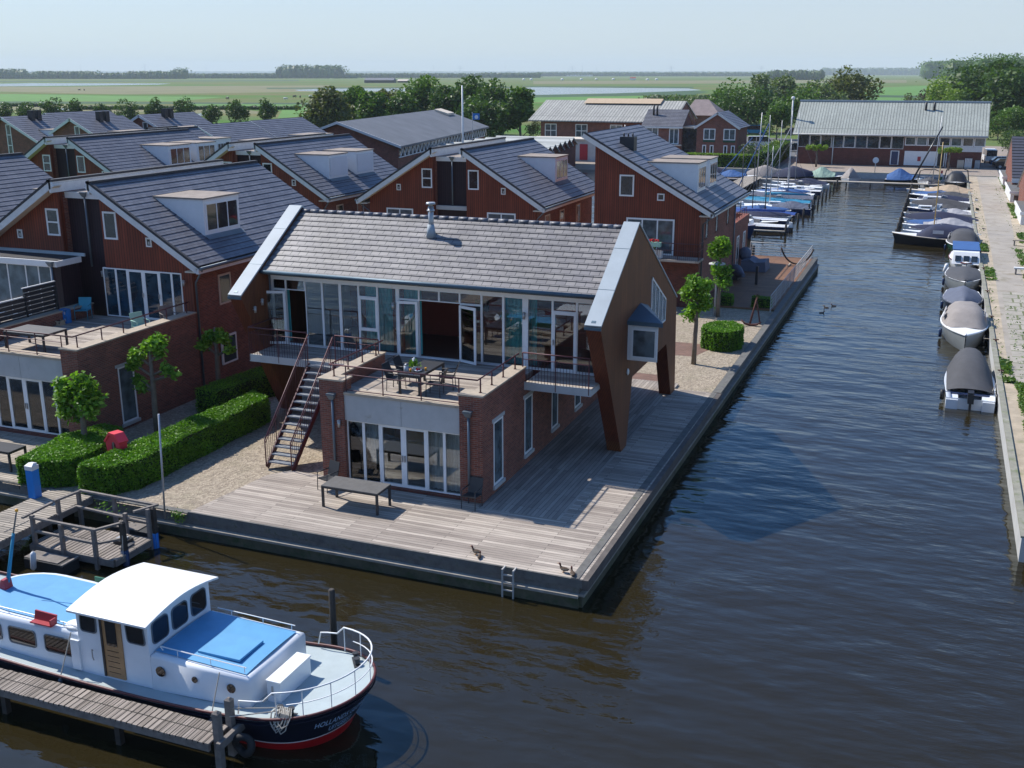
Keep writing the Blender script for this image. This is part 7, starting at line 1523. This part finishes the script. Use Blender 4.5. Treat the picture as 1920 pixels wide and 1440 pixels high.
# --- left marina row (bow towards the jetty = -X mostly)
rowL = 'boats berthed across on the left side of the marina'
specL = [
 (67.8, -6.2, 8.2, 2.9, 'hull_navy', 'lilac', 'grey_cover', 'tent', .9, dict(ch=1.0, ob='y'), 'large navy hulled boat under a peaked grey cover, nearest of the left marina row', 0),
 (73.4, -3.6, 7.4, 2.2, 'hull_navy', 'white', None, 'tent', .5, dict(cab=('white', .45, .62, .4), ob='w'), 'open dark blue launch with white deck and white outboard in the left marina row', 180),
 (78.0, -4.6, 8.0, 2.2, 'hull_navy', 'white', None, 'tent', .5, dict(mast=8.5, boom='royal_cover', name='sailboat', mm='anth'), 'sailing boat with royal blue boom cover, nearest sail of the left marina row', 180),
 (82.6, -4.2, 7.6, 2.3, 'hull_black', 'wood_warm', 'royal_cover', 'flat', .5, dict(ch=.8, mast=9.0, name='sailboat', mm='anth', wood='wood_warm'), 'sailing boat with bright blue cover and orange wooden coaming in the left marina row', 180),
 (87.4, -2.2, 5.6, 2.2, 'hull_navy', 'white', 'slate_cover', 'tent', .6, dict(ch=.7, ob='y'), 'motorboat with a slate grey tarpaulin close to the piles of the left marina row', 180),
 (88.4, -7.6, 4.6, 1.9, 'white', 'white', None, 'tent', .45, dict(cab=('white', .4, .7, .4)), 'small white boat beside the jetty in the left marina row', 0),
 (93.0, -4.4, 8.6, 2.5, 'white', 'white', 'tealcover', 'flat', .6, dict(ch=.9, mast=11, boom='tealcover', name='sailboat', furl='blue_cover'), 'big sailing yacht with turquoise sail covers in the left marina row', 180),
 (97.6, -4.0, 7.4, 2.3, 'hull_grey', 'white', 'slate_cover', 'full', .55, dict(ch=.6, ob='y'), 'grey motorboat under a slate cover behind the turquoise covered yacht', 180),
 (102.0, -4.4, 7.4, 2.3, 'white', 'white', None, 'tent', .55, dict(mast=10, name='sailboat', cab=('white', .45, .7, .3)), 'white yacht with bare deck in the left marina row', 180),
 (106.4, -4.0, 7.2, 2.3, 'hull_navy', 'white', None, 'tent', .55, dict(cab=('white', .4, .7, .35)), 'blue hulled cabin boat in the left marina row', 180),
 (110.8, -4.4, 7.4, 2.3, 'white', 'white', None, 'tent', .55, dict(mast=11, name='sailboat', cab=('white', .45, .7, .3)), 'white yacht with a tall mast, second from the far end of the left row', 180),
 (115.0, -4.0, 7.4, 2.3, 'white', 'white', 'navy_cover', 'tent', .55, dict(ch=.7, mast=10.5, name='sailboat'), 'yacht with navy cover at the far end of the left marina row', 180)]
for y, x, L, B, h, d, cv, ct, fb, kw, lb_, a in specL: boat(lb_, x, y, radians(a), L, B, h, d, cv, ct, fb=fb, group=rowL, **kw)
# --- boats along the far quay
far = 'boats moored below the harbour quay'
for x, y, L, B, h, cv, ct, ch, lb_, a in ((-17.2, 122.5, 6.2, 2.4, 'white', 'navy_cover', 'full', 1.3, 'white motorboat with a high blue hood below the bright hedge, the left one', 0), (-13.3, 122, 5.6, 2.4, 'hull_black', 'blue_cover', 'tent', .9, 'dark motorboat with blue cover below the bright hedge, the right one', 0), (-9.9, 124.5, 5.0, 2.3, 'white', 'taupe_cover', 'full', 1.4, 'motorboat with a pale grey hood next to the masts', 0),
    (-6.0, 124.5, 5.6, 2.4, 'hull_black', 'navy_cover', 'full', 1.4, 'motorboat with a navy hood behind the bare masts', 0), (-1.6, 125.8, 4.8, 2.5, 'hull_black', 'green_cover', 'tent', 1.4, 'boat under a pale green peaked tarpaulin at the harbour quay', 0), (1.6, 124.2, 4.2, 2.6, 'white', 'taupe_cover', 'full', 1.5, 'white boat with a beige camper hood at the harbour quay', -90), (8.6, 125.5, 5.2, 2.6, 'hull_black', 'blue_cover', 'tent', 1.5, 'boat under a peaked blue tarpaulin at the harbour quay', 0)):
    boat(lb_, x, y, radians(a), L, B, h, 'white', cv, ct, fb=.55, ch=ch, group=far)
boat('motor cruiser with a black bimini frame and a red and green flag', 11.6, 121.8, R270, 6.4, 2.8, 'white', 'white', 'grey_cover', 'full', fb=.7, ch=.55, screen=True, group=far)
boat('dark motor cruiser with a black and white bimini beside the path', 14.9, 121.0, R270, 7.0, 2.8, 'hull_black', 'white', 'black', 'hood', fb=.8, ch=1.2, screen=True, group=far)
for lb_, x, y, z, w in (('black bimini arch over the motor cruiser with the flag', 11.6, 123.5, .3, 1.4), ('black bimini arch over the dark cruiser beside the path', 14.9, 122.5, .6, 1.5)):
    tag(MB().tube([(x-w, y, z-.5), (x-w*.85, y, z+.75), (x-w*.5, y, z+.95), (x+w*.5, y, z+.95), (x+w*.85, y, z+.75), (x+w, y, z-.5)], .07, 5).build('bimini_frame', M['black']), lb_, 'bimini')
fg = thing('flag', 'red white and green flag on the motor cruiser', 'flag', (12.9, 122, .3)); MB().tube([(12.9, 122, -.2), (12.7, 122, 1.4)], .03, 5).build('staff', M['alu'], fg)
for k, m_ in enumerate(('darkred', 'white', 'green')): MB().box(12.95-k*.0, 13.2, 122.0, 122.03, .1+(2-k)*.4, .1+(3-k)*.4).build('flag_cloth', M[m_], fg)
# furled sail boom and leaning masts
tag(MB().tube([(9.6, 117, .2), (12.6, 118.2, 7.0)], [.12, .09], 7).build('leaning_mast', M['hull_black']), 'black mast lying at a slant in front of the boathouse', 'mast'); tag(MB().tube([(12.0, 119, -.2), (12.4, 119, 8.3)], [.06, .04], 7).build('bare_mast', M['alu']), 'slim bare mast rising before the boathouse doors', 'mast')
tag(MB().tube([(-9.4, 114, -.2), (-9.2, 114, 8.6)], [.08, .05], 7).build('bare_mast', M['alu']), 'pale bare mast, leftmost of the cluster left of the boathouse', 'mast')
tag(MB().tube([(-12.5, 98, .5), (-8.0, 100, 6.2)], [.07, .05], 6).build('leaning_mast', M['blue_cover']), 'blue furled sail slanting across the left marina', 'mast'); tag(MB().tube([(-8.6, 116, .5), (-6.0, 118, 6.5)], [.06, .05], 6).build('leaning_mast', M['silver_cover']), 'pale pole slanting before the left end of the boathouse', 'mast')
p_ = aty(1184, 310, 62); tag(MB().tube([(-12.4, 60, -1), (-12.3, 60, 9.3)], [.06, .04], 7).build('bare_mast', M['alu']), 'white mast rising just behind the roof of the tall timber house', 'mast')
FPm = thing('white_flagpole', 'tall white flagpole in front of the dark hall', 'flagpole', (-43.9, 92, 0)); q0, q1 = aty(868, 268, 92), aty(867, 160, 92); MB().tube([(q0.x, 92, -.1), (q0.x, 92, q1.z)], [.14, .09], 8).build('pole', M['white'], FPm); q2 = aty(892, 218, 96); FB = thing('blue_flag', 'blue flag with a white round mark on a short pole by the dark hall', 'flag', q2)
MB().box(q2.x-.4, q2.x+.5, 96, 96.04, q2.z-.4, q2.z+.35).build('cloth', M['blue'], FB); MB().tube([(q2.x-.45, 96, q2.z-3), (q2.x-.45, 96, q2.z+.5)], .04, 5).build('staff', M['alu'], FB); MB().tube([(q2.x+.1, 95.99, q2.z-.1), (q2.x+.1, 95.97, q2.z-.1)], .24, 12).build('white_mark', M['white'], FB)
# marina jetties, piles and booms
def jetty(label, x0, x1, y0, y1, z=-.25, m='concrete_path'):
    t = thing('marina_jetty', label, 'jetty', ((x0+x1)/2, y0, z)); MB().box(x0, x1, y0, y1, z-.12, z).build('walkway', M[m], t)
    mb = MB(); 
    if y1-y0 > x1-x0:
        yy = y0+2
        while yy < y1: mb.box(x0+.1, x0+.25, yy, yy+.15, -1.6, z-.12).box(x1-.25, x1-.1, yy, yy+.15, -1.6, z-.12); yy += 4
    else:
        xx = x0+1.5
        while xx < x1: mb.box(xx, xx+.15, y0+.05, y0+.2, -1.6, z-.12); xx += 3
    mb.split('pile', M['wood_dark'], t); return t
jetty('long grey jetty behind the left marina boats', -12.2, -9.6, 64, 121, -.15, 'deck_old'); jetty('pale cross jetty joining the two marina rows', -12, 13.5, 118.2, 119.6, -.2, 'concrete_path'); jetty('short side jetty towards the hooded boats on the left', -22, -12.2, 117.5, 119, -.25, 'wood_post')
k = 0
pl = 'dark mooring piles along the left marina row'; ords = ['first', 'second', 'third', 'fourth', 'fifth', 'sixth', 'seventh', 'eighth', 'ninth', 'tenth', 'eleventh', 'twelfth', 'thirteenth', 'fourteenth', 'fifteenth']
for k in range(12):
    y = 70.3+k*4.2; post(f'dark mooring pile of the left marina row, {ords[k]} counted from the near end', .25+.03*k, y, .25, .11, 'wood_dark', rnd=True, group=pl)
pr = 'dark mooring piles along the right marina row'
for k in range(11):
    y = 70.2+k*4.3; post(f'dark mooring pile of the right marina row, {ords[k]} counted from the near end', 9.75+.0*k, y, .3, .12, 'wood_dark', rnd=True, group=pr)
bm_ = thing('mooring_boom', 'low pale boom walkway next to the nearest left marina boat', 'jetty', (-1, 71, -.4)); MB().box(-3.4, .2, 70.2, 70.55, -.5, -.4).build('planks', M['concrete_path'], bm_); MB().box(-.2, -.05, 70.3, 70.45, -1.6, -.5).box(-2.6, -2.45, 70.3, 70.45, -1.6, -.5).build('pile', M['wood_dark'], bm_)
for k in range(9):
    y = 76+k*4.3; tag(MB().box(14.2, 16.2, y-.07, y+.07, -.32, -.25).build('finger_boom', M['silver_cover']), f'narrow pale finger boom of the right marina row, {ords[k]} from the near end', 'boom', 'finger booms on the right marina row')
# quay sign
sg = thing('round_sign', 'small round sign on a post at the harbour quay', 'sign', (2.5, 131.3, 0)); MB().tube([(4.3, 131.3, 0), (4.3, 131.3, 1.9)], .05, 6).build('post', M['alu'], sg); MB().tube([(4.3, 131.22, 1.7), (4.3, 131.28, 1.7)], .42, 14).build('disc', M['white'], sg)
for x0, x1, m_, lb_ in ((15.1, 16.0, 'cream', 'beige pallet box leaning on the boathouse wall'), (16.1, 17.1, 'white_old', 'white slatted pallet leaning on the boathouse wall'), (17.5, 18.2, 'zinc', 'grey container by the right corner of the boathouse')):
    mb = MB(); [mb.box(x0+i*(x1-x0)/5+.02, x0+(i+1)*(x1-x0)/5-.02, 144.3, 144.5, .05, 1.1 if m_ != 'white_old' else 1.35) for i in range(5)]; mb.box(x0, x1, 144.5, 144.6, -.1, .9); tag(mb.build('pallet', M[m_]), lb_, 'pallet')
# ---- cars
def car(label, p, rz, m, group=None, van=False, L=4.4, name='parked_car'):
    p = Vector(p); t = thing(name, label, 'van' if van else 'car', p, rz, group); R = Matrix.Translation(p) @ Matrix.Rotation(rz, 4, 'Z'); Rn = R.to_3x3()
    lo = [(-2.15, .32), (-2.2, .75), (-2.05, .98), (1.1, 1.0), (2.05, .82), (2.2, .6), (2.15, .32)] if not van else [(-2.3, .35), (-2.35, 1.1), (2.2, 1.1), (2.35, .8), (2.3, .35)]
    up = [(-1.95, .98), (-1.45, 1.42), (.25, 1.46), (1.15, .99)] if not van else [(-2.3, 1.1), (-2.25, 2.0), (1.2, 2.05), (2.15, 1.1)]
    MB().prism([R @ Vector((x, -.88, z)) for x, z in lo], Rn @ Vector((0, 1.76, 0))).build('body', M[m], t)
    c = MB().prism([R @ Vector((x, -.76, z)) for x, z in up], Rn @ Vector((0, 1.52, 0))).build('cabin', M['dglass'], t); r0, r1 = up[1], up[2]
    MB().prism([R @ Vector((r0[0]-.02, -.74, r0[1]-.01)), R @ Vector((r1[0]+.02, -.74, r1[1]-.01)), R @ Vector((r1[0]-.05, -.72, r1[1]+.04)), R @ Vector((r0[0]+.05, -.72, r0[1]+.04))], Rn @ Vector((0, 1.46, 0))).build('roof', M[m], c)
    for x in (-1.35, 1.35):
        for y in (-.9, .7): w = MB().tube([R @ Vector((x, y, .32)), R @ Vector((x, y+.2, .32))], .33, 14).build('wheel', M['rubber'], t); MB().tube([R @ Vector((x, y-.01, .32)), R @ Vector((x, y+.21, .32))], .2, 10).build('rim', M['alu'], w)
    for y in (-.62, .62): MB().sphere(R @ Vector((2.14, y, .66)), .07, .16, .09, 8, 5).build('headlight', M['white'], t)
    return t
car('bright blue estate car parked furthest by the right bank path', (21.9, 150, GZ), radians(8), 'car_blue'); car('dark blue car parked in front of the bright blue estate car', (22.2, 146.3, GZ), radians(8), 'car_dark'); car('white van seen behind the right end of the boathouse', (19.9, 158, GZ), radians(95), 'car_white', van=True); car('white van half hidden behind the slate roof at the right edge', (26.5, 160, GZ), radians(95), 'car_white', van=True)
q = at(1490, 252, GZ); car('dark car parked left of the boathouse under the slim tree', (q.x, q.y, GZ), radians(5), 'car_dark'); q = at(1425, 276, GZ); car('white van beside the bushes on the access road', (q.x, q.y, GZ), radians(10), 'car_white', van=True); q = at(1461, 281, GZ); car('silver car on the access road behind the hedge', (q.x, q.y, GZ), radians(15), 'car_silver'); q = at(1490, 284, GZ); car('dark car with only its front showing at the corner of the boathouse', (q.x, q.y, GZ), radians(185), 'car_dark')
q = at(1414, 252, GZ); car('turquoise blue van among the trees by the access road', (q.x, q.y, GZ), radians(0), 'tealcover', van=True)
# ---- brown terrace below the tall house
BT = thing('brown_terrace', 'brown timber terrace below the tall timber house, surrounded by canal water', 'deck', (2, 43, 0)); MB().box(.05, 4.6, 33.7, 53.4, -.1, 0).box(-6.5, .05, 50.75, 53.4, -.1, 0).build('deck_boards', M['deck_brown'], BT)
fn = thing('wire_railing', 'slim grey wire mesh railing along the brown terrace', 'railing', (4.4, 44, 0)); r = MB(); railing(r, [(4.35, 32.9, .0), (4.45, 53.2, .0), (-.2, 53.3, 0)], 1.0, 2.0, .022, (.2, .4, .6, .8)); r.build('rails', M['concrete'], fn)
mb = MB(); 
for k in range(90): y = 33+k*.225; mb.tube([(4.4, y, 0.1), (4.42, y, 1.0)], .007, 3, cap=False)
mb.build('mesh', M['alu'], fn)
hm = thing('hammock_stand', 'curved wooden hammock stand on the brown terrace', 'hammock stand', (3.8, 49.5, 0)); c = Vector((3.75, 49.6, 0)); pts = [c+Vector((1.15*sin(a)/sin(1.05), 0, .14+1.15*(1-cos(a))/(1-cos(1.05))*.98)) for a in [-1.05+2.1*i/14 for i in range(15)]]; MB().tube(pts, .06, 8).build('arc', M['dkbrown'], hm); MB().box(3.2, 3.3, 49.0, 50.2, 0, .1).box(4.2, 4.3, 49.0, 50.2, 0, .1).build('foot', M['coping'], hm)
um = thing('folded_parasol', 'closed dark grey parasol leaning at the wall of the tall house', 'parasol', (.6, 44, 0)); MB().tube([(.5, 43, .5), (1.35, 41.2, .55)], [.5, .12], 8).build('canopy', M['slate_cover'], um); MB().box(.2, .8, 42.2, 43.2, 0, .45).build('base', M['anth'], um)
cv = thing('covered_furniture', 'garden furniture under a grey blue cover on the brown terrace', 'garden furniture', (1.2, 47, 0)); MB().prism([(.3, 46.0, .0), (2.1, 46.0, 0), (2.0, 46.1, .7), (1.3, 46.1, .62), (.9, 46.1, .85), (.35, 46.1, .7)], (0, 1.9, 0)).build('cover', M['slate_cover'], cv); MB().sphere((.35, 47.5, 1.0), .45, .45, .5, 10, 7).build('hump', M['slate_cover'], cv)
post('dark square post standing on the brown terrace', 2.2, 41.3, 1.25, .08, 'anth', z0=0); post('small dark pile in the water behind the brown terrace', -.6, 57.5, .1, .13, 'wood_dark', rnd=True)
# anchor, lamp post
an = thing('iron_anchor', 'rusty old iron anchor standing on the gravel by the canal edge', 'anchor', (4.0, 29.6, 0)); mb = MB(); mb.tube([(3.75, 29.4, .0), (4.0, 29.9, 1.45)], [.06, .05], 8).tube([(4.0, 29.9, 1.2), (4.3, 29.5, .0)], .04, 6).tube([(3.3, 29.2, .25), (3.5, 29.25, .03), (3.8, 29.35, -.04), (4.15, 29.3, .02), (4.4, 29.25, .18)], [.03, .06, .07, .06, .03], 8); mb.tube([(4.0+.08*cos(a), 29.9, 1.52+.08*sin(a)) for a in [i*pi/5 for i in range(10)]], .02, 5, closed=True); mb.build('body', M['rust'], an)
lp = thing('street_lamp', 'grey garden lamp post with a flat round shade on the gravel', 'street lamp', (1.42, 31.2, 0)); MB().tube([(1.42, 31.2, -.1), (1.42, 31.2, 2.55)], [.06, .045], 10).build('pole', M['concrete'], lp); MB().tube([(1.42, 31.2, 2.55), (1.42, 31.2, 2.62), (1.42, 31.2, 2.95)], [.12, .13, .10], 12).build('lantern', M['curglass'], lp); MB().tube([(1.42, 31.2, 2.93), (1.42, 31.2, 3.0), (1.42, 31.2, 3.08)], [.48, .46, .10], 20).build('lamp_shade', M['concrete'], lp)
# low deck of the neighbour
nd = thing('neighbour_deck', 'pale timber deck in front of the left terrace wing', 'deck', (-20, -2, 0)); MB().box(-60, -15.7, -4.0, .05, -.12, -.05).build('deck_boards', M['deck_old'], nd); MB().box(-60, -15.6, -4.06, -4.0, -.26, -.06).build('edge_board', M['fascia_wood'], nd)
nb = thing('garden_bench', 'pale wooden bench in the sand by the right bank path', 'bench', (19.3, 64, 0)); MB().box(18.9, 20.2, 66.2, 66.5, .3, .38).build('seat', M['coping'], nb); MB().box(19.0, 19.1, 66.2, 66.5, -.1, .3).build('leg', M['wood_post'], nb); MB().box(20.0, 20.1, 66.2, 66.5, -.1, .3).build('leg', M['wood_post'], nb)
nb = thing('garden_bench', 'white bench board on the grass at the right picture edge', 'bench', (18.5, 50, 0)); MB().box(18.3, 19.6, 52.0, 52.4, .3, .4).build('seat', M['white_old'], nb); MB().box(18.4, 18.5, 52.0, 52.4, -.1, .3).build('leg', M['wood_post'], nb); MB().box(19.4, 19.5, 52.0, 52.4, -.1, .3).build('leg', M['wood_post'], nb)
for k, (x, y) in enumerate(((16.38, 23.5), (16.4, 30), (16.38, 36), (16.4, 44), (16.4, 53), (16.4, 61))):
    tag(MB().tube([(x, y, -.02), (x, y, .12)], .05, 8).tube([(x-.14, y, .1), (x+.14, y, .1)], .03, 6).build('mooring_cleat', M['rust']), f'rusty mooring cleat on the right bank edge, {ords[k]} from the near end', 'cleat', 'mooring cleats on the right bank')
for x_, y_, ye, lb_ in ((16.1, 31.4, 30.0, 'the grey launch'), (16.1, 39.5, 36.0, 'the slate blue covered boat'), (16.2, 47.4, 44.0, 'the grey covered sloop'), (16.2, 55.8, 53.0, 'the cabin cruiser')):
    tag(MB().tube([(16.4, ye, .1), ((16.4+x_)/2, (ye+y_)/2, -.05), (x_-.2, y_, -.2)], .014, 4).build('mooring_line', M['rope']), 'mooring line from '+lb_+' to the right bank', 'rope')
for x_, y_, lb_ in ((13.72, 33.5, 'the grey launch'), (13.75, 41.6, 'the slate blue covered boat'), (13.8, 50.0, 'the grey covered sloop'), (13.85, 66.5, 'the green launch')): fender('dark fender on the canal side of '+lb_, (x_, y_, -.8), .09, .5, 'hull_navy')
tag(MB().tube([(16.38, 23.5, .1), (16.2, 22.3, -.1), (15.9, 20.6, -.35)], .012, 4).build('mooring_line', M['rope']), 'thin mooring line from the nearest motorboat to the right bank', 'rope')
# ---- far haze (air)
hz = MB().box(-9000, 9000, -500, 12500, -3.0, 150)
hm_ = bpy.data.materials.new('haze_air'); hm_.use_nodes = True; nt = hm_.node_tree; nt.nodes.clear(); out = nt.nodes.new('ShaderNodeOutputMaterial'); pv = nt.nodes.new('ShaderNodeVolumePrincipled'); nt.links.new(pv.outputs[0], out.inputs['Volume'])
pv.inputs['Color'].default_value = (.80, .89, 1, 1); pv.inputs['Density'].default_value = .000095; pv.inputs['Anisotropy'].default_value = .0
tag(hz.build('haze', hm_), kind='stuff')
